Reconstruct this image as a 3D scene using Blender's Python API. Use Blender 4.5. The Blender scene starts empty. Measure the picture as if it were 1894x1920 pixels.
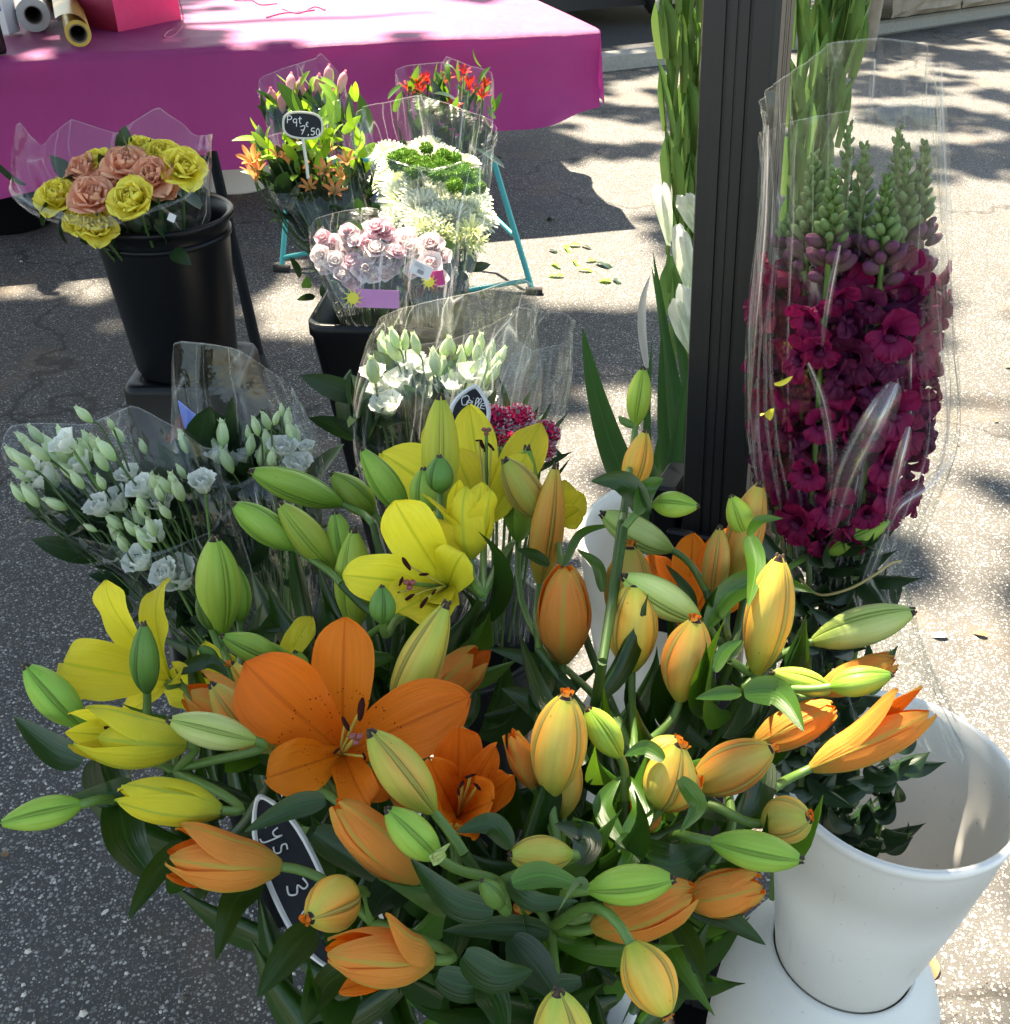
import bpy, math, random
from mathutils import Vector, Matrix, noise
sc = bpy.context.scene
PI = math.pi
R = math.radians

# ------------------------------------------------------------------ camera, world, sun, exposure
TH = R(34.0); F = 1900.0; CAMP = Vector((0, 0, 1.5))
FW = Vector((0, math.cos(TH), -math.sin(TH))); UPV = Vector((0, math.sin(TH), math.cos(TH))); RT = Vector((1, 0, 0))
cd = bpy.data.cameras.new('camera'); cam = bpy.data.objects.new('camera', cd); sc.collection.objects.link(cam)
cam.location = CAMP; cam.rotation_euler = (R(90) - TH, 0, 0)
cd.sensor_fit = 'HORIZONTAL'; cd.sensor_width = 36; cd.lens = 36 * F / 1894; cd.clip_end = 500; cd.clip_start = 0.02
sc.camera = cam
SEL = R(58); SAZ = R(21.7)
SUN = Vector((-math.sin(SAZ) * math.cos(SEL), math.cos(SAZ) * math.cos(SEL), math.sin(SEL)))
w = bpy.data.worlds.new('World'); sc.world = w; w.use_nodes = True
nt = w.node_tree; sky = nt.nodes.new('ShaderNodeTexSky'); sky.sky_type = 'NISHITA'; sky.sun_disc = False
sky.sun_elevation = SEL; sky.sun_rotation = -SAZ
bg = nt.nodes['Background']; bg.inputs[1].default_value = 0.082
nt.links.new(sky.outputs[0], bg.inputs[0])
sl = bpy.data.lights.new('sun', 'SUN'); sl.energy = 5.0; sl.angle = R(0.9); sl.color = (1, .965, .945)
so = bpy.data.objects.new('sun', sl); sc.collection.objects.link(so)
so.rotation_euler = (-SUN).to_track_quat('-Z', 'Y').to_euler()
sc.view_settings.view_transform = 'Standard'; sc.view_settings.look = 'None'; sc.view_settings.gamma = 1
sc.view_settings.use_curve_mapping = False
sc.view_settings.exposure = 2.6
try:
    sc.view_settings.use_white_balance = True; sc.view_settings.white_balance_temperature = 8400; sc.view_settings.white_balance_tint = 6
except Exception: pass
sc.render.engine = 'CYCLES'
sc.cycles.max_bounces = 10; sc.cycles.transparent_max_bounces = 24

# ------------------------------------------------------------------ picking points
def ray(px, py): return FW + RT * ((px - 947) / F) - UPV * ((py - 960) / F)
def P(px, py, d): return CAMP + ray(px, py) * d
def G(px, py, z=0.0):
    r = ray(px, py); return CAMP + r * ((z - CAMP.z) / r.z)
def HY(px, py, Y):
    r = ray(px, py); return CAMP + r * (Y / r.y)
def topx(p):
    q = p - CAMP; d = q.dot(FW)
    if d < .05: return None
    return (947 + F * q.x / d, 960 - F * q.dot(UPV) / d)
def depth(p): return (p - CAMP).dot(FW)

# ------------------------------------------------------------------ materials
MT = {}
class N:
    def __init__(s, name):
        m = bpy.data.materials.new(name); m.use_nodes = True; s.m = m; s.t = m.node_tree; s.t.nodes.clear()
        s.out = s.t.nodes.new('ShaderNodeOutputMaterial'); MT[name] = m
    def n(s, typ, **k):
        x = s.t.nodes.new('ShaderNode' + typ)
        for a, v in k.items(): setattr(x, a, v)
        return x
    def l(s, a, b): s.t.links.new(a, b)
    def val(s, x, sock):
        if hasattr(x, 'is_linked') or hasattr(x, 'links'): s.l(x, sock)
        else: sock.default_value = x
    def math(s, op, a, b=0.0, c=None):
        x = s.n('Math', operation=op); s.val(a, x.inputs[0]); s.val(b, x.inputs[1])
        if c is not None: s.val(c, x.inputs[2])
        return x.outputs[0]
    def mix(s, f, a, b):
        x = s.n('MixRGB'); s.val(f, x.inputs[0])
        for q, i in ((a, 1), (b, 2)):
            if isinstance(q, (tuple, list)): x.inputs[i].default_value = (*q[:3], 1)
            else: s.l(q, x.inputs[i])
        return x.outputs[0]
    def noise(s, vec, scale, detail=3, rough=.5):
        x = s.n('TexNoise'); x.inputs['Scale'].default_value = scale; x.inputs['Detail'].default_value = detail
        x.inputs['Roughness'].default_value = rough
        if vec is not None: s.l(vec, x.inputs['Vector'])
        return x.outputs[0]
    def ramp(s, f, stops):
        x = s.n('ValToRGB'); s.l(f, x.inputs[0]); e = x.color_ramp.elements
        while len(e) < len(stops): e.new(.5)
        for i, (p, c) in enumerate(stops):
            e[i].position = p; e[i].color = (*c, 1) if isinstance(c, (tuple, list)) else (c, c, c, 1)
        return x.outputs[0]
    def mapping(s, vec, sc_):
        x = s.n('Mapping'); s.l(vec, x.inputs[0]); x.inputs['Scale'].default_value = sc_; return x.outputs[0]
    def pr(s, col, rough=.5, spec=.5, **k):
        b = s.n('BsdfPrincipled')
        if isinstance(col, (tuple, list)): b.inputs['Base Color'].default_value = (*col[:3], 1)
        else: s.l(col, b.inputs['Base Color'])
        s.val(rough, b.inputs['Roughness']); b.inputs['Specular IOR Level'].default_value = spec
        for a, v in k.items(): s.val(v, b.inputs[a.replace('_', ' ')])
        return b
    def bump(s, b, h, st=.3, dist=.01):
        x = s.n('Bump'); s.l(h, x.inputs['Height']); x.inputs['Strength'].default_value = st; x.inputs['Distance'].default_value = dist
        s.l(x.outputs[0], b.inputs['Normal'])
    def fin(s, sh): s.l(sh.outputs[0] if hasattr(sh, 'outputs') else sh, s.out.inputs[0]); return s.m

def plain(name, col, rough=.5, spec=.5, metal=0.0, nz=.12, nsc=30, bump=0.0):
    a = N(name); tc = a.n('TexCoord'); f = a.noise(tc.outputs['Object'], nsc, 4, .6)
    c = a.mix(f, tuple(x * (1 - nz) for x in col), tuple(min(1, x * (1 + nz)) for x in col))
    b = a.pr(c, rough, spec); b.inputs['Metallic'].default_value = metal
    if bump: a.bump(b, f, bump, .004)
    return a.fin(b)

def scuff(name, col, rough):
    a = N(name); tc = a.n('TexCoord'); ob = tc.outputs['Object']
    n1 = a.noise(ob, 5, 5, .6); sc1 = a.noise(a.mapping(ob, (90, 90, 7)), 1.0, 3, .6); sp_ = a.noise(ob, 130, 3, .6)
    c = a.mix(a.ramp(n1, [(.35, 0), (.75, .22)]), col, tuple(x * .78 for x in col))
    c = a.mix(a.ramp(sc1, [(.66, 0), (.72, .28)]), c, tuple(x * .6 for x in col))
    c = a.mix(a.ramp(sp_, [(.70, 0), (.74, .45)]), c, (.25, .20, .15))
    b = a.pr(c, a.math('MULTIPLY_ADD', n1, .25, rough - .1), .45); a.bump(b, sc1, .08, .002)
    return a.fin(b)

def petalmat(name, col, col2=None, back=None, trans=.3, rough=.45, rib=None, spot=False, streak=.25, tcol=None):
    """soft petal: UV v = base to tip, u = across"""
    a = N(name); uv = a.n('UVMap'); sp = a.n('SeparateXYZ'); a.l(uv.outputs[0], sp.inputs[0])
    u, v = sp.outputs[0], sp.outputs[1]
    st = a.noise(a.mapping(uv.outputs[0], (26, 2.0, 1)), 1.0, 4, .6)
    c = a.mix(v, col2 or col, col)
    c = a.mix(a.math('MULTIPLY', a.math('SUBTRACT', st, .4), streak * 3), c, tuple(x * .55 for x in col))
    oi = a.n('ObjectInfo'); hs = a.n('HueSaturation'); a.l(c, hs.inputs['Color'])
    a.l(a.math('ADD', a.math('MULTIPLY', oi.outputs['Random'], .22), .89), hs.inputs['Value'])
    a.l(a.math('ADD', a.math('MULTIPLY', oi.outputs['Random'], .014), .493), hs.inputs['Hue'])
    c = hs.outputs[0]
    du = a.math('ABSOLUTE', a.math('SUBTRACT', u, .5))
    if rib:
        m = a.math('LESS_THAN', du, .025); m = a.math('MULTIPLY', m, .55)
        c = a.mix(m, c, rib)
    if spot:
        vo = a.n('TexVoronoi'); vo.inputs['Scale'].default_value = 1.0
        a.l(a.mapping(uv.outputs[0], (16, 38, 1)), vo.inputs['Vector'])
        m = a.math('LESS_THAN', vo.outputs['Distance'], .2)
        zn = a.math('MULTIPLY', a.math('LESS_THAN', v, .5), a.math('GREATER_THAN', v, .14))
        m = a.math('MULTIPLY', m, zn)
        rr = a.n('SeparateXYZ'); a.l(vo.outputs['Color'], rr.inputs[0])
        m = a.math('MULTIPLY', m, a.math('GREATER_THAN', rr.outputs[0], .55))
        c = a.mix(m, c, (.1, .01, .004))
    if back:
        g = a.n('NewGeometry')
        bc = a.mix(a.ramp(du, [(0, 1.0), (.025, .75), (.06, .10), (.5, .0)]), back[0], back[1])
        bc = a.mix(a.ramp(v, [(0, .9), (.25, .2), (.8, 0), (1, .55)]), bc, back[1])
        c = a.mix(g.outputs['Backfacing'], c, bc)
    b = a.pr(c, rough, .16); a.bump(b, a.math('ADD', st, a.noise(a.mapping(uv.outputs[0], (9, 1.1, 1)), 1.0, 2)), .5, .003)
    tr = a.n('BsdfTranslucent')
    if tcol: tr.inputs[0].default_value = (*tcol, 1)
    else: a.l(c, tr.inputs[0])
    mx = a.n('MixShader'); mx.inputs[0].default_value = trans
    a.l(b.outputs[0], mx.inputs[1]); a.l(tr.outputs[0], mx.inputs[2])
    return a.fin(mx)

def leafmat(name, col, tcol, rough=.33, trans=.25, spec=.5):
    a = N(name); uv = a.n('UVMap'); sp = a.n('SeparateXYZ'); a.l(uv.outputs[0], sp.inputs[0])
    wv = a.noise(a.mapping(uv.outputs[0], (11, .8, 1)), 1.0, 2, .5)
    oi = a.n('ObjectInfo'); tc = a.n('TexCoord')
    big = a.noise(tc.outputs['Object'], 14, 3)
    c = a.mix(wv, tuple(x * .8 for x in col), tuple(x * 1.2 for x in col))
    c = a.mix(a.math('MULTIPLY', a.math('ADD', oi.outputs['Random'], big), .32), c, (col[0] * 1.9, col[1] * 1.5, col[2] * 1.1))
    du = a.math('ABSOLUTE', a.math('SUBTRACT', sp.outputs[0], .5))
    c = a.mix(a.math('MULTIPLY', a.math('LESS_THAN', du, .03), .45), c, tuple(min(1, x * 2.6) for x in col))
    b = a.pr(c, rough, spec); a.bump(b, wv, .2, .003)
    tr = a.n('BsdfTranslucent'); tr.inputs[0].default_value = (*tcol, 1)
    mx = a.n('MixShader'); mx.inputs[0].default_value = trans
    a.l(b.outputs[0], mx.inputs[1]); a.l(tr.outputs[0], mx.inputs[2])
    return a.fin(mx)

def budmat(name, body, edge, base, strip, line, tipc=(.03, .012, .012), gp=(0.02, .18, .44)):
    a = N(name); uv = a.n('UVMap'); sp = a.n('SeparateXYZ'); a.l(uv.outputs[0], sp.inputs[0])
    u, v = sp.outputs[0], sp.outputs[1]
    d = a.math('PINGPONG', a.math('MULTIPLY', u, 3.0), .5)
    st = a.noise(a.mapping(uv.outputs[0], (30, 1.3, 1)), 1.0, 3, .55)
    oi = a.n('ObjectInfo'); tc = a.n('TexCoord')
    bl = a.noise(tc.outputs['Object'], 2.6, 2)
    c = a.mix(a.ramp(d, [(gp[0] + .06, 1.0), (gp[1] + .06, .45), (gp[2], .0)]), body, edge)
    c = a.mix(a.ramp(v, [(0, 1.0), (.12, .7), (.34, .05), (.7, .0), (.86, .3), (1, .9)]), c, base)
    c = a.mix(a.math('MULTIPLY', a.math('SUBTRACT', bl, .46), .8), c, base)
    c = a.mix(a.math('MULTIPLY', a.math('SUBTRACT', st, .42), .85), c, tuple(x * .5 for x in edge))
    hs = a.n('HueSaturation'); a.l(c, hs.inputs['Color'])
    a.l(a.math('ADD', a.math('MULTIPLY', oi.outputs['Random'], .3), .84), hs.inputs['Value'])
    a.l(a.math('ADD', a.math('MULTIPLY', oi.outputs['Random'], .03), .487), hs.inputs['Hue'])
    c = hs.outputs[0]
    c = a.mix(a.math('MULTIPLY', a.math('LESS_THAN', d, .055), .8), c, strip)
    c = a.mix(a.ramp(a.math('ABSOLUTE', a.math('SUBTRACT', d, .062)), [(0, .85), (.012, .5), (.03, 0)]), c, line)
    c = a.mix(a.math('MULTIPLY', a.math('LESS_THAN', d, .008), .7), c, line)
    c = a.mix(a.math('MULTIPLY', a.math('GREATER_THAN', v, .968), a.math('GREATER_THAN', d, .09)), c, tipc)
    # small bruises
    vo = a.n('TexVoronoi'); vo.inputs['Scale'].default_value = 5.5; a.l(tc.outputs['Object'], vo.inputs['Vector'])
    rr = a.n('SeparateXYZ'); a.l(vo.outputs['Color'], rr.inputs[0])
    m = a.math('MULTIPLY', a.math('LESS_THAN', vo.outputs['Distance'], .10), a.math('GREATER_THAN', rr.outputs[0], .6))
    c = a.mix(a.math('MULTIPLY', m, .6), c, tuple(x * .3 for x in edge))
    b = a.pr(c, .42, .25, Subsurface_Weight=.12, Subsurface_Scale=.01)
    a.bump(b, st, .3, .002)
    return a.fin(b)

def filmmat(name, milk=.05, tint=(.97, .985, .98), gl=.55):
    a = N(name); tc = a.n('TexCoord'); uv = a.n('UVMap')
    n1 = a.noise(a.mapping(uv.outputs[0], (11, .7, 1)), 1.0, 2, .5)
    n2 = a.noise(tc.outputs['Object'], 24, 3, .6)
    bp = a.n('Bump'); bp.inputs['Strength'].default_value = .8; bp.inputs['Distance'].default_value = .02
    a.l(a.math('ADD', n1, a.math('MULTIPLY', n2, .12)), bp.inputs['Height'])
    tr = a.n('BsdfTransparent'); tr.inputs[0].default_value = (*tint, 1)
    g = a.n('BsdfGlossy'); g.inputs['Roughness'].default_value = .09; g.inputs[0].default_value = (1, 1, 1, 1)
    a.l(bp.outputs[0], g.inputs['Normal'])
    lw = a.n('LayerWeight'); lw.inputs[0].default_value = .25; a.l(bp.outputs[0], lw.inputs['Normal'])
    f = a.math('ADD', a.math('MULTIPLY', a.math('POWER', lw.outputs['Facing'], 2.5), gl), .035)
    m1 = a.n('MixShader'); a.l(f, m1.inputs[0]); a.l(tr.outputs[0], m1.inputs[1]); a.l(g.outputs[0], m1.inputs[2])
    df = a.n('BsdfDiffuse'); df.inputs[0].default_value = (.85, .87, .86, 1)
    t2 = a.n('BsdfTranslucent'); t2.inputs[0].default_value = (.85, .87, .86, 1)
    dd = a.n('MixShader'); dd.inputs[0].default_value = .5; a.l(df.outputs[0], dd.inputs[1]); a.l(t2.outputs[0], dd.inputs[2])
    sv = a.n('SeparateXYZ'); a.l(uv.outputs[0], sv.inputs[0]); edge = a.ramp(sv.outputs[1], [(0, 0.0), (.990, 0.0), (.995, .16), (1, .26)])  # film rim whitened as a painted catch-light
    crease = a.math('MAXIMUM', edge, a.ramp(a.math('ABSOLUTE', a.math('SUBTRACT', n1, .5)), [(0, .24), (.004, .05), (.012, 0)]))  # white streaks paint highlights into the film along its creases
    fm = a.math('ADD', crease, a.math('MULTIPLY', n2, milk * 1.6))
    m2 = a.n('MixShader'); a.l(fm, m2.inputs[0]); a.l(m1.outputs[0], m2.inputs[1]); a.l(dd.outputs[0], m2.inputs[2])
    return a.fin(m2)

# palette
petalmat('orange_petal', (.98, .225, .022), (.96, .24, .018), back=((.86, .30, .06), (.55, .42, .08)), rib=(.62, .11, .012), spot=True, trans=.34, streak=.26, rough=.36)
petalmat('yellow_petal', (.96, .79, .07), (.86, .76, .05), back=((.78, .68, .05), (.45, .52, .06)), rib=(.50, .55, .03), trans=.34, streak=.2, rough=.36)
petalmat('rose_yellow', (.94, .81, .14), (.88, .76, .08), trans=.3, streak=.1)
petalmat('rose_peach', (.94, .50, .34), (.92, .40, .24), trans=.3, streak=.15)
petalmat('pale_pink', (.94, .72, .76), (.92, .46, .58), trans=.3, streak=.06)
petalmat('cream_pink', (.95, .89, .86), (.94, .72, .76), trans=.3, streak=.05)
petalmat('alstro_orange', (.80, .25, .09), (.85, .50, .2), trans=.3)
petalmat('alstro_pink', (.72, .24, .34), (.80, .62, .50), trans=.3)
petalmat('alstro_red', (.62, .03, .02), (.55, .05, .03), trans=.3)
petalmat('white_petal', (.90, .91, .87), (.76, .86, .62), trans=.3, streak=.05)
petalmat('chrys_white', (.88, .89, .76), (.66, .76, .30), trans=.2, streak=.04)
petalmat('chrys_yellow', (.84, .86, .46), (.70, .76, .24), trans=.2, streak=.04)
petalmat('chrys_green', (.15, .30, .04), (.07, .17, .015), trans=.15, streak=.1)
petalmat('lisi_bud', (.74, .84, .55), (.36, .56, .20), trans=.15, streak=.25)
petalmat('carn_white', (.90, .84, .84), (.85, .7, .72), trans=.2, streak=.3)
petalmat('carn_red', (.80, .02, .14), (.7, .03, .14), trans=.2)
petalmat('snap_magenta', (.25, .006, .062), (.16, .006, .06), trans=.28, streak=.2)
petalmat('snap_dark', (.10, .008, .045), (.075, .010, .05), trans=.2, streak=.2)
petalmat('snap_purple', (.17, .035, .12), (.13, .12, .07), trans=.2)
petalmat('snap_green', (.19, .28, .12), (.11, .19, .055), trans=.1, streak=.2, rough=.6)
petalmat('glad_bract', (.12, .25, .065), (.24, .36, .10), trans=.25, streak=.2, rough=.4)
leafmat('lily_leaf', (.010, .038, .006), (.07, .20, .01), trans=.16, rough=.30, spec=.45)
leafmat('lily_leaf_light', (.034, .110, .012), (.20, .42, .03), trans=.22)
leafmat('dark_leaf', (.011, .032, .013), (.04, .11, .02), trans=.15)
leafmat('fresh_leaf', (.12, .26, .03), (.35, .60, .04), trans=.3)
leafmat('sword_leaf', (.022, .070, .030), (.08, .22, .04))
leafmat('tree_leaf', (.05, .10, .02), (.15, .25, .02), trans=.04)
plain('stalk', (.035, .085, .016), .45); plain('stalk_pale', (.10, .20, .04), .45)
plain('anther', (.045, .010, .008), .9, .1, nz=.4, nsc=300, bump=.8); plain('stigma', (.28, .07, .06), .5)
plain('filament', (.50, .42, .08), .5)
budmat('bud_green', (.30, .44, .07), (.24, .40, .055), (.15, .31, .035), (.16, .28, .04), (.07, .15, .02))
budmat('bud_dark', (.11, .22, .045), (.10, .20, .04), (.08, .18, .03), (.07, .15, .03), (.035, .08, .02))
budmat('bud_lime', (.42, .50, .07), (.30, .44, .06), (.24, .38, .05), (.30, .40, .05), (.13, .20, .02))
budmat('bud_yellow', (.62, .62, .06), (.45, .52, .06), (.30, .44, .05), (.5, .45, .06), (.2, .25, .03))
budmat('bud_pale', (.50, .56, .22), (.40, .50, .14), (.30, .42, .08), (.25, .34, .08), (.13, .17, .04))
budmat('bud_orange', (.78, .36, .07), (.88, .27, .045), (.40, .40, .06), (.44, .32, .06), (.22, .12, .02))
budmat('bud_amber', (.46, .44, .08), (.60, .36, .07), (.26, .38, .05), (.28, .28, .06), (.12, .12, .025))
budmat('bud_brassy', (.62, .43, .09), (.88, .30, .05), (.34, .40, .055), (.40, .34, .08), (.2, .15, .03))
filmmat('film', .012, gl=.5); filmmat('film_milky', .022, gl=.6)
scuff('white_plastic', (.86, .83, .79), .38)
scuff('grey_plastic', (.74, .73, .69), .45)
plain('black_plastic', (.004, .005, .007), .38, .25, nz=.3)
plain('black_matt', (.004, .004, .005), .65, .15, nz=.3)
plain('teal_paint', (.02, .30, .31), .4); plain('rubber', (.012, .012, .012), .8)
plain('chalk', (.80, .80, .80), .9, .1); plain('slate', (.018, .020, .026), .75, .3, nz=.5, nsc=60)
plain('sign_frame', (.62, .60, .50), .6); plain('sign_white', (.78, .78, .78), .6)
plain('card_blue', (.12, .20, .62), .6); plain('card_brown', (.22, .055, .02), .6)
plain('label_white', (.72, .72, .75), .5, nz=.03); plain('sticker_pink', (.55, .24, .50), .4); plain('sticker_hot', (.55, .05, .22), .4)
plain('sticker_yellow', (.72, .66, .09), .5); plain('label_ink', (.25, .25, .28), .6)
plain('pot_blue', (.02, .14, .45), .4); plain('raffia', (.34, .27, .10), .7)
plain('bag_pink', (.62, .018, .12), .55); plain('bag_dark', (.42, .014, .07), .6); plain('cord_pink', (.55, .08, .2), .6)
plain('roll_clear', (.42, .42, .44), .2, .6); plain('roll_gold', (.52, .34, .06), .35, .6); plain('roll_gold_inner', (.30, .17, .02), .4)
plain('cardboard', (.12, .10, .08), .9)
plain('bark', (.12, .09, .06), .9, nz=.4, bump=.6, nsc=12)
plain('car_paint', (.30, .42, .55), .25, .6); plain('car_dark', (.02, .02, .022), .5); plain('glass_dark', (.03, .035, .04), .1)
plain('brown_leaf', (.20, .10, .04), .7); plain('petal_waste', (.62, .56, .50), .6); plain('yellow_waste', (.5, .42, .08), .6)

# dark metal of the post, brushed lengthwise
a = N('post_metal'); tc = a.n('TexCoord'); nz = a.noise(a.mapping(tc.outputs['Object'], (260, 260, 2.2)), 1.0, 4, .7)
n2 = a.noise(tc.outputs['Object'], 6, 4, .7)
c = a.mix(nz, (.008, .009, .010), (.026, .027, .030)); c = a.mix(a.math('MULTIPLY', n2, .3), c, (.07, .065, .06))
b = a.pr(c, .42, .3); b.inputs['Metallic'].default_value = .2; a.bump(b, nz, .25, .001); a.fin(b)

# tablecloth
a = N('magenta_cloth'); tc = a.n('TexCoord'); n1 = a.noise(tc.outputs['Object'], 2.2, 4, .6)
wv = a.noise(tc.outputs['Object'], 600, 1)
c = a.mix(n1, (.32, .018, .18), (.44, .032, .25)); b = a.pr(c, .48, .7); a.bump(b, a.math('ADD', a.math('MULTIPLY', wv, .1), a.noise(a.mapping(tc.outputs['Object'], (1, 1, .35)), 5, 3, .5)), .6, .05)
tr = a.n('BsdfTranslucent'); tr.inputs[0].default_value = (.85, .05, .42, 1); mx = a.n('MixShader'); mx.inputs[0].default_value = .30
a.l(b.outputs[0], mx.inputs[1]); a.l(tr.outputs[0], mx.inputs[2]); a.fin(mx)

# asphalt with pale exposed aggregate
def asphalt(name, tone=1.0, warm=(1, 1, 1)):
    a = N(name); tc = a.n('TexCoord'); ob = tc.outputs['Object']
    dist = a.n('TexNoise'); dist.inputs['Scale'].default_value = 70; dist.inputs['Detail'].default_value = 2; a.l(ob, dist.inputs['Vector'])
    va = a.n('VectorMath', operation='MULTIPLY_ADD'); a.l(dist.outputs['Color'], va.inputs[0]); va.inputs[1].default_value = (.008, .008, .008); a.l(ob, va.inputs[2])
    v1 = a.n('TexVoronoi'); v1.inputs['Scale'].default_value = 155; v1.inputs['Randomness'].default_value = 1; a.l(va.outputs[0], v1.inputs['Vector'])
    v2 = a.n('TexVoronoi'); v2.inputs['Scale'].default_value = 290; a.l(va.outputs[0], v2.inputs['Vector'])
    s1 = a.n('SeparateXYZ'); a.l(v1.outputs['Color'], s1.inputs[0]); s2 = a.n('SeparateXYZ'); a.l(v2.outputs['Color'], s2.inputs[0])
    big = a.noise(ob, 1.1, 5, .6); mid = a.noise(ob, 7, 4, .6)
    # stones: cell radius varies per cell
    th = a.math('MULTIPLY_ADD', s1.outputs[0], .42, .16)
    m1 = a.ramp(a.math('SUBTRACT', th, v1.outputs['Distance']), [(0, 0.0), (.06, 1.0)])
    th2 = a.math('MULTIPLY_ADD', s2.outputs[0], .5, .05)
    m2 = a.ramp(a.math('SUBTRACT', th2, v2.outputs['Distance']), [(0, 0.0), (.08, 1.0)])
    binder = a.mix(mid, (.028, .028, .030), (.075, .072, .070))
    stone = a.ramp(s1.outputs[1], [(0, (.09, .09, .095)), (.45, (.19, .185, .18)), (.8, (.33, .32, .31)), (1, (.50, .48, .46))])
    grit = a.ramp(s2.outputs[1], [(0, (.05, .05, .05)), (.6, (.14, .135, .13)), (1, (.32, .31, .30))])
    c = a.mix(m2, binder, grit); c = a.mix(m1, c, stone)
    c = a.mix(a.ramp(big, [(.35, .0), (.7, .38)]), c, (.06, .055, .05))
    st = a.noise(ob, 2.7, 3, .5)
    c = a.mix(a.ramp(st, [(.58, .0), (.72, .42)]), c, (.17, .115, .07))
    cr = a.n('TexVoronoi', feature='DISTANCE_TO_EDGE'); cr.inputs['Scale'].default_value = .55
    wp_ = a.n('TexNoise'); wp_.inputs['Scale'].default_value = 3.5; wp_.inputs['Detail'].default_value = 5; a.l(ob, wp_.inputs['Vector'])
    wv_ = a.n('VectorMath', operation='MULTIPLY_ADD'); a.l(wp_.outputs['Color'], wv_.inputs[0]); wv_.inputs[1].default_value = (.5, .5, .5); a.l(ob, wv_.inputs[2]); a.l(wv_.outputs[0], cr.inputs['Vector'])
    crk = a.ramp(cr.outputs['Distance'], [(0, .85), (.0035, .55), (.009, 0)])
    c = a.mix(crk, c, (.02, .018, .016))
    damp = a.noise(ob, .8, 6, .65); c = a.mix(a.ramp(damp, [(.52, 0), (.56, .22), (.7, .30)]), c, (.05, .048, .045))
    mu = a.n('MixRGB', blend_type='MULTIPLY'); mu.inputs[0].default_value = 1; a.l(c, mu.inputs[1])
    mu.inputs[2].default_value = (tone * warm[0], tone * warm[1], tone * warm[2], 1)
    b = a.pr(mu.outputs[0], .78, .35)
    a.bump(b, a.math('ADD', m1, a.math('MULTIPLY', m2, .6)), .8, .0035)
    return a.fin(b)
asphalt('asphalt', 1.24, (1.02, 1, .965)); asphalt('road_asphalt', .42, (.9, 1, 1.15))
plain('kerb_stone', (.30, .29, .27), .85, nz=.35, nsc=40, bump=.6)
plain('wall_stone', (.26, .22, .17), .9, nz=.55, nsc=9, bump=1.0)

# ------------------------------------------------------------------ mesh building
def lerp(a, b, t): return a + (b - a) * t
def sm(t): return t * t * (3 - 2 * t)
def curve1(pts, t):
    for i in range(len(pts) - 1):
        if t <= pts[i + 1][0]:
            u = (t - pts[i][0]) / (pts[i + 1][0] - pts[i][0])
            p0 = pts[max(0, i - 1)][1]; p1 = pts[i][1]; p2 = pts[i + 1][1]; p3 = pts[min(len(pts) - 1, i + 2)][1]
            return .5 * (2 * p1 + (p2 - p0) * u + (2 * p0 - 5 * p1 + 4 * p2 - p3) * u * u + (3 * p1 - p0 - 3 * p2 + p3) * u ** 3)
    return pts[-1][1]
def bez(p0, p1, p2, p3, t):
    s = 1 - t
    return p0 * s ** 3 + p1 * 3 * s * s * t + p2 * 3 * s * t * t + p3 * t ** 3
def cpath(pts, n=6):
    pts = [Vector(p) for p in pts]
    if len(pts) == 2: return [pts[0].lerp(pts[1], i / n) for i in range(n + 1)]
    out = []
    for i in range(len(pts) - 1):
        p0 = pts[max(0, i - 1)]; p1 = pts[i]; p2 = pts[i + 1]; p3 = pts[min(len(pts) - 1, i + 2)]
        for k in range(n):
            u = k / n
            out.append(.5 * (2 * p1 + (p2 - p0) * u + (2 * p0 - 5 * p1 + 4 * p2 - p3) * u * u + (3 * p1 - p0 - 3 * p2 + p3) * u ** 3))
    out.append(pts[-1]); return out

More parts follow.
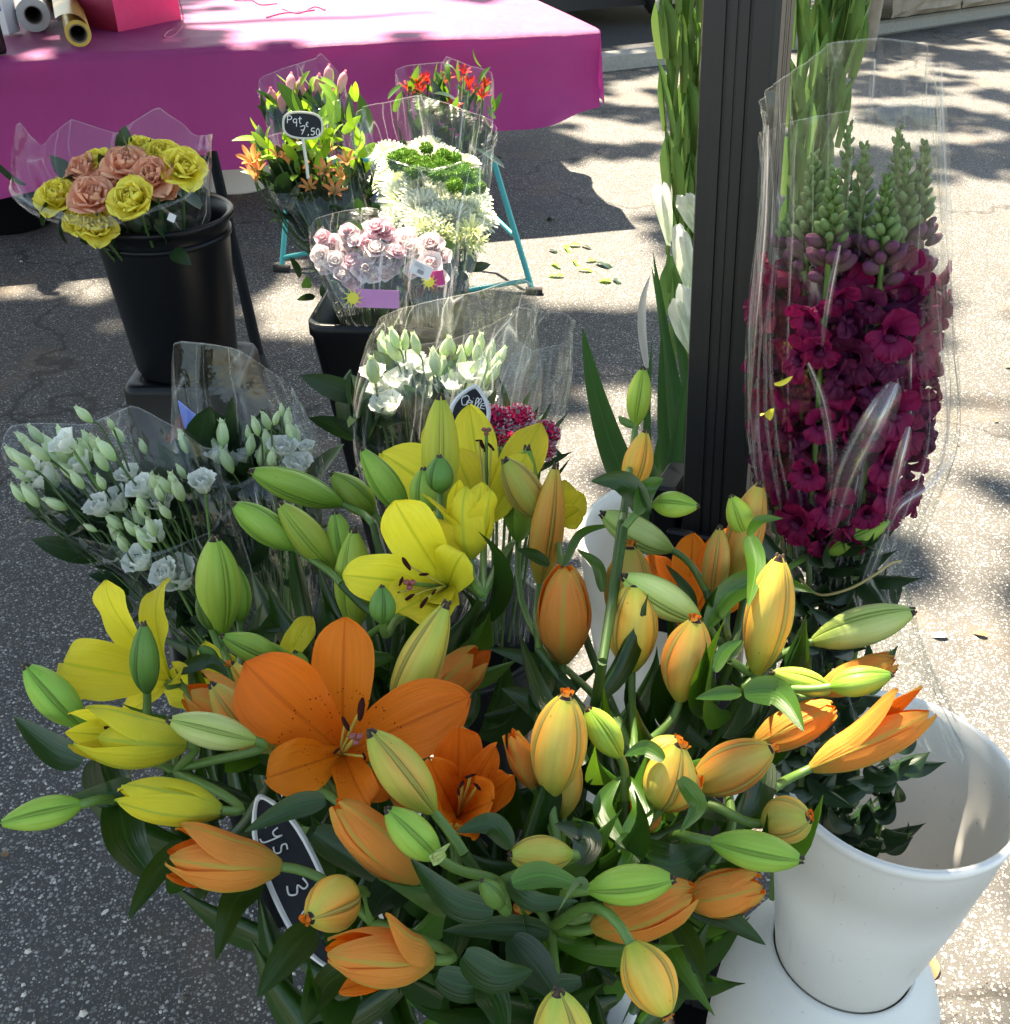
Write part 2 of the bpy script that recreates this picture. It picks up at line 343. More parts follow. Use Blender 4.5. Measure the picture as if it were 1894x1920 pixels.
class MB:
    def __init__(s): s.v = []; s.f = []; s.mi = []; s.uv = []
    def grid(s, rows, mat=0, close=False, uvs=None, ndir=None):
        o = len(s.v); nr = len(rows); nc = len(rows[0])
        for r in rows: s.v.extend([tuple(p) for p in r])
        flip = False
        if ndir is not None:
            j = nr // 2 - 1 if nr > 2 else 0; i = nc // 2 - 1 if nc > 2 else 0
            e1 = Vector(rows[j][i + 1]) - Vector(rows[j][i]); e2 = Vector(rows[j + 1][i]) - Vector(rows[j][i])
            flip = e1.cross(e2).dot(ndir) < 0
        for j in range(nr - 1):
            for i in range(nc if close else nc - 1):
                i2 = (i + 1) % nc
                q = [(j, i), (j, i2), (j + 1, i2), (j + 1, i)]
                uvq = []
                for (a, b) in q:
                    if uvs: uvq.append(uvs[a][b])
                    else:
                        uu = b / (nc if close else nc - 1)
                        if close and i2 == 0 and b == 0: uu = 1.0
                        uvq.append((uu, a / (nr - 1)))
                idx = [o + a * nc + b for (a, b) in q]
                if flip: idx.reverse(); uvq.reverse()
                s.f.append(idx); s.uv.append(uvq); s.mi.append(mat)
    def poly(s, pts, mat=0, flip=False):
        o = len(s.v); s.v.extend([tuple(p) for p in pts]); idx = list(range(o, o + len(pts)))
        if flip: idx.reverse()
        s.f.append(idx); s.uv.append([(0.5, .5)] * len(pts)); s.mi.append(mat)
    def tube(s, path, rad, n=8, mat=0, cap=True, flat=1.0):
        path = [Vector(p) for p in path]; m = len(path)
        if not hasattr(rad, '__len__'): rad = [rad] * m
        rows = []; up = None
        for i, p in enumerate(path):
            t = (path[min(i + 1, m - 1)] - path[max(i - 1, 0)])
            if t.length < 1e-9: t = Vector((0, 0, 1))
            t.normalize()
            if up is None:
                up = Vector((0, 0, 1)) if abs(t.z) < .9 else Vector((1, 0, 0))
            x = up.cross(t)
            if x.length < 1e-6: x = Vector((1, 0, 0)).cross(t)
            x.normalize(); y = t.cross(x); up = y
            rows.append([p + (x * math.cos(2 * PI * k / n) + y * math.sin(2 * PI * k / n) * flat) * rad[i] for k in range(n)])
        s.grid(rows, mat, close=True)
        if cap:
            s.poly(rows[0], mat, True); s.poly(rows[-1], mat)
    def lathe(s, prof, c=(0, 0, 0), n=48, mat=0, axis=None):
        c = Vector(c); M = Matrix.Identity(3) if axis is None else Vector((0, 0, 1)).rotation_difference(Vector(axis)).to_matrix()
        rows = [[c + M @ Vector((r * math.cos(2 * PI * k / n), r * math.sin(2 * PI * k / n), z)) for k in range(n)] for r, z in prof]
        s.grid(rows, mat, close=True)
    def ell(s, c, rx, ry, rz, M=None, n=10, m=7, mat=0):
        c = Vector(c); rows = []
        for j in range(m + 1):
            th = PI * j / m; row = []
            for k in range(n):
                p = Vector((rx * math.sin(th) * math.cos(2 * PI * k / n), ry * math.sin(th) * math.sin(2 * PI * k / n), -rz * math.cos(th)))
                row.append(c + (M @ p if M else p))
            rows.append(row)
        s.grid(rows, mat, close=True)
    def box(s, c, d, M=None, mat=0, bev=0.0):
        c = Vector(c); hx, hy, hz = d[0] / 2, d[1] / 2, d[2] / 2
        def tr(x, y, z):
            p = Vector((x, y, z)); return c + (M @ p if M else p)
        if bev <= 0:
            q = [tr(x, y, z) for z in (-hz, hz) for y in (-hy, hy) for x in (-hx, hx)]
            for ids in ((0, 2, 3, 1), (4, 5, 7, 6), (0, 1, 5, 4), (2, 6, 7, 3), (0, 4, 6, 2), (1, 3, 7, 5)):
                s.poly([q[i] for i in ids], mat)
        else:
            b = bev; out = []
            for z, k in ((-hz, b), (-hz + b, 0), (hz - b, 0), (hz, b)):
                x1, y1 = hx - k, hy - k
                row = []
                for sx, sy in ((1, 1), (-1, 1), (-1, -1), (1, -1)):
                    for q in range(4):
                        an = math.atan2(sy, sx) - PI / 4 + q * PI / 6
                        row.append(tr(sx * (x1 - b) + b * math.cos(an), sy * (y1 - b) + b * math.sin(an), z))
                out.append(row)
            s.grid(out, mat, close=True); s.poly(out[0], mat, True); s.poly(out[-1], mat)
    def petal(s, az, L, W, a0, a1, cup=.2, ruf=0.0, nt=6, ns=4, mat=0, r0=0.0, z0=0.0, prof=None, seed=0, M=None, ex=1.0, fr=3.0):
        rr, zz = r0, z0; rows = []; ca, sa = math.cos(az), math.sin(az); nin = None
        for j in range(nt + 1):
            t = j / nt; an = lerp(a0, a1, t ** ex)
            if j: rr += math.sin(an) * L / nt; zz += math.cos(an) * L / nt
            wd = W / 2 * (prof(t) if prof else ROUND(t))
            nr, nz_ = -math.cos(an), math.sin(an); row = []
            for i in range(ns + 1):
                q = -1 + 2 * i / ns
                off = cup * wd * q * q + (ruf * math.sin(fr * q * 3 + seed * 1.7 + t * 4) * t * t if ruf else 0)
                dl = -ruf * .6 * abs(math.sin(fr * q * 2.2 + seed)) * t ** 3 if ruf else 0
                r_ = rr + nr * off + math.sin(an) * dl; z_ = zz + nz_ * off + math.cos(an) * dl; x_ = q * wd
                p = Vector((ca * r_ - sa * x_, sa * r_ + ca * x_, z_))
                row.append(M @ p if M else p)
            rows.append(row)
            if j == nt // 2:
                nin = Vector((ca * nr, sa * nr, nz_))
                if M: nin = M.to_3x3() @ nin
        s.grid(rows, mat, ndir=nin)
    def mesh(s, name, mats, smooth=True):
        me = bpy.data.meshes.new(name); me.from_pydata(s.v, [], s.f)
        for m in mats: me.materials.append(MT[m])
        me.polygons.foreach_set('material_index', s.mi)
        me.polygons.foreach_set('use_smooth', [smooth] * len(s.f))
        uvl = me.uv_layers.new(name='UVMap'); fl = []
        for q in s.uv:
            for (u, v) in q: fl += [u, v]
        uvl.data.foreach_set('uv', fl); me.update(); return me

def ROUND(t): return max(0.0, math.sin(PI * min(1, .12 + .88 * t) ** 1.15)) ** .55 if t < 1 else .12
def POINT(t): return max(.02, math.sin(PI * (.10 + .90 * t) ** .9)) ** .8 if t < 1 else .02
def FAN(t): return .12 + .88 * t ** 1.1

C = sc.collection; WM = {}
def reg(o, M): WM[o.name] = M; return o
def thing(name, loc, label, cat, group=None):
    o = bpy.data.objects.new(name, None); C.objects.link(o); o.location = loc; o.empty_display_size = .05
    o['label'] = label; o['category'] = cat
    if group: o['group'] = group
    return reg(o, Matrix.Translation(Vector(loc)))
def put(name, me, parent=None, M=None, **props):
    M = M or Matrix.Identity(4)
    o = bpy.data.objects.new(name, me); C.objects.link(o)
    if parent: o.parent = parent; o.matrix_local = WM[parent.name].inverted() @ M
    else: o.matrix_world = M
    for k, v in props.items(): o[k] = v
    return reg(o, M)
def build(name, mb, mats, parent=None, M=None, smooth=True, **props):
    return put(name, mb.mesh(name, mats if isinstance(mats, (list, tuple)) else [mats], smooth), parent, M, **props)
def along(C_, T, roll=0.0, sx=1.0, sy=None, sz=None):
    """matrix with origin C_, local Z toward T; sx, sy, sz scales"""
    C_ = Vector(C_); T = Vector(T); d = T - C_; L = d.length
    q = d.to_track_quat('Z', 'Y').to_matrix().to_4x4()
    return Matrix.Translation(C_) @ q @ Matrix.Rotation(roll, 4, 'Z') @ Matrix.Diagonal((sx, sy if sy else sx, sz if sz else L, 1))
def facing(p, tilt=Vector((0, 0, 0))):
    return (CAMP - p).normalized() + tilt
plain('parasol_cloth', (.02, .022, .03), .9, .1)

a = N('film_fold_glint'); uv = a.n('UVMap'); sp = a.n('SeparateXYZ'); a.l(uv.outputs[0], sp.inputs[0])
nn_ = a.noise(a.mapping(uv.outputs[0], (7, .8, 1)), 1.0, 2, .5)
fa = a.ramp(a.math('ADD', sp.outputs[0], a.math('MULTIPLY', a.math('SUBTRACT', nn_, .5), .35)), [(0, .05), (.22, .10), (.36, .70), (.46, .22), (.72, .12), (.80, .5), (.9, .08)])  # pale ridge streaks paint highlights onto the folds
vf = a.ramp(sp.outputs[1], [(0, 1.0), (.6, .8), (.9, .25), (1, .05)])
tr = a.n('BsdfTransparent'); df = a.n('BsdfDiffuse'); df.inputs[0].default_value = (.85, .80, .82, 1); t2 = a.n('BsdfTranslucent'); t2.inputs[0].default_value = (.85, .80, .82, 1)
g = a.n('BsdfGlossy'); g.inputs['Roughness'].default_value = .15
m1 = a.n('MixShader'); m1.inputs[0].default_value = .5; a.l(df.outputs[0], m1.inputs[1]); a.l(t2.outputs[0], m1.inputs[2])
m2 = a.n('MixShader'); m2.inputs[0].default_value = .4; a.l(m1.outputs[0], m2.inputs[1]); a.l(g.outputs[0], m2.inputs[2])
m3 = a.n('MixShader'); a.l(a.math('MULTIPLY', fa, vf), m3.inputs[0]); a.l(tr.outputs[0], m3.inputs[1]); a.l(m2.outputs[0], m3.inputs[2]); a.fin(m3)
# ================================================================== SETTING
rnd = random.Random(7)
def struct(name, mb, m, smooth=False): return build(name, mb, m, smooth=smooth, kind='structure')
mb = MB(); mb.grid([[(x, y, 0) for x in (-30, -8, -3, 0, 3, 8, 30)] for y in (-25, -4, 0, 3, 6, 9, 14, 60)]); struct('ground', mb, 'asphalt')
# kerb band and darker road behind it (left) ; stone ledge (right)
K0 = G(1000, 150); K1 = G(1320, 113); kd = (K1 - K0).normalized(); kn = Vector((-kd.y, kd.x, 0))
A0 = K0 - kd * 16; A1 = K0 + kd * 3.4
mb = MB(); w_ = .20
mb.grid([[A0 + Vector((0, 0, 0)), A1], [A0 + Vector((0, 0, .10)), A1 + Vector((0, 0, .10))], [A0 + kn * w_ + Vector((0, 0, .10)), A1 + kn * w_ + Vector((0, 0, .10))], [A0 + kn * w_, A1 + kn * w_]], ndir=-kn)
struct('kerb', mb, 'kerb_stone')
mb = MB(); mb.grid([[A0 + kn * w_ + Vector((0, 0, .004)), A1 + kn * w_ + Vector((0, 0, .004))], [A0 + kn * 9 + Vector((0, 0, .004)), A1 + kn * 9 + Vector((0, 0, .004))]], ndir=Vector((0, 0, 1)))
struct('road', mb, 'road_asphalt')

# parked car beyond the kerb (only its sill shows)
cb = G(1150, 52) ; cb.z = 0
car = thing('parked_car', cb, 'pale blue parked car beyond the kerb, only its low sill showing at the top edge', 'car')
Mc = Matrix.Translation(cb) @ Matrix.Rotation(math.atan2(kd.y, kd.x), 4, 'Z')
mb = MB(); prof = [(-2.1, .30), (-2.1, .75), (-1.9, .88), (-1.1, .95), (-.55, 1.38), (.9, 1.42), (1.6, .98), (2.0, .9), (2.1, .6), (2.1, .30)]
sh = -.6
rows = []
for y, k in ((0, .0), (.04, .05), (.8, .06), (1.6, .05), (1.65, 0)):
    rows.append([Mc @ Vector((x * (1 if k else .985) + sh, y + .05, lerp(.6, z, .97) if not k else z)) for x, z in prof])
mb.grid(rows, 0, close=True)
for r_ in (rows[0], rows[-1]): mb.poly(r_)
body = build('body', mb, ['car_paint'], car)
for x in (-1.35, 1.3):
    for y in (.0, 1.55):
        m_ = MB(); m_.lathe([(.18, -.09), (.31, -.09), (.33, -.05), (.33, .05), (.31, .09), (.18, .09)], n=28, axis=(0, 1, 0))
        wh = build('wheel', m_, ['rubber'], car, Mc @ Matrix.Translation((x + sh, y + .1, .33)))
        m_ = MB(); m_.lathe([(.0, -.07), (.18, -.08), (.19, -.02), (.19, .08), (0, .07)], n=24, axis=(0, 1, 0))
        build('rim', m_, ['grey_plastic'], wh, Mc @ Matrix.Translation((x + sh, y + .1, .33)))
m_ = MB(); m_.grid([[Mc @ Vector((x + sh, .045, z)) for x, z in ((-.95, .98), (1.3, .98))], [Mc @ Vector((x + sh, .045, z)) for x, z in ((-.5, 1.32), (.85, 1.34))]]); build('window', m_, ['glass_dark'], car)
m_ = MB(); m_.box((0, 0, 0), (3.9, 1.5, .18)); build('underbody', m_, ['car_dark'], car, Mc @ Matrix.Translation((sh, .85, .24)))

# stone ledge upper right: a few big worn blocks on a low plinth
L0 = G(1590, 96); L1 = G(1960, 36); ld = (L1 - L0); ld.z = 0; LL = ld.length; ld.normalize(); ln = Vector((-ld.y, ld.x, 0))
wall = thing('stone_ledge', L0, 'low weathered stone ledge of big worn blocks across the street at top right', 'stone ledge')
Ml = Matrix.Translation(L0) @ Matrix.Rotation(math.atan2(ld.y, ld.x), 4, 'Z')
mb = MB(); mb.box((LL / 2 + .5, .75, .06), (LL + 1.6, .9, .12), bev=.02); build('plinth', mb, ['kerb_stone'], wall, Ml, smooth=False)
x = -.25; k = 0
while x < LL + 1:
    for lv in range(2):
        L_ = rnd.uniform(.7, 1.15); hh = .26 if lv == 0 else .30
        m_ = MB(); rows = []
        nx, nz = 10, 6
        for j in range(nz + 1):
            rows.append([Vector((x + lv * .35 + L_ * i / nx, .16 + .05 * lv - .035 * noise.noise(Vector((i * .6 + x * 3, j * .7, lv))) + (.03 if i in (0, nx) or j in (0, nz) else 0), .16 + lv * .27 + hh * j / nz)) for i in range(nx + 1)])
        m_.grid(rows, ndir=Vector((0, -1, 0)))
        top = rows[-1]; m_.grid([top, [p + Vector((0, 1.0, 0)) for p in top]], ndir=Vector((0, 0, 1)))
        bot = rows[0]; m_.grid([bot, [p + Vector((0, 1.0, 0)) for p in bot]], ndir=Vector((0, 0, -1)))
        build('stone', m_, ['wall_stone'], wall, Ml, smooth=False)
    x += 1.0
# downpipe foot / small post in front of ledge
pb = G(1628, 96); mb = MB(); mb.tube([pb, pb + Vector((0, 0, .62))], [.05, .045], 12)
o = build('stone_bollard', mb, ['wall_stone']); o['label'] = 'short rough stone stump in front of the ledge, behind the flower sleeve'; o['category'] = 'bollard'

# unseen tree left front, its leaf layer cut to shape the dappled shade
HC = 6.2
lit_px = [  # cx, cy, rx, ry, strength : sunny patches on the asphalt
    (1010, 1120, 190, 330, .95), (1160, 780, 90, 110, .6), (1120, 530, 190, 70, .72), (1090, 460, 170, 60, .62), (1220, 330, 110, 40, .5),
    (1150, 250, 110, 26, .62), (1000, 300, 90, 40, .35), (960, 430, 70, 50, .4), (1860, 470, 150, 120, 1.), (1830, 620, 90, 190, .9), (1850, 280, 130, 50, .3),
    (1780, 800, 130, 120, .95), (1560, 240, 80, 60, .75), (1700, 900, 120, 130, .8), (1850, 1000, 130, 100, .62), (1790, 1150, 160, 120, .5), (1850, 1400, 190, 240, .92), (1820, 1700, 220, 300, 1.),
    (1420, 1680, 130, 110, .95), (1100, 1400, 160, 200, .9), (1250, 1400, 300, 250, .9), (1560, 1300, 230, 330, .8), (560, 585, 115, 62, 1.), (545, 480, 60, 60, .95), (450, 410, 60, 30, .9), (590, 420, 60, 60, .8),
    (170, 545, 62, 40, .9), (20, 545, 60, 22, 1.), (220, 620, 30, 22, .7), (860, 520, 130, 40, .85), (1280, 150, 120, 22, .6), (1780, 150, 120, 30, .45), (790, 350, 160, 110, .9), (650, 350, 90, 80, .9), (1870, 420, 200, 90, 1.1), (1860, 700, 110, 220, 1.1), (1850, 1750, 220, 300, 1.1), (1830, 1400, 220, 260, 1.05), (560, 590, 110, 55, 1.15), (1060, 1250, 160, 240, 1.1)]
lit_3d = []   # (point, radius)
def L3(px, py, d, r): lit_3d.append((P(px, py, d), r))
for q in ((830, 290, 2.22, .10), (880, 330, 2.2, .10), (780, 350, 2.2, .12), (850, 400, 2.2, .12), (760, 410, 2.2, .09), (600, 270, 2.35, .10), (560, 300, 2.35, .1), (640, 330, 2.35, .08), (520, 330, 2.35, .08),
          (700, 440, 2.04, .14), (760, 450, 2.04, .13), (640, 450, 2.04, .13), (700, 500, 2.04, .14), (640, 500, 2.04, .12), (780, 500, 2.04, .11), (800, 460, 2.04, .08), (690, 540, 2.0, .05), (830, 470, 2.1, .1), (870, 430, 2.1, .1), (920, 300, 2.2, .1), (770, 690, 1.42, .09), (850, 670, 1.42, .07), (910, 690, 1.42, .07), (725, 740, 1.42, .06), (960, 790, 1.34, .05), (1020, 830, 1.33, .05), (480, 320, 2.2, .07), (600, 230, 2.3, .09), (650, 270, 2.3, .09), (730, 300, 2.2, .06), (570, 180, 2.6, .09), (630, 190, 2.6, .07), (860, 150, 2.6, .04), (900, 170, 2.6, .05),
          (1240, 370, 1.2, .035), (1285, 420, 1.2, .04), (1280, 560, 1.2, .03), (1250, 100, 1.15, .035), (1290, 220, 1.15, .03), (1540, 100, 1.1, .05), (1600, 70, 1.1, .05), (1500, 260, 1.1, .03),
          (1600, 1155, .83, .024), (1660, 1390, .755, .014), (1505, 1275, .78, .010), (1560, 230, .8, .02), (1760, 200, .8, .03), (1790, 500, .82, .03), (1800, 760, .88, .03), (1120, 1060, 1.0, .012), (1330, 1030, 1.05, .014), (1210, 850, 1.05, .012),
          (1880, 1500, 1.14, .02), (1300, 1540, .75, .012)):
    L3(*q)
# table-top patch
for (px, py, r) in ((470, 20, .2), (400, 30, .12), (560, 30, .26), (650, 20, .3), (740, 40, .3), (830, 40, .3), (930, 40, .28), (1030, 20, .25), (1060, 50, .2), (420, 5, .15), (700, -60, .4), (850, -60, .4), (980, 10, .25), (520, 50, .16), (620, 60, .18), (880, 75, .18), (700, 80, .16), (600, 72, .14), (800, 84, .16), (950, 66, .14), (1050, 58, .13), (1100, 30, .2), (440, 40, .10)):
    lit_3d.append((G(px, py, .76), r))
lit_q = [(p + SUN * ((HC - p.z) / SUN.z), r) for p, r in lit_3d]
mb = MB(); rg = random.Random(3)
def leafquad(m, q, s, rg):
    a = rg.uniform(0, 2 * PI); t = rg.uniform(-.6, .6); u = Vector((math.cos(a), math.sin(a), t * .4)); v_ = Vector((-math.sin(a), math.cos(a), rg.uniform(-.3, .3)))
    m.poly([q - u * s, q - u * s * .2 + v_ * s * .72, q + u * s, q - u * s * .2 - v_ * s * .72])
cnt = 0
st = .085
ix = int(9.6 / st); iy = int(15.5 / st)
for i in range(ix):
    for j in range(iy):
        q = Vector((-6.6 + i * st + rg.uniform(-.04, .04), 1.2 + j * st + rg.uniform(-.04, .04), HC + rg.uniform(-.12, .12)))
        g = q - SUN * (q.z / SUN.z); px = topx(g); s = 0.0
        if px and -200 < px[0] < 2100 and -60 < px[1] < 2150:
            for cx, cy, rx, ry, k in lit_px:
                d2 = ((px[0] - cx) / rx) ** 2 + ((px[1] - cy) / ry) ** 2
                if d2 < 1: s = max(s, k * min(1, (1 - d2) * 2.4))
            if s < .5 and px[1] < 420 and px[0] > 850: s = max(s, .34)
            if g.y < .62: s = min(s, .0)
        elif px and px[1] > 2150: s = 0
        keep = True
        nv = (noise.noise(Vector((q.x * 2.1, q.y * 2.1, 4))) + .5 * noise.noise(Vector((q.x * 6, q.y * 6, 9)))) * .5 + .5
        if s > 0 and nv < .12 + s * 1.0: keep = False
        if keep and .15 < s < .92 and rg.random() < s * .62: keep = False
        for lq, r in lit_q:
            dx, dy = q.x - lq.x, q.y - lq.y
            if dx * dx + dy * dy < (r * (1 + .5 * noise.noise(q * 9)) + .05) ** 2: keep = False; break
        if keep: leafquad(mb, q, rg.uniform(.112, .155), rg); cnt += 1
# the rest of the crown, looser and higher
for i in range(5000):
    q = Vector((rg.uniform(-8.5, -2.5), rg.uniform(5.5, 16), 0)); q.z = HC + .5 + rg.uniform(0, 2.4)
    g = q - SUN * (q.z / SUN.z); px = topx(g)
    if px and -60 < px[0] < 1960 and -30 < px[1] < 1950: continue
    leafquad(mb, q, rg.uniform(.1, .18), rg)
tr = thing('unseen_tree', (-6.2, 6.5, 0), 'unseen tree on the left, its leaf layer cut open to shape the sun patches', 'tree')
build('crown', mb, ['tree_leaf'], tr, smooth=False, kind='stuff')
m_ = MB(); m_.tube(cpath([(-6.2, 6.5, 0), (-6.15, 6.5, 1.5), (-6.0, 6.7, 3.2), (-5.6, 7.1, 4.8)]), [.30 - .006 * i for i in range(19)], 14); build('trunk', m_, ['bark'], tr)
for e in ((-3.6, 5.0, 6.1), (-1.6, 8.6, 6.2), (-4.2, 10.5, 6.3), (-7.5, 9.5, 6.9), (.6, 6.4, 6.25)):
    s0 = Vector((-5.65, 7.05, 4.7)); e = Vector(e); mid = s0.lerp(e, .5) + Vector((0, 0, .5))
    m_ = MB(); m_.tube(cpath([s0, mid, e], 7), [lerp(.13, .012, i / 14) for i in range(15)], 8); build('limb', m_, ['bark'], tr)

# unseen parasol added to darken the left ground, its edge drawing the shade line
pm = thing('unseen_parasol', (-3.95, 2.6, 0), 'unseen dark parasol added left of the frame to shade the left of the stall', 'parasol')
m_ = MB(); x0, x1, y0, y1 = -3.9, -1.33, 1.9, 4.62
cpk = Vector(((x0 + x1) / 2, (y0 + y1) / 2, 2.75)); cs_ = [Vector((x0, y0, 2.3)), Vector((x1, y0, 2.3)), Vector((x1, y1 - .25, 2.3)), Vector((x0, y1 + .15, 2.3))]
rows = [[a.lerp(b, u / 8) for a, b in zip(cs_, cs_[1:] + cs_[:1]) for u in range(8)]]
rows.append([p + Vector((0, 0, -.14)) for p in rows[0]]); rows.insert(0, [cpk.lerp(p, .02) for p in rows[0]]); m_.grid(rows, close=True); build('canopy', m_, ['parasol_cloth'], pm, smooth=False)
m_ = MB(); m_.tube([(-3.95, 2.6, 0), (-3.95, 2.6, 2.9)], .03, 12); build('pole', m_, ['black_matt'], pm)
m_ = MB(); m_.tube([(-3.95, 2.6, 2.88), cpk + Vector((0, 0, .06))], .022, 10); build('arm', m_, ['black_matt'], pm)
for c_ in cs_:
    m_ = MB(); m_.tube([cpk - Vector((0, 0, .02)), c_ - Vector((0, 0, .02))], .010, 8); build('rib', m_, ['black_matt'], pm)
m_ = MB(); m_.box((-3.95, 2.6, .03), (.6, .6, .06), bev=.01); build('base', m_, ['kerb_stone'], pm, smooth=False)

# ================================================================== TABLE with cloth
T0 = Vector((-2.115, 4.255, 0)); T1 = Vector((.425, 4.94, 0)); td = (T1 - T0).normalized(); tn = Vector((-td.y, td.x, 0))
TS = T0 - td * 1.1; TL = (T1 - TS).length
tb = thing('market_table', TS, 'long trestle table hidden under the magenta cloth at the back of the stall', 'table')
mb = MB(); Mt = Matrix.Translation(TS) @ Matrix.Rotation(math.atan2(td.y, td.x), 4, 'Z')
mb.box((TL / 2, .85, .735), (TL - .04, 1.62, .03)); build('tabletop', mb, ['bark'], tb, Mt, smooth=False)
for x in (.3, 1.5, 2.55):
    for y0, y1 in ((.22, .35), (1.45, 1.3)):
        m_ = MB(); m_.tube([(x, y0, 0), (x, y1, .72)], .022, 10); build('leg', m_, ['black_matt'], tb, Mt)
# cloth: top sheet + hanging front and end, with folds
mb = MB(); nx = 150
front = []
for j, (yy, zz) in enumerate([(1.7, .757), (1.1, .757), (.5, .758), (.06, .758), (.02, .756), (.0, .742)] + [(0, .742 - .52 * k / 22) for k in range(1, 23)]):
    row = []
    for i in range(nx + 1):
        x = TL * i / nx; dn = max(0, (.742 - zz) / .52)
        fo = .045 * dn * math.sin(x * 4.2 + 1.4 * math.sin(x * 1.7) + dn * .6) + .022 * dn * math.sin(x * 11 + 2 * dn + x * x * .5) + .06 * dn ** .6 * noise.noise(Vector((x * 1.6 + zz * 1.2, zz * 3, 0))) + .012 * abs(noise.noise(Vector((x * 3 - zz * 4, zz * 5, 7))))
        z2 = zz + (.012 * noise.noise(Vector((x * 3, yy * 3, 5))) if dn == 0 else 0) * (1 if yy > .05 else 0)
        z2 += dn * (.52 - lerp(.53, .29, max(0, min(1, (x - 1.1) / (TL - 1.1)))));  z2 += dn * (.03 * math.sin(x * 1.3) + .012 * math.sin(x * 5.1) - .04 * math.exp(-((x - 2.6) / .5) ** 2) + (.05 * max(0, (x - TL + 1.2)) * .3))
        row.append(Vector((x, yy - fo - .05 * dn, z2)))
    front.append(row)
mb.grid(front, ndir=Vector((0, -.5, 1)))
end = []
for k in range(24):
    dn = k / 23; row = []
    for i in range(31):
        y = 1.7 * i / 30; fo = .06 * dn * math.sin(y * 11 + .5) + .03 * dn * noise.noise(Vector((y * 5, dn * 3, 2)))
        if i == 0: row.append(Vector((TL + (.0), -.05 * dn, .756 - .31 * dn)) + Vector((.02 * dn, 0, .0)))
        else: row.append(Vector((TL + fo * min(1, i / 4) + .02 * dn, y - .05 * dn * (1 - i / 30), .756 - .31 * dn)))
    end.append(row)
mb.grid(end, ndir=Vector((1, 0, 0)))
o = build('tablecloth', mb, ['magenta_cloth'], None, Mt); o['label'] = 'magenta purple cloth spread over the back table and hanging down its front'; o['category'] = 'tablecloth'

# things on the table
def Z(px, py): return G(px, py, .762)
def roll(name, p0, p1, r, ri, mat, label, mat_in='cardboard', flap=False):
    a_, b_ = Z(*p0) + Vector((0, 0, r)), Z(*p1) + Vector((0, 0, r)); d = (b_ - a_).normalized()
    o = thing(name, a_, label, 'wrapping roll')
    L = (b_ - a_).length
    m_ = MB(); m_.lathe([(ri, 0), (r, 0), (r, L), (ri, L)], a_, 40, axis=d); build('film_roll' if 'film' in name else 'paper_roll', m_, [mat], o, smooth=False)
    m_ = MB(); m_.lathe([(ri - .004, 0), (ri + .001, -.004), (ri + .001, L), (ri - .004, L), (ri - .004, 0)], a_, 32, axis=d); build('core', m_, [mat_in], o)
    if flap:
        m_ = MB(); x = RT; rows = []
        q = Vector((0, 0, 1)).rotation_difference(d).to_matrix()
        for i in range(12):
            an = -PI * .1 - i * .16; rr = r + .002 + .004 * i
            p = a_ + q @ Vector((rr * math.cos(an), rr * math.sin(an), -.02))
            rows.append([p, p + d * (L * .9)])
        m_.grid(rows); build('loose_end', m_, ['roll_gold_inner'], o)
    return o
roll('film_roll', (70, 60), (10, -150), .068, .036, 'roll_clear', 'clear cellophane roll with its grey core facing us on the magenta table')
roll('paper_roll', (152, 88), (98, -120), .050, .034, 'roll_gold', 'golden wrapping paper roll lying right of the clear roll on the table', flap=True)
roll('paper_roll', (104, 10), (60, -160), .040, .028, 'roll_gold', 'dark cored paper roll tucked behind the clear and golden rolls')
# pink gift bag, standing, seen from its corner
b0, b1, b2 = Z(222, 60), Z(340, 36), Z(148, 46)
bag = thing('gift_bag', b0, 'shiny pink gift bag with cord handle standing on the magenta table', 'gift bag')
hgt = Vector((0, 0, .34)); mb = MB(); b3 = b2 + (b1 - b0)
fm = b0.lerp(b1, .5)
for a_, b_, mi, crease in ((b0, b1, 0, .022), (b2, b0, 1, -.02), (b1, b3, 1, -.02), (b3, b2, 0, .02)):
    nn = (b_ - a_).cross(Vector((0, 0, 1))).normalized()
    rows = [[a_.lerp(b_, s) + hgt * t + nn * crease * (1 - abs(2 * s - 1)) * t for s in (0, .25, .5, .75, 1)] for t in (0, .25, .5, .75, 1)]
    mb.grid(rows, mi, ndir=nn)
mb.poly([b0, b1, b3, b2], 1)
build('bag_body', mb, ['bag_pink', 'bag_dark'], bag, smooth=False)
m_ = MB(); h0 = b1 + Vector((0, 0, .30)); lo = Z(352, 42)
m_.tube(cpath([h0 + Vector((-.01, -.02, 0)), b1 + Vector((.01, -.03, .12)), Z(346, 50) + Vector((0, 0, .03)), Z(330, 64), Z(308, 70), Z(318, 58), Z(345, 50), lo]), .003, 8); build('handle', m_, ['cord_pink'], bag)
# box and dark bottle at the left edge
o_ = Z(18, 62); bx = thing('paper_box', o_, 'small white box at the left end of the table beside the film roll', 'box')
mb = MB(); mb.box((0, 0, .09), (.05, .12, .18), bev=.004); build('carton', mb, ['label_white'], bx, Matrix.Translation(o_), smooth=False)
m_ = MB(); m_.box((0, -.0605, .12), (.03, .001, .05)); build('printed_panel', m_, ['pot_blue'], bx, Matrix.Translation(o_), smooth=False)
o_ = Z(-8, 100); bt = thing('spray_bottle', o_, 'black bottle cut by the left edge of the photo on the table', 'bottle')
m_ = MB(); m_.lathe([(0, 0), (.040, 0), (.043, .01), (.043, .17), (.03, .20), (.014, .22), (.014, .24), (0, .24)], o_, 28); build('flask', m_, ['black_plastic'], bt)
m_ = MB(); m_.box(o_ + Vector((.012, 0, .262)), (.065, .02, .04), bev=.004); build('spray_head', m_, ['black_matt'], bt, smooth=False)
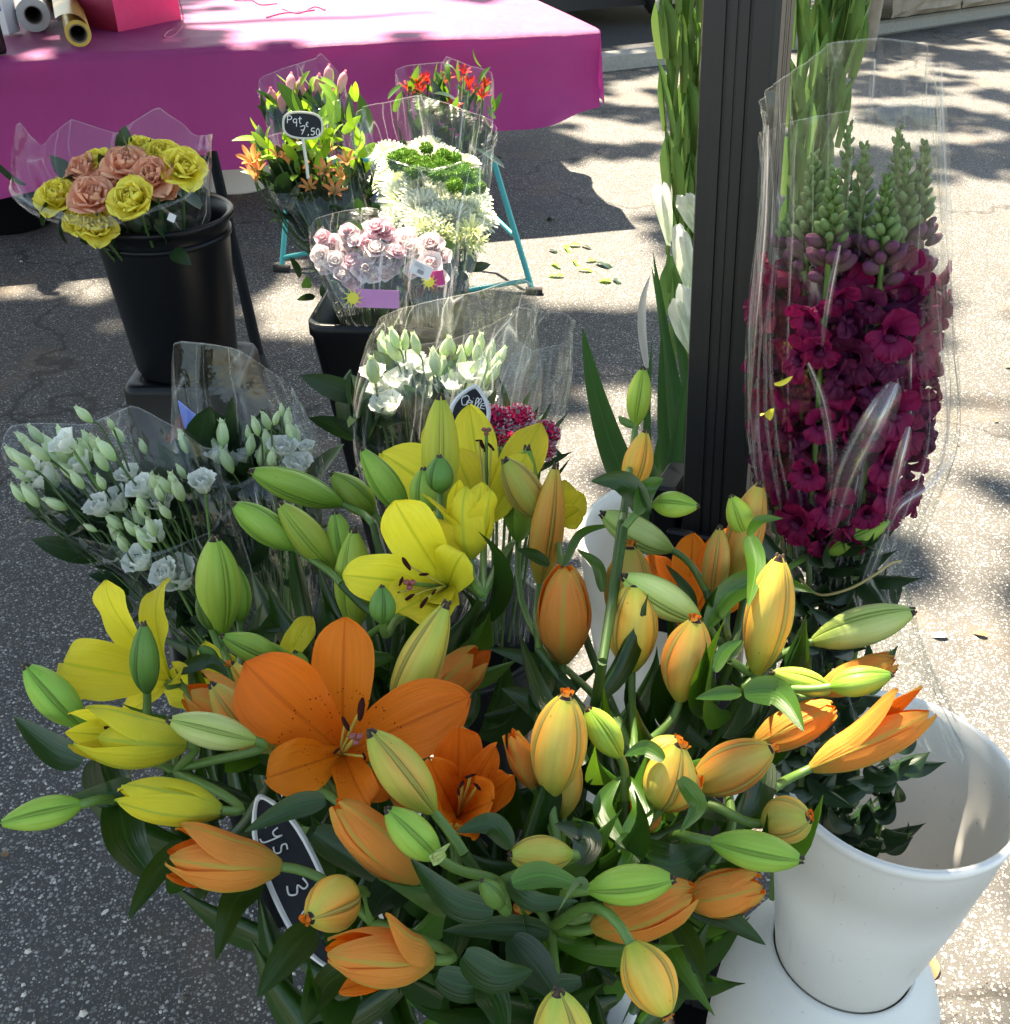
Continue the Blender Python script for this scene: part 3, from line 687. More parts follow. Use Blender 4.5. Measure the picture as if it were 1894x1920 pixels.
# ribbon scraps in the sun
for k, pp_ in enumerate((((440, 2), (470, 0), (490, 10), (520, 8)), ((530, 18), (560, 26), (590, 14), (610, 20)), ((500, 34), (530, 26), (560, 24), (590, 20)))):
    m_ = MB(); m_.tube(cpath([Z(*p) + Vector((0, 0, .004)) for p in pp_]), .0035, 8)
    o = build('ribbon', m_, ['cord_pink']); o['label'] = ['pink ribbon scrap nearest the gift bag on the sunlit table', 'curly pink ribbon scrap in the middle of the white paper', 'short pink ribbon scrap closest to the table edge on the sunlit table'][k]; o['category'] = 'ribbon'; o['group'] = 'ribbon scraps on the table'

# under the table
p = G(450, 372) + tn * .22; ub = thing('storage_bucket', p, 'white plastic bucket standing under the magenta tablecloth', 'bucket')
m_ = MB(); m_.lathe([(0, 0), (.155, 0), (.165, .012), (.195, .34), (.205, .345), (.205, .36), (.19, .36), (.16, .02), (0, .02)], p, 48); build('pail', m_, ['white_plastic'], ub)
m_ = MB(); m_.tube(cpath([p + Vector((math.cos(t) * .205, -abs(math.sin(t)) * .2, .33 - .16 * abs(math.sin(t)))) for t in [PI * k / 8 for k in range(9)]], 3), .004, 6); build('handle', m_, ['grey_plastic'], ub)
p = G(30, 440) + Vector((-.08, .16, 0)); dk = thing('black_tub', p, 'round black rubber tub in the dark under the left end of the table', 'tub')
m_ = MB(); m_.lathe([(0, 0), (.17, 0), (.20, .02), (.235, .24), (.25, .25), (.25, .27), (.225, .27), (.19, .03), (0, .03)], p, 48); build('tub_shell', m_, ['black_matt'], dk)
m_ = MB(); m_.lathe([(.236, .19), (.243, .19), (.243, .21), (.238, .21)], p, 48); build('hoop', m_, ['rubber'], dk)

# black folding stand behind the rose bucket
f0 = G(490, 690); stn = thing('folding_stand', f0, 'black metal folding stand leaning behind the bucket of roses', 'stand')
u0 = HY(398, 285, f0.y + .38)
for (a_, b_) in ((f0, u0), (f0 + Vector((-.33, .0, 0)), u0 + Vector((-.30, 0, 0)))):
    m_ = MB(); m_.tube([a_, a_.lerp(b_, .5), b_], [.019, .018, .017], 10, flat=.7); build('leg', m_, ['black_matt'], stn)
for t in (.97,):
    m_ = MB(); m_.tube([f0.lerp(u0, t), (f0 + Vector((-.33, 0, 0))).lerp(u0 + Vector((-.30, 0, 0)), t)], .010, 8); build('crossbar', m_, ['black_matt'], stn)
m_ = MB(); m_.tube([f0, f0 + (u0 - f0).normalized() * .04], .023, 10); build('rubber_foot', m_, ['rubber'], stn)

# teal folding stand
tl, trr = G(528, 508), G(1000, 550)
ts = thing('easel_stand', tl, 'teal painted tubular folding stand with black feet behind the sunlit bouquets', 'stand')
tt1 = HY(925, 300, trr.y + .25); tt0 = HY(545, 300, tl.y + .25)
bk = G(905, 395) + Vector((0, .2, 0))
for a_, b_ in ((trr, tt1), (tl, tt0)):
    m_ = MB(); m_.tube([a_, b_], .0115, 10); build('leg', m_, ['teal_paint'], ts)
    m_ = MB(); m_.tube([a_ + Vector((-.03, .0, .010)), a_ + Vector((.035, -.005, .010))], .016, 10); build('rubber_foot', m_, ['rubber'], ts)
for a_, b_ in ((trr + Vector((-.01, .25, .0)) , tt1.lerp(trr, .3)), ):
    pass
m_ = MB(); m_.tube([trr.lerp(tt1, .10), trr.lerp(tt1, .10) + (HY(870, 545, trr.y + .02) - trr.lerp(tt1, .10)) * 2.4], .0095, 10); build('crossbar', m_, ['teal_paint'], ts)
m_ = MB(); m_.tube([tl.lerp(tt0, .12), HY(590, 472, tl.y), HY(690, 450, tl.y)], .0095, 10); build('crossbar', m_, ['teal_paint'], ts)
m_ = MB(); m_.tube([HY(962, 440, trr.y + .14), HY(905, 385, trr.y + .35), HY(800, 300, trr.y + .5)], .009, 10); build('brace', m_, ['teal_paint'], ts)
m_ = MB(); m_.tube([tt0, tt1], .011, 10); build('crossbar', m_, ['teal_paint'], ts)

# litter on the asphalt
def leafbit(px, py, L, W, rz, mat, name, label, cat, grp=None, curl=.25):
    m_ = MB(); m_.petal(0, L, W, PI / 2 - curl, PI / 2 + curl * 1.6, .15, .0, 6, 4, prof=POINT)
    p = G(px, py) + Vector((0, 0, .006)); o = build(name, m_, [mat], None, Matrix.Translation(p) @ Matrix.Rotation(rz, 4, 'Z'))
    o['label'] = label; o['category'] = cat
    if grp: o['group'] = grp
LSC = ['highest scrap of green leaf, alone above the others right of the teal stand', 'long green leaf scrap at the upper left of the litter patch by the teal stand', 'pale green scrap at the top centre of the litter patch', 'dark green scrap at the top right of the litter patch', 'green scrap in the middle left of the litter patch', 'small green scrap in the very middle of the litter patch', 'dark curled scrap on the right side of the litter patch', 'green scrap at the lower left of the litter patch, near the bottom', 'light green scrap at the bottom centre of the litter patch', 'dark leaf crumb farthest right of the litter patch', 'green leaf crumb touching the farthest right dark crumb', 'dark stub of leaf lowest on the left of the litter patch', 'leftmost green scrap, closest to the foot of the teal stand']
gl = random.Random(21); locs = [(1040, 410), (1060, 465), (1088, 462), (1108, 468), (1075, 490), (1098, 492), (1118, 495), (1050, 505), (1085, 508), (1150, 525), (1145, 530), (1057, 520), (1030, 470)]
for k, (px, py) in enumerate(locs):
    leafbit(px, py, gl.uniform(.05, .11), gl.uniform(.02, .04), gl.uniform(0, 6.3), 'fresh_leaf' if k % 3 else 'dark_leaf', 'fallen_leaf', LSC[k], 'leaf', 'green leaf scraps on the asphalt right of the teal stand', .5)
for px, py, mat, lab, L in ((1775, 1195, 'petal_waste', 'shrivelled whitish petal lying on the asphalt below the snapdragon sleeve', .035), (1745, 1800, 'brown_leaf', 'small brown dry leaf right of the white pedestal', .035),
                            (1850, 1195, 'brown_leaf', 'brown leaf crumb on the asphalt at the right edge of the stall', .03), (1885, 690, 'yellow_waste', 'yellow leaf scrap at the right edge of the photo', .035), (1870, 790, 'brown_leaf', 'dark crumb of leaf on the sunny asphalt at far right', .018),
                            (15, 1610, 'brown_leaf', 'brown leaf crumb on the shaded asphalt at bottom left', .018), (205, 1710, 'petal_waste', 'single pale pebble on the shaded asphalt at bottom left', .014), (1290, 215, 'brown_leaf', 'brown leaf crumb near the kerb left of the post', .05)):
    leafbit(px, py, L, L * .55, px, mat, 'fallen_leaf' if 'petal' not in mat else 'fallen_petal', lab, 'leaf' if 'petal' not in mat else 'petal')

# loose grit and crumbs lying on the asphalt
m_ = MB(); rr_ = random.Random(8)
for i in range(2600):
    px, py = rr_.uniform(-60, 1960), rr_.uniform(130, 1990) ; p = G(px, py); s_ = rr_.uniform(.0014, .0042) * (1 if rr_.random() < .93 else 1.8)
    q = [p + Vector((s_ * math.cos(a) * rr_.uniform(.6, 1.2), s_ * math.sin(a) * rr_.uniform(.6, 1.2), .0003)) for a in (0, 1.3, 2.5, 3.8, 5.1)]; t_ = p + Vector((rr_.uniform(-1, 1) * s_ * .3, 0, s_ * rr_.uniform(.5, 1)))
    for k in range(5): m_.poly([q[k], q[(k + 1) % 5], t_], 0 if i % 3 else 1)
o = build('grit', m_, ['petal_waste', 'cardboard'], smooth=False, kind='stuff'); o['label'] = 'loose pale and dark grit scattered over the asphalt'; o['category'] = 'grit'
# ================================================================== FLOWER HEADS (unit size, opening toward +Z)
FM = {}
def cache(key, fn, mats):
    if key not in FM: FM[key] = fn().mesh(key if isinstance(key, str) else '_'.join(map(str, key)), mats)
    return FM[key]
ROSE = [(3, .42, .20, .05, -.5, .02), (3, .46, .28, .10, -.45, .05), (4, .48, .36, .18, -.30, .09), (5, .50, .44, .32, -.02, .12), (5, .50, .50, .50, .45, .14), (5, .50, .54, .75, 1.15, .16)]
def rose_petal(k, v, matname):
    def fn():
        n, L, W, a0, a1, r0 = ROSE[k]; m = MB(); m.petal(0, L * (1 + .08 * v), W * 1.15, a0, a1 + .3 * v, .30, .022 + .022 * (k > 2), 8, 10, r0=r0 * .55, prof=ROUND, seed=v * 3 + k, fr=2.2)
        return m
    return cache(('rose_petal', k, v, matname), fn, [matname])
def small_rose(v, m1, m2):
    def fn():
        m = MB()
        for k, (n, L, W, a0, a1, r0) in enumerate(ROSE):
            if k == 4 and v == 2: continue
            for i in range(n): m.petal(2 * PI * i / n + k * .7 + v, L, W * 1.15, a0, a1 + (.2 if v == 1 else 0), .3, .015, 5, 4, mat=0 if k < 3 else 1, r0=r0 * .55, prof=ROUND, seed=i + k)
        for i in range(5): m.petal(i * 1.256, .34, .12, 1.4, 2.6, .2, 0, 4, 2, mat=2, r0=.02, prof=POINT)
        return m
    return cache(('small_rose', v, m1, m2), fn, [m1, m2, 'dark_leaf'])
def alstro(v, mat):
    def fn():
        m = MB(); op = (.45, .75, .2)[v]
        for i in range(6): m.petal(i * PI / 3, .72, .30 if i % 2 else .22, .15, op + .5, .22, .01, 8, 4, r0=.03, prof=lambda t: ROUND(t) * (.35 + .65 * t), seed=i)
        for i in range(4): m.tube([(0, 0, 0), (.05 * math.cos(i * 1.6), .05 * math.sin(i * 1.6), .5)], .008, 4, mat=1)
        m.tube([(0, 0, -.28), (0, 0, .02)], [.03, .06], 6, mat=1)
        return m
    return cache(('alstroemeria', v, mat), fn, [mat, 'stalk_pale'])
def alstro_bud(mat):
    def fn():
        m = MB(); m.lathe([(.0, -.3), (.05, -.28), (.07, -.1), (.15, .1), (.20, .4), (.17, .62), (.06, .78), (0, .8)], n=12)
        for i in range(3): m.petal(i * 2.1, .98, .24, .25, -.35, .5, 0, 6, 3, mat=0, r0=.06, z0=-.08, prof=ROUND)
        return m
    return cache(('alstro_bud', mat), fn, [mat])
def chrys(v, m1):
    def fn():
        m = MB(); r = random.Random(v)
        for k in range(7):
            n = 9 + k * 3
            for i in range(n): m.petal(2 * PI * i / n + k * .37, .30 + .045 * k, .085, .1 + .22 * k, .0 + .26 * k + r.uniform(-.1, .15), .35, 0, 4, 2, r0=.02, prof=lambda t: .5 + .5 * ROUND(t))
        return m
    return cache(('chrysanthemum', v, m1), fn, [m1])
def spider(v, m1):
    def fn():
        m = MB(); r = random.Random(v)
        for k in range(60):
            m.petal(r.uniform(0, 6.3), r.uniform(.35, .6), .045, r.uniform(.1, 1.5), r.uniform(.3, 2.4), .3, 0, 6, 1, r0=.02, prof=lambda t: 1.0)
        return m
    return cache(('spider_chrys', v, m1), fn, [m1])
def pompon():
    def fn():
        m = MB(); n = 150
        m.ell((0, 0, 0), .34, .34, .26, n=16, m=8)
        for i in range(n):
            z = 1 - 1.75 * (i + .5) / n; th = i * 2.39996; q = math.sqrt(max(0, 1 - z * z)); d = Vector((q * math.cos(th), q * math.sin(th), z * .8))
            m.petal(0, .2, .085, .25, -.35, .4, 0, 3, 2, prof=ROUND, M=along(d * .30, d * 1.0, i) @ Matrix.Diagonal((1, 1, 1 / (d * .7).length, 1)))
        return m
    return cache('pompon_chrys', fn, ['chrys_green'])
def lisi_bud(v):
    def fn():
        m = MB(); rows = []; tw = 1.5 + v
        for j in range(13):
            t = j / 12; r = curve1([(0, .05), (.12, .15), (.35, .23), (.6, .22), (.85, .13), (1, .05)], t)
            rows.append([Vector((r * (1 + .14 * math.cos(5 * a + tw * t * 2)) * math.cos(a), r * (1 + .14 * math.cos(5 * a + tw * t * 2)) * math.sin(a), t)) for a in [2 * PI * k / 20 for k in range(20)]])
        m.grid(rows, close=True); m.poly(rows[-1])
        for i in range(3 if v else 2): m.petal(i * 2.2, .34, .16, -.2, .35, .2, .01, 4, 3, r0=.10, z0=.72, prof=ROUND)
        for i in range(5): m.petal(i * 1.257, .42, .055, .55, -.05, .1, 0, 4, 1, mat=1, r0=.02, prof=POINT)
        return m
    return cache(('lisianthus_bud', v), fn, ['lisi_bud', 'stalk_pale'])
def lisi_open(v):
    def fn():
        m = MB()
        for k, (n, L, W, a0, a1, r0) in enumerate([(3, .5, .42, .05, -.25, .05), (4, .58, .55, .30, .0, .08), (5, .64, .62, .55, .45, .10)][:3]):
            for i in range(n): m.petal(2 * PI * i / n + k * .5 + v, L, W, a0, a1 + v * .25, .28, .035, 8, 7, r0=r0, prof=FAN if k == 2 else ROUND, seed=i + 3 * v, fr=2.6)
        for i in range(5): m.petal(i * 1.257, .3, .05, 1.2, .5, .1, 0, 4, 1, mat=1, r0=.02, prof=POINT)
        m.lathe([(.0, -.02), (.12, .03), (.16, .2), (0, .24)], n=12, mat=2)
        return m
    return cache(('lisianthus', v), fn, ['white_petal', 'stalk_pale', 'lisi_bud'])
def carnation(v):
    def fn():
        m = MB(); r = random.Random(v)
        for k in range(5):
            for i in range(5 + k):
                az = 2 * PI * i / (5 + k) + k; a1 = .1 + .34 * k; sd = r.random() * 9
                m.petal(az, .55, .50, a1 * .3, a1 + .3, .1, .05, 16, 8, prof=FAN, seed=sd, fr=5)
                m.petal(az, .565, .505, a1 * .3, a1 + .305, .1, .05, 16, 8, mat=1, prof=lambda t: FAN(t) if t > .97 else .015, seed=sd, fr=5)
        m.lathe([(.04, -.4), (.12, -.36), (.14, -.1), (.16, 0)], n=12, mat=2)
        return m
    return cache(('carnation', v), fn, ['carn_white', 'carn_red', 'stalk_pale'])
def unit_leaf(v, mat):
    def fn():
        m = MB(); b = (.5, .9, 1.4, .2)[v % 4]; pf = lambda t: max(.03, math.sin(PI * (.07 + .93 * t) ** .78)) ** 1.25 if t < 1 else .02
        rr, zz = 0.0, 0.0; rows = []; n = 12
        for j in range(n + 1):
            t = j / n; an = .15 + b * t
            if j: rr += math.sin(an) / n; zz += math.cos(an) / n
            wd = .5 * pf(t); row = []
            for q in (-1, -.55, 0, .55, 1):
                off = .32 * wd * q * q + .03 * wd * math.sin(t * 9 + q * 2)
                row.append(Vector((q * wd, -(rr - math.cos(an) * off), zz + math.sin(an) * off)))
            rows.append(row)
        m.grid(rows); return m
    return cache(('leaf', v, mat), fn, [mat])
def leaf_at(parent, p, d, L, W, mat='lily_leaf', v=None, rg=random, roll=None, name='leaf', **k):
    d = Vector(d).normalized(); v = rg.randrange(4) if v is None else v
    up = Vector((0, 0, 1)); x = d.cross(up)
    if x.length < .05: x = Vector((1, 0, 0))
    x.normalize(); y = d.cross(x) * -1; y = x.cross(d) * -1
    # local -Y is the droop side : make it point down/outward
    M3 = Matrix((x, -(x.cross(d)).normalized() * -1, d)).transposed()
    M3 = Matrix((x, d.cross(x), d)).transposed()
    M = Matrix.Translation(p) @ M3.to_4x4()
    if roll: M = M @ Matrix.Rotation(roll, 4, 'Z')
    return put(name, unit_leaf(v, mat), parent, M @ Matrix.Diagonal((W, L, L, 1)), **k)

def stemline(parent, pts, r, mat='stalk', name='stem', n=5):
    m = MB(); pp = cpath(pts, 5); m.tube(pp, [r] * len(pp), n); return build(name, m, [mat], parent)

def sleeve(parent, rows, kd=.5, top=None, mat='film', seed=0, amp=.006, nc=84, sub=6, dv=(0, 1, .0), hem=None, ncr=9, name='cellophane_sleeve', **kw):
    dv = Vector(dv).normalized(); pts = [(P((xl + xr) / 2, y, d), (xr - xl) / 2 / F * d) for y, xl, xr, d in rows]
    cs = cpath([p for p, h in pts], sub); hs = [max(.004, v.x) for v in cpath([Vector((h, 0, 0)) for p, h in pts], sub)]
    n = len(cs); out = []; acc = 0
    ax = (cs[-1] - cs[-3]).normalized(); ax0 = (cs[0] - cs[2]).normalized()
    def interp(tb, a):
        a = a % 360
        for i in range(len(tb)):
            a0, h0 = tb[i]; a1, h1 = tb[(i + 1) % len(tb)]
            if i == len(tb) - 1: a1 += 360
            if a0 <= a <= a1: return lerp(h0, h1, (a - a0) / max(1e-6, a1 - a0))
            if i == len(tb) - 1 and a + 360 <= a1: return lerp(h0, h1, (a + 360 - a0) / (a1 - a0))
        return tb[0][1]
    for j in range(n):
        t = j / (n - 1); row = []
        for i in range(nc):
            an = 2 * PI * i / nc; ca, sa = math.cos(an), math.sin(an)
            # rounded rectangle like section
            rr = 1 / (abs(ca) ** 2.5 + abs(sa) ** 2.5) ** (1 / 2.5)
            x = hs[j] * rr * ca; y = hs[j] * kd * rr * sa
            nv = noise.noise(Vector((ca * 2.4 + seed, sa * 2.4, t * 2.2))) + .8 * abs(noise.noise(Vector((ca * 5 + seed * 2, sa * 5, t * 3.5 + 4)))) + .35 * abs(noise.noise(Vector((ca * 13 + seed, sa * 13, t * 7))))
            f = 1 + (nv * amp / max(hs[j], .02)) if hs[j] else 1
            p = cs[j] + RT * x * f + dv * y * f
            if top: p = p + ax * interp(top, math.degrees(an)) * max(0, (t - .45) / .55) ** 1.6
            if hem: p = p + ax0 * interp(hem, math.degrees(an)) * max(0, (.3 - t) / .3)
            row.append(p)
        out.append(row)
    m = MB(); m.grid(out, close=True); slv = build(name, m, [mat], parent, **kw)
    rc_ = random.Random(seed + 100)
    for q in range(ncr):
        i = int(nc * rc_.uniform(.53, .97)); j0 = int(n * rc_.uniform(.1, .55)); j1 = min(n - 1, j0 + int(n * rc_.uniform(.25, .6)))
        if j1 - j0 < 3: continue
        dr = rc_.uniform(-.35, .35); rows_ = []; wm = rc_.uniform(.0012, .0032) * (cs[0] - CAMP).length
        for j in range(j0, j1 + 1):
            t = (j - j0) / (j1 - j0); ii = i + dr * (j - j0); a_ = Vector(out[j][int(ii) % nc]).lerp(Vector(out[j][(int(ii) + 1) % nc]), ii - math.floor(ii)); o_ = (a_ - cs[j]).normalized(); tg = (Vector(out[min(j + 1, n - 1)][int(ii) % nc]) - Vector(out[max(0, j - 1)][int(ii) % nc])).normalized(); s_ = tg.cross(o_).normalized(); ww = wm * math.sin(PI * (.05 + .9 * t))
            rows_.append([a_ + o_ * .0006 - s_ * ww, a_ + o_ * (.0006 + ww * .9), a_ + o_ * .0006 + s_ * ww])
        m = MB(); m.grid(rows_); build('cellophane_fold_glint', m, ['film_fold_glint'], parent)  # crease strip with highlights painted into its colour
    return slv

def foliage(parent, cells, mat, rg, name='foliage', stuff=True, droop=.6):
    """small leaves joined: cells = list of (point, direction, n, spread, L, W)"""
    m = MB()
    for p, d, n, spr, L, W in cells:
        for i in range(n):
            q = p + Vector((rg.gauss(0, spr), rg.gauss(0, spr), rg.gauss(0, spr)))
            dd = (Vector(d).normalized() + Vector((rg.gauss(0, .55), rg.gauss(0, .55), rg.gauss(0, .4)))).normalized()
            k = rg.uniform(.7, 1.25)
            m.petal(0, L * k, W * k, .1, rg.uniform(.1, droop * 1.6), .25, 0, 5, 2, prof=POINT, M=along(q, q + dd, rg.uniform(0, 6.3), 1, 1, 1))
    return build(name, m, [mat], parent, kind='stuff') if stuff else build(name, m, [mat], parent)

def big_rose(parent, p, d, size, mat, roll=0, lab=None):
    d = Vector(d).normalized(); M = along(p, p + d, roll, size, size, size)
    m = FM.get('rose_cup')
    if not m:
        q = MB(); q.lathe([(.01, -.12), (.07, -.1), (.10, 0), (.04, .03)], n=10)
        for i in range(5): q.petal(i * 1.256, .3, .09, 1.2, 2.4, .2, 0, 4, 2, r0=.05, prof=POINT)
        m = FM['rose_cup'] = q.mesh('rose_cup', ['dark_leaf'])
    c = put('rose', m, parent, M, label=lab) if lab else put('rose', m, parent, M)
    rg = random.Random(int(p.x * 1e4))
    for k, (n, L, W, a0, a1, r0) in enumerate(ROSE):
        for i in range(n):
            put('petal', rose_petal(k, rg.randrange(2), mat), c, M @ Matrix.Rotation(2 * PI * i / n + k * .75 + rg.uniform(-.15, .15), 4, 'Z') @ Matrix.Rotation(rg.uniform(-.16, .16), 4, 'X') @ Matrix.Rotation(rg.uniform(-.1, .1), 4, 'Y'))
    return c

# ================================================================== LEFT: ROSES IN BLACK BUCKET ON BLACK CRATE
bc = P(300, 400, 2.14); bz = bc.z; zb = .475
crate = thing('plastic_crate', (bc.x, bc.y, 0), 'black upturned square bucket holding up the bucket of roses', 'crate')
ct = P(335, 712, 2.2); ct = Vector((bc.x + .035, bc.y + .0, zb))
def sqbucket(parent, c, top, h, bot, mats, rim=.012, upside=False, z0=0, wall=.006, rot=0):
    m = MB(); Mr = Matrix.Rotation(rot, 3, 'Z')
    def ring(s, z, b=.03):
        out = []
        for sx, sy in ((1, 1), (-1, 1), (-1, -1), (1, -1)):
            for q in range(5):
                an = math.atan2(sy, sx) - PI / 4 + q * PI / 8
                out.append(Vector(c) + Mr @ Vector((sx * (s - b) + b * math.cos(an), sy * (s - b) + b * math.sin(an), z)))
        return out
    if upside:
        rows = [ring(bot + rim, z0), ring(bot + rim, z0 + .03), ring(bot, z0 + .032), ring(top + .004, z0 + h - .018), ring(top, z0 + h - .004), ring(top - .006, z0 + h), ring(top - .03, z0 + h - .004, .02)]
    else:
        rows = [ring(bot - .01, z0, .02), ring(bot, z0 + .01), ring(top, z0 + h - .03), ring(top + rim, z0 + h - .028), ring(top + rim, z0 + h), ring(top - wall, z0 + h), ring(bot - wall, z0 + .03), ring(.02, z0 + .03, .01)]
    m.grid(rows, close=True)
    if upside: m.poly(rows[-1])
    return m
build('crate_shell', sqbucket(crate, (bc.x + .005, bc.y + .01, 0), .125, zb, .150, None, upside=True), ['black_plastic'], crate)
bk = thing('flower_bucket', (bc.x + .02, bc.y, zb), 'round black bucket of yellow and peach roses standing on a black crate', 'bucket')
m = MB(); r0 = .148; c0 = Vector((bc.x, bc.y, 0))
m.lathe([(0, zb), (.104, zb), (.112, zb + .012), (.139, bz - .03), (.141, bz - .012), (.150, bz - .008), (.154, bz), (.148, bz + .006), (.138, bz), (.133, bz - .03), (.10, zb + .02), (0, zb + .02)], c0, 64)
build('pail', m, ['black_plastic'], bk)
m = MB(); m.lathe([(.1375, bz - .035), (.142, bz - .034), (.142, bz - .045), (.137, bz - .046)], c0, 64); build('rim', m, ['black_plastic'], bk)
rb = thing('rose_bouquet', (bc.x, bc.y, bz - .2), 'cellophane bouquet of yellow and peach roses leaning left in the round black bucket', 'bouquet')
conv = Vector((bc.x + .01, bc.y - .02, zb + .05))
rg = random.Random(5); dR = 2.0
for px, py, k, s, dd in ((115, 372, 'y', 62, 0), (155, 415, 'y', 60, .0), (170, 325, 'p', 62, .04), (178, 372, 'p', 72, -.03), (190, 305, 'y', 50, .05), (215, 345, 'p', 60, .03), (240, 315, 'p', 74, 0), (290, 335, 'p', 68, -.02), (268, 285, 'y', 62, .06), (305, 295, 'y', 62, .04),
                         (343, 318, 'y', 66, 0), (258, 378, 'y', 80, -.05), (185, 425, 'y', 55, .0), (220, 385, 'p', 50, .03), (310, 355, 'p', 50, .04), (150, 345, 'p', 50, .06)):
    p = P(px, py + 8, dR + dd); sz = s * rg.uniform(1.15, 1.45) / F * dR; d = (p - (conv + Vector((.03, 0, .05)))).normalized() + (CAMP - p).normalized() * .75 + Vector((rg.uniform(-.4, .4), 0, rg.uniform(-.1, .45)))
    big_rose(rb, p, d, sz, 'rose_yellow' if k == 'y' else 'rose_peach', rg.uniform(0, 6))
    stemline(rb, [p, p.lerp(conv, .35) + Vector((0, 0, .01)), conv + Vector((rg.uniform(-.02, .02), rg.uniform(-.02, .02), 0))], .0032)
foliage(rb, [(P(x, y, dR + .08), (0, -.3, .6), n, .03, .07, .04) for x, y, n in ((150, 400, 8), (220, 400, 14), (300, 400, 14), (340, 370, 8), (260, 330, 10), (190, 350, 8), (230, 430, 10), (300, 430, 12))], 'dark_leaf', rg)
sleeve(rb, [(455, 225, 365, 2.15), (432, 185, 375, 2.11), (395, 85, 385, 2.04), (330, 30, 390, 2.0), (270, 25, 390, 1.99)], .42, top=[(0, .02), (45, -.0), (70, .055), (95, .0), (120, .03), (140, -.02), (165, .04), (185, -.03), (230, -.10), (270, -.14), (320, -.09)], seed=3, amp=.012, mat='film_milky')
m = MB(); m.box((0, 0, 0), (.014, .001, .016), bev=0); build('price_tag', m, ['label_white'], rb, Matrix.Translation(P(322, 408, 1.95)) @ Matrix.Rotation(.5, 4, 'Y'), smooth=False)

# ================================================================== MIDDLE: SQUARE BUCKET WITH FIVE SLEEVES
sc0 = P(735, 560, 2.2); sz_ = sc0.z
sb = thing('square_bucket', (sc0.x, sc0.y, 0), 'tall square black bucket crowded with sunlit wrapped bouquets', 'bucket')
build('pail', sqbucket(sb, (sc0.x, sc0.y, 0), .150, sz_, .085, None, rot=-.08, rim=.004), ['black_plastic'], sb)
conv = Vector((sc0.x, sc0.y, .15))
def bouquet(label, name='bouquet', c=None):
    return thing(name, c if c is not None else (sc0.x, sc0.y, .2), label, 'bouquet')
def heads(par, items, mesh_fn, name, conv, rg, face=.6, stem=True, jitter=.2, fan=.8, sr=.0022):
    for it in items:
        px, py, s, d = it[:4]; p = P(px, py, d); q = (p - conv).normalized() * fan + (CAMP - p).normalized() * face + Vector((rg.uniform(-1, 1), rg.uniform(-1, 1), rg.uniform(-.4, 1))) * jitter
        sz = s / F * d; M = along(p - q.normalized() * sz * .25, p + q, rg.uniform(0, 6.3), sz, sz, sz)
        o = put(name, mesh_fn(it), par, M)
        if stem:
            e = conv + Vector((rg.uniform(-.03, .03), rg.uniform(-.03, .03), 0)); stemline(par, [p - q.normalized() * sz * .25, p.lerp(e, .4), e] if e.z > .25 or e.x < -1 else [p - q.normalized() * sz * .25, Vector((lerp(p.x, e.x, .35), lerp(p.y, e.y, .4), lerp(p.z, sz_, .5))), Vector((e.x + (p.x - e.x) * .12, e.y, sz_ + .01)), e], sr, n=4)
rg = random.Random(11)
# back right: red alstroemeria
b1_ = bouquet('upright sleeve of small red alstroemerias at the back right, against the magenta cloth', 'alstroemeria_bouquet')
cv = Vector((sc0.x + .09, sc0.y + .06, .2)); D = 2.42
it = [(x, y, rg.uniform(30, 44), D + rg.uniform(-.05, .08)) for x, y in ((765, 165), (785, 158), (775, 172), (800, 150), (815, 160), (870, 135), (862, 150), (880, 160), (895, 175), (882, 185), (905, 180), (850, 200), (790, 170), (910, 160), (835, 150))]
heads(b1_, it, lambda i: alstro(rg.randrange(3), 'alstro_red'), 'alstroemeria', cv, rg)
foliage(b1_, [(P(x, y, D + .02), (rg.uniform(-.3, .3), -.3, .8), 3, .02, .055, .016) for x, y in ((770, 190), (800, 185), (830, 180), (860, 185), (900, 190), (910, 210), (780, 220), (820, 215), (860, 225), (895, 235), (840, 160), (870, 150), (800, 160), (905, 165))], 'lily_leaf_light', rg)
foliage(b1_, [(P(x, y, D + .02), (0, -.3, .8), 9, .03, .09, .03) for x, y in ((780, 240), (820, 245), (860, 255), (890, 265), (800, 280), (850, 285), (880, 290))], 'dark_leaf', rg)
sleeve(b1_, [(520, 770, 850, 2.3), (400, 760, 880, 2.36), (300, 750, 915, 2.4), (200, 745, 925, 2.41), (145, 745, 925, 2.42)], .42, top=[(0, -.0), (60, .02), (90, .045), (93, .03), (160, .02), (180, .015), (225, -.02), (270, -.05), (320, -.02)], seed=11, amp=.006)
# back left: pink alstroemeria buds
b2_ = bouquet('sleeve of pink alstroemeria buds at the back left, above the small price plaque', 'alstroemeria_bouquet'); cv = Vector((sc0.x - .08, sc0.y + .06, .2))
it = [(x, y, 46, D + rg.uniform(-.05, .06)) for x, y in ((512, 192), (562, 175), (570, 180), (597, 165), (560, 205), (628, 190), (640, 160), (545, 165), (615, 150), (530, 200))]
heads(b2_, it, lambda i: alstro_bud('alstro_pink'), 'alstroemeria_bud', cv, rg, face=.3, jitter=.3)
foliage(b2_, [(P(x, y, D), (rg.uniform(-.3, .3), -.2, .8), 3, .018, .055, .020) for x, y in ((515, 205), (540, 190), (575, 180), (590, 200), (620, 200), (640, 180), (610, 170), (560, 195), (540, 215), (640, 215), (600, 220))], 'fresh_leaf', rg)
foliage(b2_, [(P(x, y, D), (0, -.2, .8), 8, .03, .08, .03) for x, y in ((520, 230), (560, 235), (620, 235), (640, 260), (600, 280))], 'dark_leaf', rg)
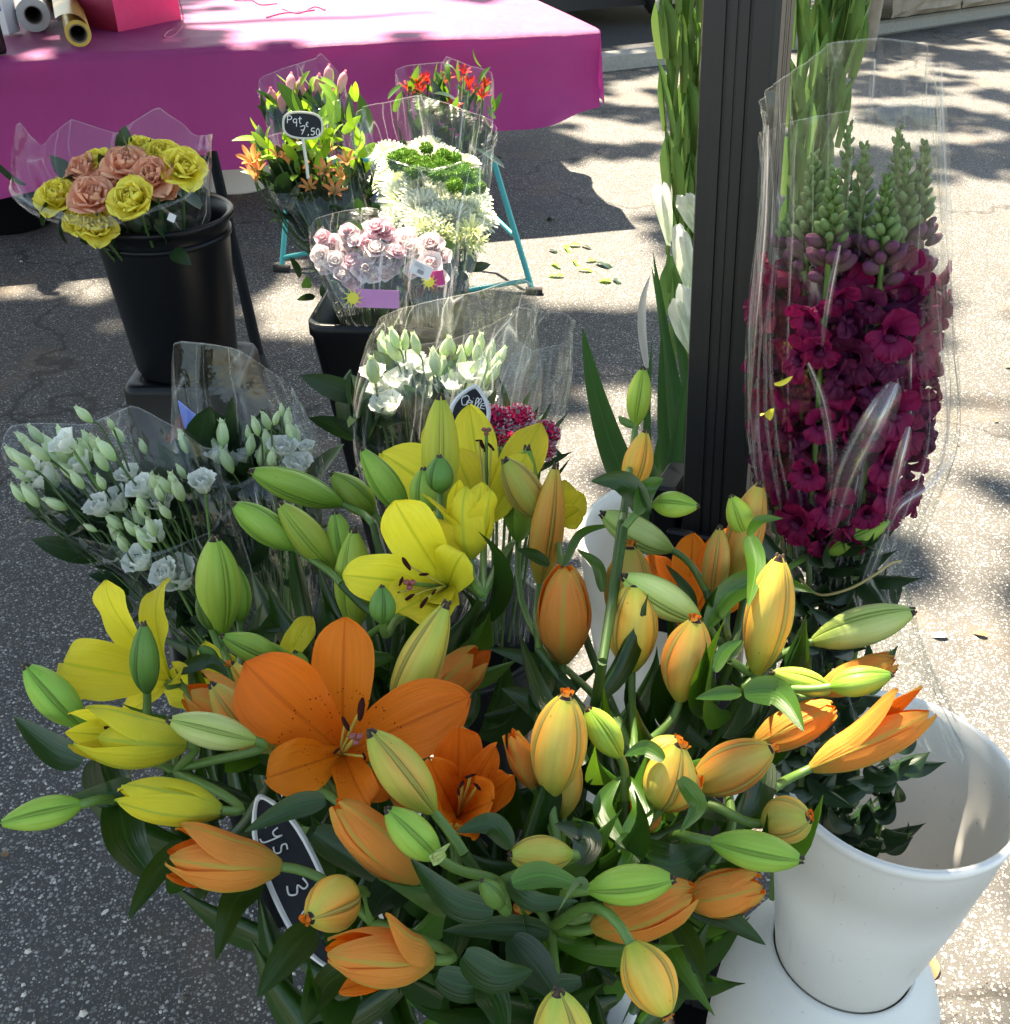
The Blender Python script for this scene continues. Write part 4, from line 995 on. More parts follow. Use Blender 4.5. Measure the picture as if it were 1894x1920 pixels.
sleeve(b2_, [(520, 640, 730, 2.32), (400, 590, 700, 2.36), (270, 515, 665, 2.4), (200, 495, 655, 2.4), (160, 484, 648, 2.4)], .42, top=[(0, .03), (35, .02), (62, .075), (66, .06), (120, .03), (175, .0), (200, -.02), (270, -.06), (330, -.02)], seed=12, amp=.006)
# front left: orange alstroemeria
b3_ = bouquet('big sleeve of orange alstroemerias with fresh green leaves, one bloom spilling out left', 'alstroemeria_bouquet'); cv = Vector((sc0.x - .07, sc0.y, .15)); D = 2.25
it = [(472, 300, 58, 2.22), (478, 328, 60, 2.2), (482, 312, 44, 2.24), (555, 275, 30, D), (570, 320, 44, D), (612, 285, 44, D), (628, 358, 48, 2.2), (600, 345, 40, D), (540, 300, 40, 2.2), (520, 290, 36, 2.2), (610, 320, 44, 2.19), (580, 350, 40, 2.2), (650, 300, 40, 2.2), (665, 310, 34, D), (640, 330, 36, D), (585, 300, 30, D), (550, 330, 36, D)]
heads(b3_, it, lambda i: alstro(rg.randrange(2), 'alstro_orange'), 'alstroemeria', cv, rg, face=.7, jitter=.4)
foliage(b3_, [(P(x, y, D + rg.uniform(-.03, .05)), (rg.uniform(-.7, .5), -.3, .7), 4, .022, .055, .020) for x, y in ((505, 275), (515, 300), (500, 265), (540, 285), (530, 310), (560, 300), (590, 280), (620, 265), (650, 280), (600, 300), (640, 300), (560, 330), (520, 330), (590, 330), (620, 320), (660, 290), (505, 318), (570, 265), (600, 255), (640, 345), (575, 345), (620, 245), (655, 325))], 'fresh_leaf', rg)
foliage(b3_, [(P(x, y, D + .04), (0, -.2, .7), 9, .03, .09, .034) for x, y in ((540, 345), (570, 370), (600, 385), (640, 380), (585, 410), (620, 420), (650, 410), (600, 450), (640, 460), (540, 320), (560, 390), (670, 380))], 'dark_leaf', rg)
sleeve(b3_, [(560, 655, 740, 2.2), (480, 600, 715, 2.2), (400, 552, 692, 2.22), (330, 505, 680, 2.24), (250, 480, 662, 2.27)], .45, top=[(0, .02), (60, .01), (90, .0), (150, -.02), (180, -.10), (225, -.15), (270, -.14), (320, -.03)], seed=13, amp=.008)
# right: chrysanthemums, white and green
b4_ = bouquet('flared sleeve of dazzling white chrysanthemums topped by small green pompons', 'chrysanthemum_bouquet'); cv = Vector((sc0.x + .06, sc0.y + .02, .15)); D = 2.22
it = [(x, y, s * 1.15, d) for x, y, s, d in ((770, 290, 70, 2.3), (740, 300, 60, 2.28), (760, 330, 80, 2.24), (800, 345, 84, 2.2), (755, 365, 80, 2.2), (840, 365, 84, 2.18), (795, 385, 84, 2.16), (750, 400, 70, 2.18), (880, 355, 76, 2.2), (885, 385, 76, 2.18), (845, 400, 80, 2.15), (800, 415, 80, 2.14), (725, 330, 60, 2.3), (835, 285, 60, 2.3), (870, 300, 50, 2.32), (730, 280, 60, 2.32), (900, 400, 60, 2.2), (800, 270, 60, 2.34))]
heads(b4_, it, lambda i: chrys(rg.randrange(3), 'chrys_white'), 'chrysanthemum', cv, rg, face=.7, fan=.9)
it = [(x, y, rg.uniform(30, 38), d) for x, y, d in ((745, 300, 2.2), (885, 330, 2.16), (900, 345, 2.15), (875, 348, 2.14), (895, 322, 2.2), (830, 285, 2.22), (855, 290, 2.22), (770, 315, 2.16), (755, 285, 2.2), (800, 272, 2.2), (778, 292, 2.19), (765, 300, 2.17), (792, 297, 2.16), (810, 295, 2.2), (800, 308, 2.15), (825, 302, 2.18), (845, 310, 2.16), (820, 318, 2.14), (838, 325, 2.14), (860, 325, 2.14), (868, 308, 2.2), (785, 310, 2.14), (852, 340, 2.12), (770, 287, 2.2), (740, 290, 2.2), (870, 318, 2.15))]
heads(b4_, it, lambda i: pompon(), 'pompon_chrysanthemum', cv, rg, face=.5, stem=False)
it = [(x, y, 62, 2.13) for x, y in ((830, 430), (860, 440), (885, 425), (800, 435), (850, 460), (870, 455), (835, 480), (890, 445))]
heads(b4_, it, lambda i: spider(rg.randrange(3), 'chrys_yellow'), 'spider_chrysanthemum', cv, rg, face=.5)
foliage(b4_, [(P(x, y, 2.27), (0, -.2, .7), 7, .02, .05, .022) for x, y in ((790, 440), (830, 460), (860, 480), (840, 510), (800, 480), (870, 500), (820, 530), (760, 430))], 'dark_leaf', rg)
sleeve(b4_, [(560, 770, 865, 2.1), (500, 760, 885, 2.12), (420, 735, 905, 2.15), (340, 710, 918, 2.18), (270, 690, 922, 2.2), (235, 675, 925, 2.22)], .5, top=[(0, -.02), (60, .03), (95, .07), (125, .05), (172, .04), (185, .01), (230, -.07), (270, -.11), (320, -.06)], seed=14, amp=.012)
m = MB(); m.tube([P(712, 300, 2.42), P(722, 390, 2.45)], .022, 12); build('blue_printed_band', m, ['pot_blue'], b4_)
# front: two sleeves of pink spray roses
b5_ = bouquet('front sleeve packed with pale pink spray roses above a pink sticker', 'spray_rose_bouquet'); cv = Vector((sc0.x - .02, sc0.y - .06, .2)); D = 2.04
pr = [(605, 445, 36), (625, 452, 34), (655, 440, 36), (650, 465, 46), (690, 430, 36), (705, 425, 40), (690, 455, 44), (735, 445, 42), (720, 430, 36), (760, 450, 44), (622, 475, 34), (628, 490, 42), (600, 478, 32), (660, 490, 40), (690, 480, 40), (712, 490, 48), (738, 490, 44), (683, 505, 44), (640, 515, 40), (663, 522, 40), (735, 505, 36), (610, 500, 36), (705, 465, 42), (675, 470, 36), (650, 430, 30), (745, 470, 38), (720, 512, 38), (620, 460, 30), (770, 465, 36), (700, 445, 36), (735, 470, 36), (665, 450, 34), (700, 515, 36)]
it = [(x, y, s * rg.uniform(.92, 1.3), D + .03 * rg.random()) for x, y, s in pr]
heads(b5_, it, lambda i: small_rose(rg.randrange(3), *rg.choice((('pale_pink', 'cream_pink'), ('cream_pink', 'cream_pink'), ('pale_pink', 'pale_pink')))), 'spray_rose', cv, rg, face=.9, fan=.5, jitter=.5)
foliage(b5_, [(P(x, y, D + .11), (0, -.3, .4), 8, .025, .05, .026) for x, y in ((610, 470), (640, 500), (680, 460), (740, 500), (700, 530), (650, 530), (620, 510), (690, 540), (730, 530), (670, 430), (760, 480))], 'dark_leaf', rg)
sleeve(b5_, [(600, 640, 760, 2.02), (570, 625, 765, 2.0), (520, 605, 772, 2.0), (460, 585, 780, 2.01), (425, 582, 785, 2.03)], .5, top=[(0, -.0), (90, .03), (180, -.0), (270, -.035)], seed=15, amp=.006)
b6_ = bouquet('smaller sleeve with few pink spray roses and a white printed label', 'spray_rose_bouquet'); cv = Vector((sc0.x + .05, sc0.y - .06, .2))
heads(b6_, [(808, 458, 54, 2.04), (806, 493, 54, 2.03), (775, 505, 40, 2.06), (822, 520, 44, 2.05), (790, 470, 38, 2.06), (830, 480, 40, 2.07)], lambda i: small_rose(i[0] % 3, 'pale_pink', 'cream_pink'), 'spray_rose', cv, rg, face=.9, fan=.5)
foliage(b6_, [(P(x, y, 2.13), (0, -.3, .4), 9, .025, .055, .028) for x, y in ((790, 480), (820, 480), (800, 510), (780, 530), (820, 540), (840, 500), (800, 550))], 'dark_leaf', rg)
sleeve(b6_, [(600, 775, 850, 2.02), (560, 770, 850, 2.01), (500, 768, 858, 2.01), (450, 768, 862, 2.03)], .4, top=[(0, .0), (90, .03), (180, 0), (270, -.03)], seed=16, amp=.005)
def card(parent, name, px, py, d, w, h, rz, mat, thick=.0012, tilt=.2, rows=None):
    p = P(px, py, d); z = (CAMP - p).normalized(); x = RT; y = z.cross(x).normalized(); x = y.cross(z)
    M = Matrix((x, y, z)).transposed().to_4x4(); M = Matrix.Translation(p) @ M @ Matrix.Rotation(rz, 4, 'Z') @ Matrix.Rotation(tilt, 4, 'X')
    m = MB(); m.box((0, 0, 0), (w, h, thick)); return build(name, m, [mat], parent, M, smooth=False), M
def sc_(px, d): return px / F * d
cdp, M = card(b5_, 'pink_sticker', 706, 560, 1.96, sc_(84, 1.96), sc_(34, 1.96), -.04, 'sticker_pink')
def sun_shape(parent, M, cx, cy, r, mat='sticker_yellow'):
    m = MB(); m.poly([(cx + r * math.cos(a), cy + r * math.sin(a), .0035) for a in [2 * PI * k / 20 for k in range(20)]])
    for k in range(10):
        a = 2 * PI * k / 10; b = Vector((math.cos(a), math.sin(a), 0)); c = Vector((-b.y, b.x, 0)); o = Vector((cx, cy, .003))
        m.poly([o + b * r * 1.0 - c * r * .13, o + b * r * 1.0 + c * r * .13, o + b * r * 1.75 + c * r * .10 + c * r * .2, o + b * r * 1.75 - c * r * .02 + c * r * .2][::-1])
    return build('yellow_sun_print', m, [mat], parent, M, smooth=False)
sun_shape(cdp, M, -sc_(44, 1.94), 0, sc_(11, 1.94))
cdp, M = card(b6_, 'pink_sticker', 818, 522, 1.965, sc_(30, 1.96), sc_(28, 1.96), .15, 'sticker_hot')
sun_shape(cdp, M, -sc_(14, 1.96), -sc_(4, 1.96), sc_(9, 1.96))
cdp, M = card(b6_, 'price_label', 790, 506, 1.95, sc_(40, 1.95), sc_(26, 1.95), -.45, 'label_white')
m = MB()
for k in range(9): m.poly([(x, y, .0012) for x, y in ((-.006 + k * .0014, -.008), (-.0052 + k * .0014 + (k % 3) * .0002, -.008), (-.0052 + k * .0014 + (k % 3) * .0002, .0), (-.006 + k * .0014, .0))])
for k in range(3): m.poly([(x, y, .0012) for x, y in ((-.016, .003 + k * .0026), (.006 - k * .003, .003 + k * .0026), (.006 - k * .003, .0038 + k * .0026), (-.016, .0038 + k * .0026))])
build('printed_lines', m, ['label_ink'], cdp, M, smooth=False)

# ------------------------------------------------------------------ chalk plaques
GLY = {'P': [[(0, 0), (.05, 1)], [(.0, .95), (.5, .95), (.6, .7), (.4, .5), (.05, .5)]], 'q': [[(.55, .55), (.3, .62), (.05, .4), (.2, .1), (.5, .25), (.55, .6), (.5, -.4)]], 't': [[(.25, .95), (.2, .2), (.4, .05)], [(0, .65), (.5, .7)]],
       '7': [[(0, .9), (.6, 1), (.2, 0)], [(.1, .5), (.5, .55)]], 'e': [[(.05, .3), (.5, .4), (.35, .62), (.1, .45), (.1, .1), (.5, .08)]], 'E': [[(.6, .85), (.35, 1), (.1, .7), (.1, .3), (.35, 0), (.6, .1)], [(0, .58), (.4, .6)], [(0, .42), (.38, .42)]],
       '5': [[(.55, 1), (.15, .95), (.1, .55), (.45, .55), (.5, .2), (.25, 0), (0, .1)]], '0': [[(.3, 1), (.05, .6), (.15, .05), (.45, .1), (.5, .7), (.3, 1)]], ',': [[(.1, .1), (0, -.2)]], 'O': [[(.4, 1), (.0, .6), (.2, 0), (.6, .2), (.7, .8), (.4, 1), (.25, .8)]],
       'i': [[(.1, .6), (.1, .1), (.3, .05)], [(.1, .85), (.13, .88)]], 'l': [[(0, .1), (.35, .8), (.2, 1), (.1, .7), (.15, .1), (.4, .05)]], 'y': [[(0, .7), (.1, .35), (.4, .4), (.5, .75), (.4, -.3), (.1, -.45)]], 's': [[(.5, .7), (.2, .75), (.15, .5), (.45, .3), (.35, 0), (0, .05)]],
       'L': [[(.1, 1), (.05, .05), (.55, .1)]], '3': [[(.0, .9), (.4, 1), (.5, .75), (.2, .55), (.55, .35), (.4, .0), (.0, .08)]], '1': [[(0, .7), (.3, 1), (.3, 0)]]}
def write(par, M, text, x, y, h, sp=.75, th=.0008, z=.0022):
    m = MB(); cx = x
    for ch in text:
        if ch != ' ':
            for st_ in GLY[ch]: m.tube(cpath([(cx + a * h, y + b * h, z) for a, b in st_], 4), th, 6)
        cx += h * (sp if ch not in ',il' else sp * .6)
    return build('chalk_writing', m, ['chalk'], par, M)
def plaque(label, px, py, d, w, h, rz, shape, frame, fw=.006, tilt=.1, z0=None):
    p = P(px, py, d); z = (CAMP - p).normalized(); y = z.cross(RT).normalized(); x = y.cross(z)
    M = Matrix.Translation(p) @ Matrix((x, y, z)).transposed().to_4x4() @ Matrix.Rotation(rz, 4, 'Z') @ Matrix.Rotation(tilt, 4, 'X')
    o = thing('price_sign', p, label, 'price sign'); pts = shape(w, h); n = len(pts)
    m = MB(); inner = [Vector((a, b, 0)) for a, b in shape(w - fw * 2, h - fw * 2)]
    m.poly([q + Vector((0, 0, .001)) for q in inner]); m.poly([q - Vector((0, 0, .001)) for q in inner], flip=True); build('slate_panel', m, ['slate'], o, M, smooth=False)
    outer = [Vector((a, b, 0)) for a, b in pts]
    m = MB(); m.grid([[q + Vector((0, 0, -.0015)) for q in inner], [q + Vector((0, 0, -.0015)) for q in outer], [q + Vector((0, 0, .0015)) for q in outer], [q.lerp(r_, .5) + Vector((0, 0, .0028)) for q, r_ in zip(outer, inner)], [q + Vector((0, 0, .0015)) for q in inner], [q + Vector((0, 0, -.0015)) for q in inner]], close=True)
    build('frame', m, [frame], o, M, smooth=False)
    return o, M
def barrel(w, h):
    out = []
    for k in range(40):
        a = 2 * PI * k / 40; c, s = math.cos(a), math.sin(a); r = 1 / (abs(c) ** 5 + abs(s) ** 5) ** .2
        x, y = c * r, s * r; out.append((x * w / 2 * (1 - .10 * y * y), y * h / 2 * (1 - .16 * x * x)))
    return out
ps, M = plaque('small barrel shaped chalk plaque reading 7,50 above the orange alstroemerias', 568, 235, 2.14, sc_(76, 2.14), sc_(50, 2.14), -.05, barrel, 'sign_frame', .0045)
write(ps, M, 'Pqt', -.032, .003, .015, th=.0009); write(ps, M, '7', -.006, -.018, .017, th=.0009); write(ps, M, 'E', .006, -.002, .009, th=.0007); write(ps, M, ',50', .010, -.018, .014, th=.0009)
m = MB(); m.tube([P(568, 262, 2.15), P(574, 300, 2.155), P(578, 335, 2.16)], .0035, 8); build('stick', m, ['sign_frame'], ps)

# ================================================================== WHITE LISIANTHUS (centre)
rg = random.Random(23); D = 1.42
def lb(items_b, items_o, par, cv, d0, rg, fan=.9):
    for it in items_b:
        px, py = it[:2]; s = it[2] if len(it) > 2 else 46; d = d0 + rg.uniform(-.05, .05); p = P(px, py, d)
        q = (p - cv).normalized() * fan + Vector((rg.uniform(-.3, .3), rg.uniform(-.4, .1), rg.uniform(0, .3))); q.normalize(); sz = s / F * d
        M = along(p - q * sz * .5, p + q, rg.uniform(0, 6), sz * .92, sz * .92, sz * 1.08); put('lisianthus_bud', lisi_bud(rg.randrange(2)), par, M)
        e = cv + Vector((rg.uniform(-.03, .03), rg.uniform(-.03, .03), 0)); a = p - q * sz * .5
        stemline(par, [a, a - q * sz * .8, a.lerp(e, .35) + Vector((rg.uniform(-.01, .01), 0, 0)), e], .0014, 'stalk', n=5)
    for it in items_o:
        px, py, s = it[:3]; dr = it[3] if len(it) > 3 else None; d = d0 + rg.uniform(-.03, .03); p = P(px, py, d); q = (p - cv).normalized() * fan + Vector((rg.uniform(-.2, .2), -.35, .1)); q.normalize(); sz = s / F * d * 1.05
        put('lisianthus', lisi_open(rg.randrange(2)), par, along(p - q * sz * .35, p + q, rg.uniform(0, 6), sz, sz, sz))
        e = cv + Vector((rg.uniform(-.03, .03), rg.uniform(-.03, .03), 0)); a = p - q * sz * .35; stemline(par, [a, a.lerp(e, .3), e], .002, 'stalk_pale', n=5)
l1 = thing('lisianthus_bouquet', P(800, 1000, 1.5), 'tall clear sleeve of white lisianthus behind the yellow lilies', 'bouquet'); cv = P(800, 1150, 1.52)
lb([(715, 640, 34), (740, 635, 40), (735, 655), (760, 640, 36), (720, 660), (745, 665, 44), (780, 645, 40), (835, 655), (815, 680, 50), (845, 650, 40), (865, 670, 40), (900, 645, 40), (895, 665, 44), (920, 660, 40), (940, 668, 36), (915, 690, 50), (870, 705, 50), (860, 690), (890, 690), (930, 685, 40), (905, 715, 56), (850, 715), (925, 700), (700, 695, 56), (830, 695, 50), (880, 650, 36)],
   [(760, 730, 60), (740, 690, 56), (850, 720, 56), (880, 700, 50), (715, 730, 54), (770, 680, 66), (750, 715, 70), (725, 760, 64), (825, 715, 60), (800, 690, 50), (700, 700, 50), (870, 735, 50), (840, 740, 60), (790, 740, 50), (915, 750, 40)], l1, cv, D, rg)
foliage(l1, [(P(x, y, D + .05), (0, -.1, .9), 6, .02, .08, .03) for x, y in ((740, 790), (780, 780), (800, 820), (720, 830), (840, 800), (760, 860), (700, 800), (880, 800), (820, 880))], 'dark_leaf', rg)
sleeve(l1, [(1150, 760, 880, 1.55), (1000, 710, 935, 1.5), (850, 672, 985, 1.46), (720, 675, 1010, 1.42), (640, 690, 990, 1.40), (610, 700, 990, 1.38)], .45, top=[(0, .05), (50, .07), (75, .04), (130, .01), (180, -.02), (230, -.02), (270, .0), (320, .06)], seed=21, amp=.008, mat='film_milky')
# carnations right of it
c1 = thing('carnation_bouquet', P(950, 1050, 1.45), 'half hidden sleeve of red edged white carnations right of the lisianthus', 'bouquet'); cv = P(940, 1200, 1.5)
heads(c1, [(932, 788, 68, 1.28), (972, 784, 66, 1.29), (1022, 812, 62, 1.28), (1016, 842, 56, 1.27), (990, 855, 50, 1.30), (925, 820, 50, 1.33), (955, 815, 56, 1.33)], lambda i: carnation(i[0] % 3), 'carnation', cv, rg, face=.5)
foliage(c1, [(P(x, y, 1.38), (0, 0, 1), 6, .02, .09, .012) for x, y in ((940, 850), (990, 880), (960, 900), (930, 950), (1000, 940))], 'dark_leaf', rg)
sleeve(c1, [(1200, 900, 985, 1.5), (1080, 880, 1000, 1.45), (980, 880, 1020, 1.4), (850, 880, 1045, 1.36), (700, 890, 1070, 1.33), (620, 950, 1070, 1.31)], .4, top=[(0, .0), (60, .02), (90, .02), (150, .03), (180, .02), (270, -.02), (320, -.01)], seed=22, amp=.008)
def ogee(w, h):
    out = []
    for k in range(32):
        a = 2 * PI * k / 32; c, s = math.cos(a), math.sin(a); out.append((c * w / 2 * (1 - .15 * s * s) if True else 0, (abs(s) ** .8) * (1 if s > 0 else -1) * h / 2 * (1 - .25 * abs(c))))
    return out
def leafshape(w, h):   # long plaque with pointed ends
    out = []
    for k in range(36):
        a = 2 * PI * k / 36; c, s = math.cos(a), math.sin(a); x = c; y = s * (1 - .35 * abs(c) ** 3)
        out.append((x * w / 2, (1 if s >= 0 else -1) * (abs(s) ** .75) * h / 2 * (1 - abs(c) ** 5 * .6)))
    return out
ps, M = plaque('white framed chalk plaque reading Oeillet standing among the lisianthus', 880, 780, 1.26, sc_(80, 1.26), sc_(122, 1.26), -.22, ogee, 'sign_white', .0055)
write(ps, M, 'Oeillet', -.0135, .012, .0125, sp=.50, th=.0006); write(ps, M, '10', -.014, -.014, .016, th=.0008); write(ps, M, 'E', .004, -.016, .012, th=.0007)
m = MB(); m.tube([P(880, 835, 1.265), P(892, 1000, 1.35)], .003, 8); build('stick', m, ['sign_white'], ps)
# dark bucket they stand in
dc = P(850, 1180, 1.58); mb_ = thing('flower_bucket', (dc.x, dc.y, 0), 'dark bucket holding the lisianthus and carnations, hidden behind the yellow lilies', 'bucket')
m = MB(); m.lathe([(0, 0), (.10, 0), (.11, .01), (.15, dc.z), (.158, dc.z), (.158, dc.z + .015), (.145, dc.z + .015), (.105, .02), (0, .02)], (dc.x, dc.y, 0), 48); build('pail', m, ['black_plastic'], mb_)

# ================================================================== WHITE LISIANTHUS (left), two sleeves
D = 1.28
cvl = P(470, 1290, 1.38)
l2 = thing('lisianthus_bouquet', P(440, 1200, 1.36), 'left sleeve of white lisianthus buds fanning out over the shaded asphalt', 'bouquet')
lb([(158, 778, 40), (208, 796, 26), (45, 825, 36), (68, 815, 40), (62, 840), (30, 855, 44), (45, 865, 50), (95, 840, 56), (120, 850, 56), (75, 850), (160, 845, 44), (180, 835, 44), (200, 845, 50), (222, 815, 36), (150, 855, 50), (190, 865, 44), (40, 890, 40), (35, 925, 40), (58, 930, 50), (105, 945, 44), (130, 885, 46), (145, 900, 40), (75, 885, 30), (268, 838, 30), (190, 905, 36), (120, 820, 44), (100, 862, 50), (165, 825, 36),
    (290, 905, 40), (310, 910, 44), (325, 905, 44), (300, 925, 40), (335, 920, 50), (265, 945, 36), (270, 960, 40), (215, 980, 46), (220, 1005, 46), (265, 975, 50), (285, 990, 44), (170, 990, 26), (230, 1020, 40), (340, 885, 30), (270, 1010, 50), (245, 990, 40), (310, 960, 36)],
   [(60, 880, 56), (150, 870, 56), (185, 950, 60), (240, 890, 50), (300, 940, 60), (290, 1000, 56), (85, 895, 74), (120, 830, 60), (215, 940, 66), (265, 915, 60), (225, 1035, 60), (262, 1050, 66), (335, 1080, 84), (310, 1075, 60), (380, 905, 60)], l2, cvl, D, rg)
foliage(l2, [(P(x, y, D + .08), (-.4, -.1, .8), 6, .018, .07, .028) for x, y in ((170, 940), (130, 970), (200, 1010), (260, 1080), (330, 1000), (370, 1040), (300, 1040), (350, 950), (400, 1100), (380, 980))], 'dark_leaf', rg)
foliage(l2, [(P(x, y, D + .05), (-.1, -.1, .9), 6, .014, .06, .026) for x, y in ((170, 970), (210, 960), (160, 1000), (230, 1050), (290, 1030), (250, 1100), (320, 1110), (350, 1060), (330, 1150), (370, 1170), (300, 1110), (420, 1190), (400, 1130), (260, 1080), (350, 1120), (450, 1180), (200, 1050), (390, 1080), (380, 1150), (300, 940), (420, 1040))], 'dark_leaf', rg)
sleeve(l2, [(1260, 400, 520, 1.38), (1150, 315, 490, 1.34), (1040, 205, 455, 1.3), (950, 100, 425, 1.28), (880, 30, 410, 1.27)], .4, top=[(0, .02), (45, .0), (75, .05), (110, .02), (150, .04), (180, .03), (215, -.03), (270, -.08), (320, -.05)], seed=31, amp=.010, mat='film_milky', dv=(0, .95, .3))
l3 = thing('lisianthus_bouquet', P(540, 1200, 1.4), 'right sleeve of white lisianthus with a tall clear corner in front of the black crate', 'bouquet')
cvl2 = P(540, 1290, 1.4); D = 1.34
lb([(345, 830, 44), (365, 845, 50), (390, 850, 40), (410, 800, 36), (418, 815, 50), (400, 815, 50), (415, 850, 56), (480, 800, 36), (500, 790, 36), (518, 785, 28), (528, 770, 24), (540, 785, 36), (545, 810, 40), (500, 830, 46), (470, 835, 40), (465, 812, 26), (490, 855, 40), (555, 820, 40), (530, 850, 40), (510, 860, 40), (440, 840, 30), (425, 865, 50), (560, 850, 36)],
   [(500, 860, 50), (450, 860, 50), (530, 840, 60), (410, 850, 56), (560, 870, 56), (545, 895, 50), (385, 860, 46), (575, 840, 40)], l3, cvl2, D, rg)
foliage(l3, [(P(x, y, D + .06), (-.1, -.1, .8), 7, .02, .09, .035) for x, y in ((440, 900), (480, 920), (430, 960), (500, 980), (540, 940), (460, 1020), (520, 1040), (400, 930), (560, 1000), (450, 870))], 'dark_leaf', rg)
sleeve(l3, [(1260, 480, 590, 1.4), (1100, 440, 630, 1.38), (980, 380, 620, 1.36), (880, 340, 600, 1.34), (800, 325, 575, 1.33), (740, 335, 545, 1.32)], .4, top=[(0, .0), (50, .01), (90, .04), (140, .055), (165, .06), (180, -.04), (230, -.09), (270, -.10), (320, -.06)], seed=32, amp=.007, mat='film_milky', dv=(0, .95, .3))
dc = P(500, 1130, 1.42); lbk = thing('flower_bucket', (dc.x, dc.y, 0), 'black square bucket with the two left lisianthus sleeves, behind the yellow lilies', 'bucket')
build('pail', sqbucket(lbk, (dc.x, dc.y, 0), .125, dc.z, .095, None, rot=.35), ['black_plastic'], lbk)
# printed card between the sleeves
pc = P(380, 800, 1.55); cdt = thing('printed_card', pc, 'blue and brown printed card tucked between the lisianthus sleeves', 'card')
A_, B_, C_, D_, E_ = P(333, 752, 1.5), P(392, 800, 1.5), P(388, 840, 1.51), P(350, 822, 1.51), P(308, 828, 1.5)
def slab(parent, name, pts, mat, n):
    m = MB(); n = n.normalized() * .003; m.poly(pts); m.poly([p + n for p in pts], flip=True); q = len(pts)
    for i in range(q): m.poly([pts[i], pts[(i + 1) % q], pts[(i + 1) % q] + n, pts[i] + n])
    return build(name, m, [mat], parent, smooth=False)
slab(cdt, 'blue_face', [A_, D_.lerp(A_, 0) , C_, B_][::-1], 'card_blue', Vector((0, 1, 0)))
slab(cdt, 'brown_face', [A_.lerp(D_, .3), E_, D_][::-1], 'card_brown', Vector((0, 1, 0)))
# ================================================================== POST
pt, pb_ = HY(1422, -260, 1.02), HY(1350, 930, .965)
ax = (pt - pb_).normalized(); gz = pb_ - ax * (pb_.z / ax.z); top = pb_ + ax * (1.75 / ax.z)
post = thing('stall_post', gz, 'dark grooved metal post of the market stall between the gladioli and the snapdragons', 'post')
q = Vector((0, 0, 1)).rotation_difference(ax).to_matrix().to_4x4(); L = (top - gz).length
Mp = Matrix.Translation(gz) @ q @ Matrix.Rotation(R(-24), 4, 'Z'); hw = .0350
sec = []
def side(a, b):
    n = Vector((b.y - a.y, a.x - b.x, 0)).normalized()
    for s, dpt in ((0, .003), (.0, 0), (.04, 0), (.30, 0), (.31, -.0025), (.345, -.0025), (.355, 0), (.46, 0), (.465, -.0015), (.49, -.0015), (.495, 0), (.62, 0), (.63, -.0025), (.665, -.0025), (.675, 0), (.96, 0)):
        if s == 0 and dpt: continue
        sec.append(a.lerp(b, s * .94 + .03) + n * dpt)
cr = [Vector((-hw, -hw, 0)), Vector((hw, -hw, 0)), Vector((hw, hw, 0)), Vector((-hw, hw, 0))]
for i in range(4): side(cr[i], cr[(i + 1) % 4])
m = MB(); m.grid([[p + Vector((0, 0, z)) for p in sec] for z in (0, L * .25, L * .5, L * .75, L)], close=True); build('upright', m, ['post_metal'], post, Mp, smooth=False)
zc = (HY(1340, 1000, .965) - gz).length
m = MB(); m.box((0, 0, zc - .06), (.085, .085, .16), bev=.006); build('collar', m, ['black_matt'], post, Mp, smooth=False)
for k, (x, y) in enumerate(((-.058, -.02), (.052, -.03), (-.01, -.055))):
    m = MB(); m.box((x, y, zc + .02), (.035 if k < 2 else .07, .012, .022), bev=.003); build('clip', m, ['black_plastic'], post, Mp, smooth=False)
m = MB(); m.box((-.055, 0, zc - .03), (.03, .07, .20), bev=.004); build('bracket', m, ['black_plastic'], post, Mp, smooth=False)
m = MB(); m.box((0, 0, .012), (.2, .2, .02), bev=.004); build('foot_plate', m, ['black_matt'], post, Mp, smooth=False)

# ================================================================== WHITE BUCKETS ON PEDESTALS
def vase(c, zr, rr, zn, rn, rbase, label):
    o = thing('flower_bucket', (c.x, c.y, 0), label, 'bucket'); c0 = Vector((c.x, c.y, 0)); h = zr - zn
    m = MB(); m.lathe([(0, zn + .004), (rn - .006, zn), (rn, zn + .006), (lerp(rn, rr, .62), zn + h * .55), (lerp(rn, rr, .80), zn + h * .76), (lerp(rn, rr, .815), zn + h * .762), (lerp(rn, rr, .93), zr - .02), (rr, zr - .010), (rr + .003, zr - .003), (rr, zr + .003), (rr - .006, zr + .001),
                       (lerp(rn, rr, .90) - .004, zr - .022), (lerp(rn, rr, .78) - .003, zn + h * .76), (rn - .004, zn + .02), (0, zn + .016)], c0, 96)
    build('pail', m, ['white_plastic'], o)
    m = MB(); m.lathe([(rn + .0030, zn - .05), (rn + .0028, zn + .010), (rn + .006, zn + .012), (rn + .010, zn + .002), (lerp(rn, rbase, .38), zn - .012), (lerp(rn, rbase, .62), zn - .034), (lerp(rn, rbase, .82), zn - .070), (lerp(rn, rbase, .95), zn - .12), (rbase, zn - .18), (rbase, .02), (rbase + .006, .0), (rbase - .006, 0), (rbase - .012, .03), (rn, zn - .03)], c0, 96)
    build('pedestal', m, ['grey_plastic'], o)
    return o
rc = P(1684, 1452, 1.14); RC = Vector((rc.x, rc.y, 0))
vase(RC, rc.z, .1325, .275, .086, .150, 'white bucket on a flared pedestal at bottom right holding the snapdragons')
gc = P(1288, 1008, 1.47); GC = Vector((gc.x, gc.y, 0))
vase(GC, gc.z, .156, .30, .10, .165, 'white bucket with the gladioli, its rim showing left of the post')

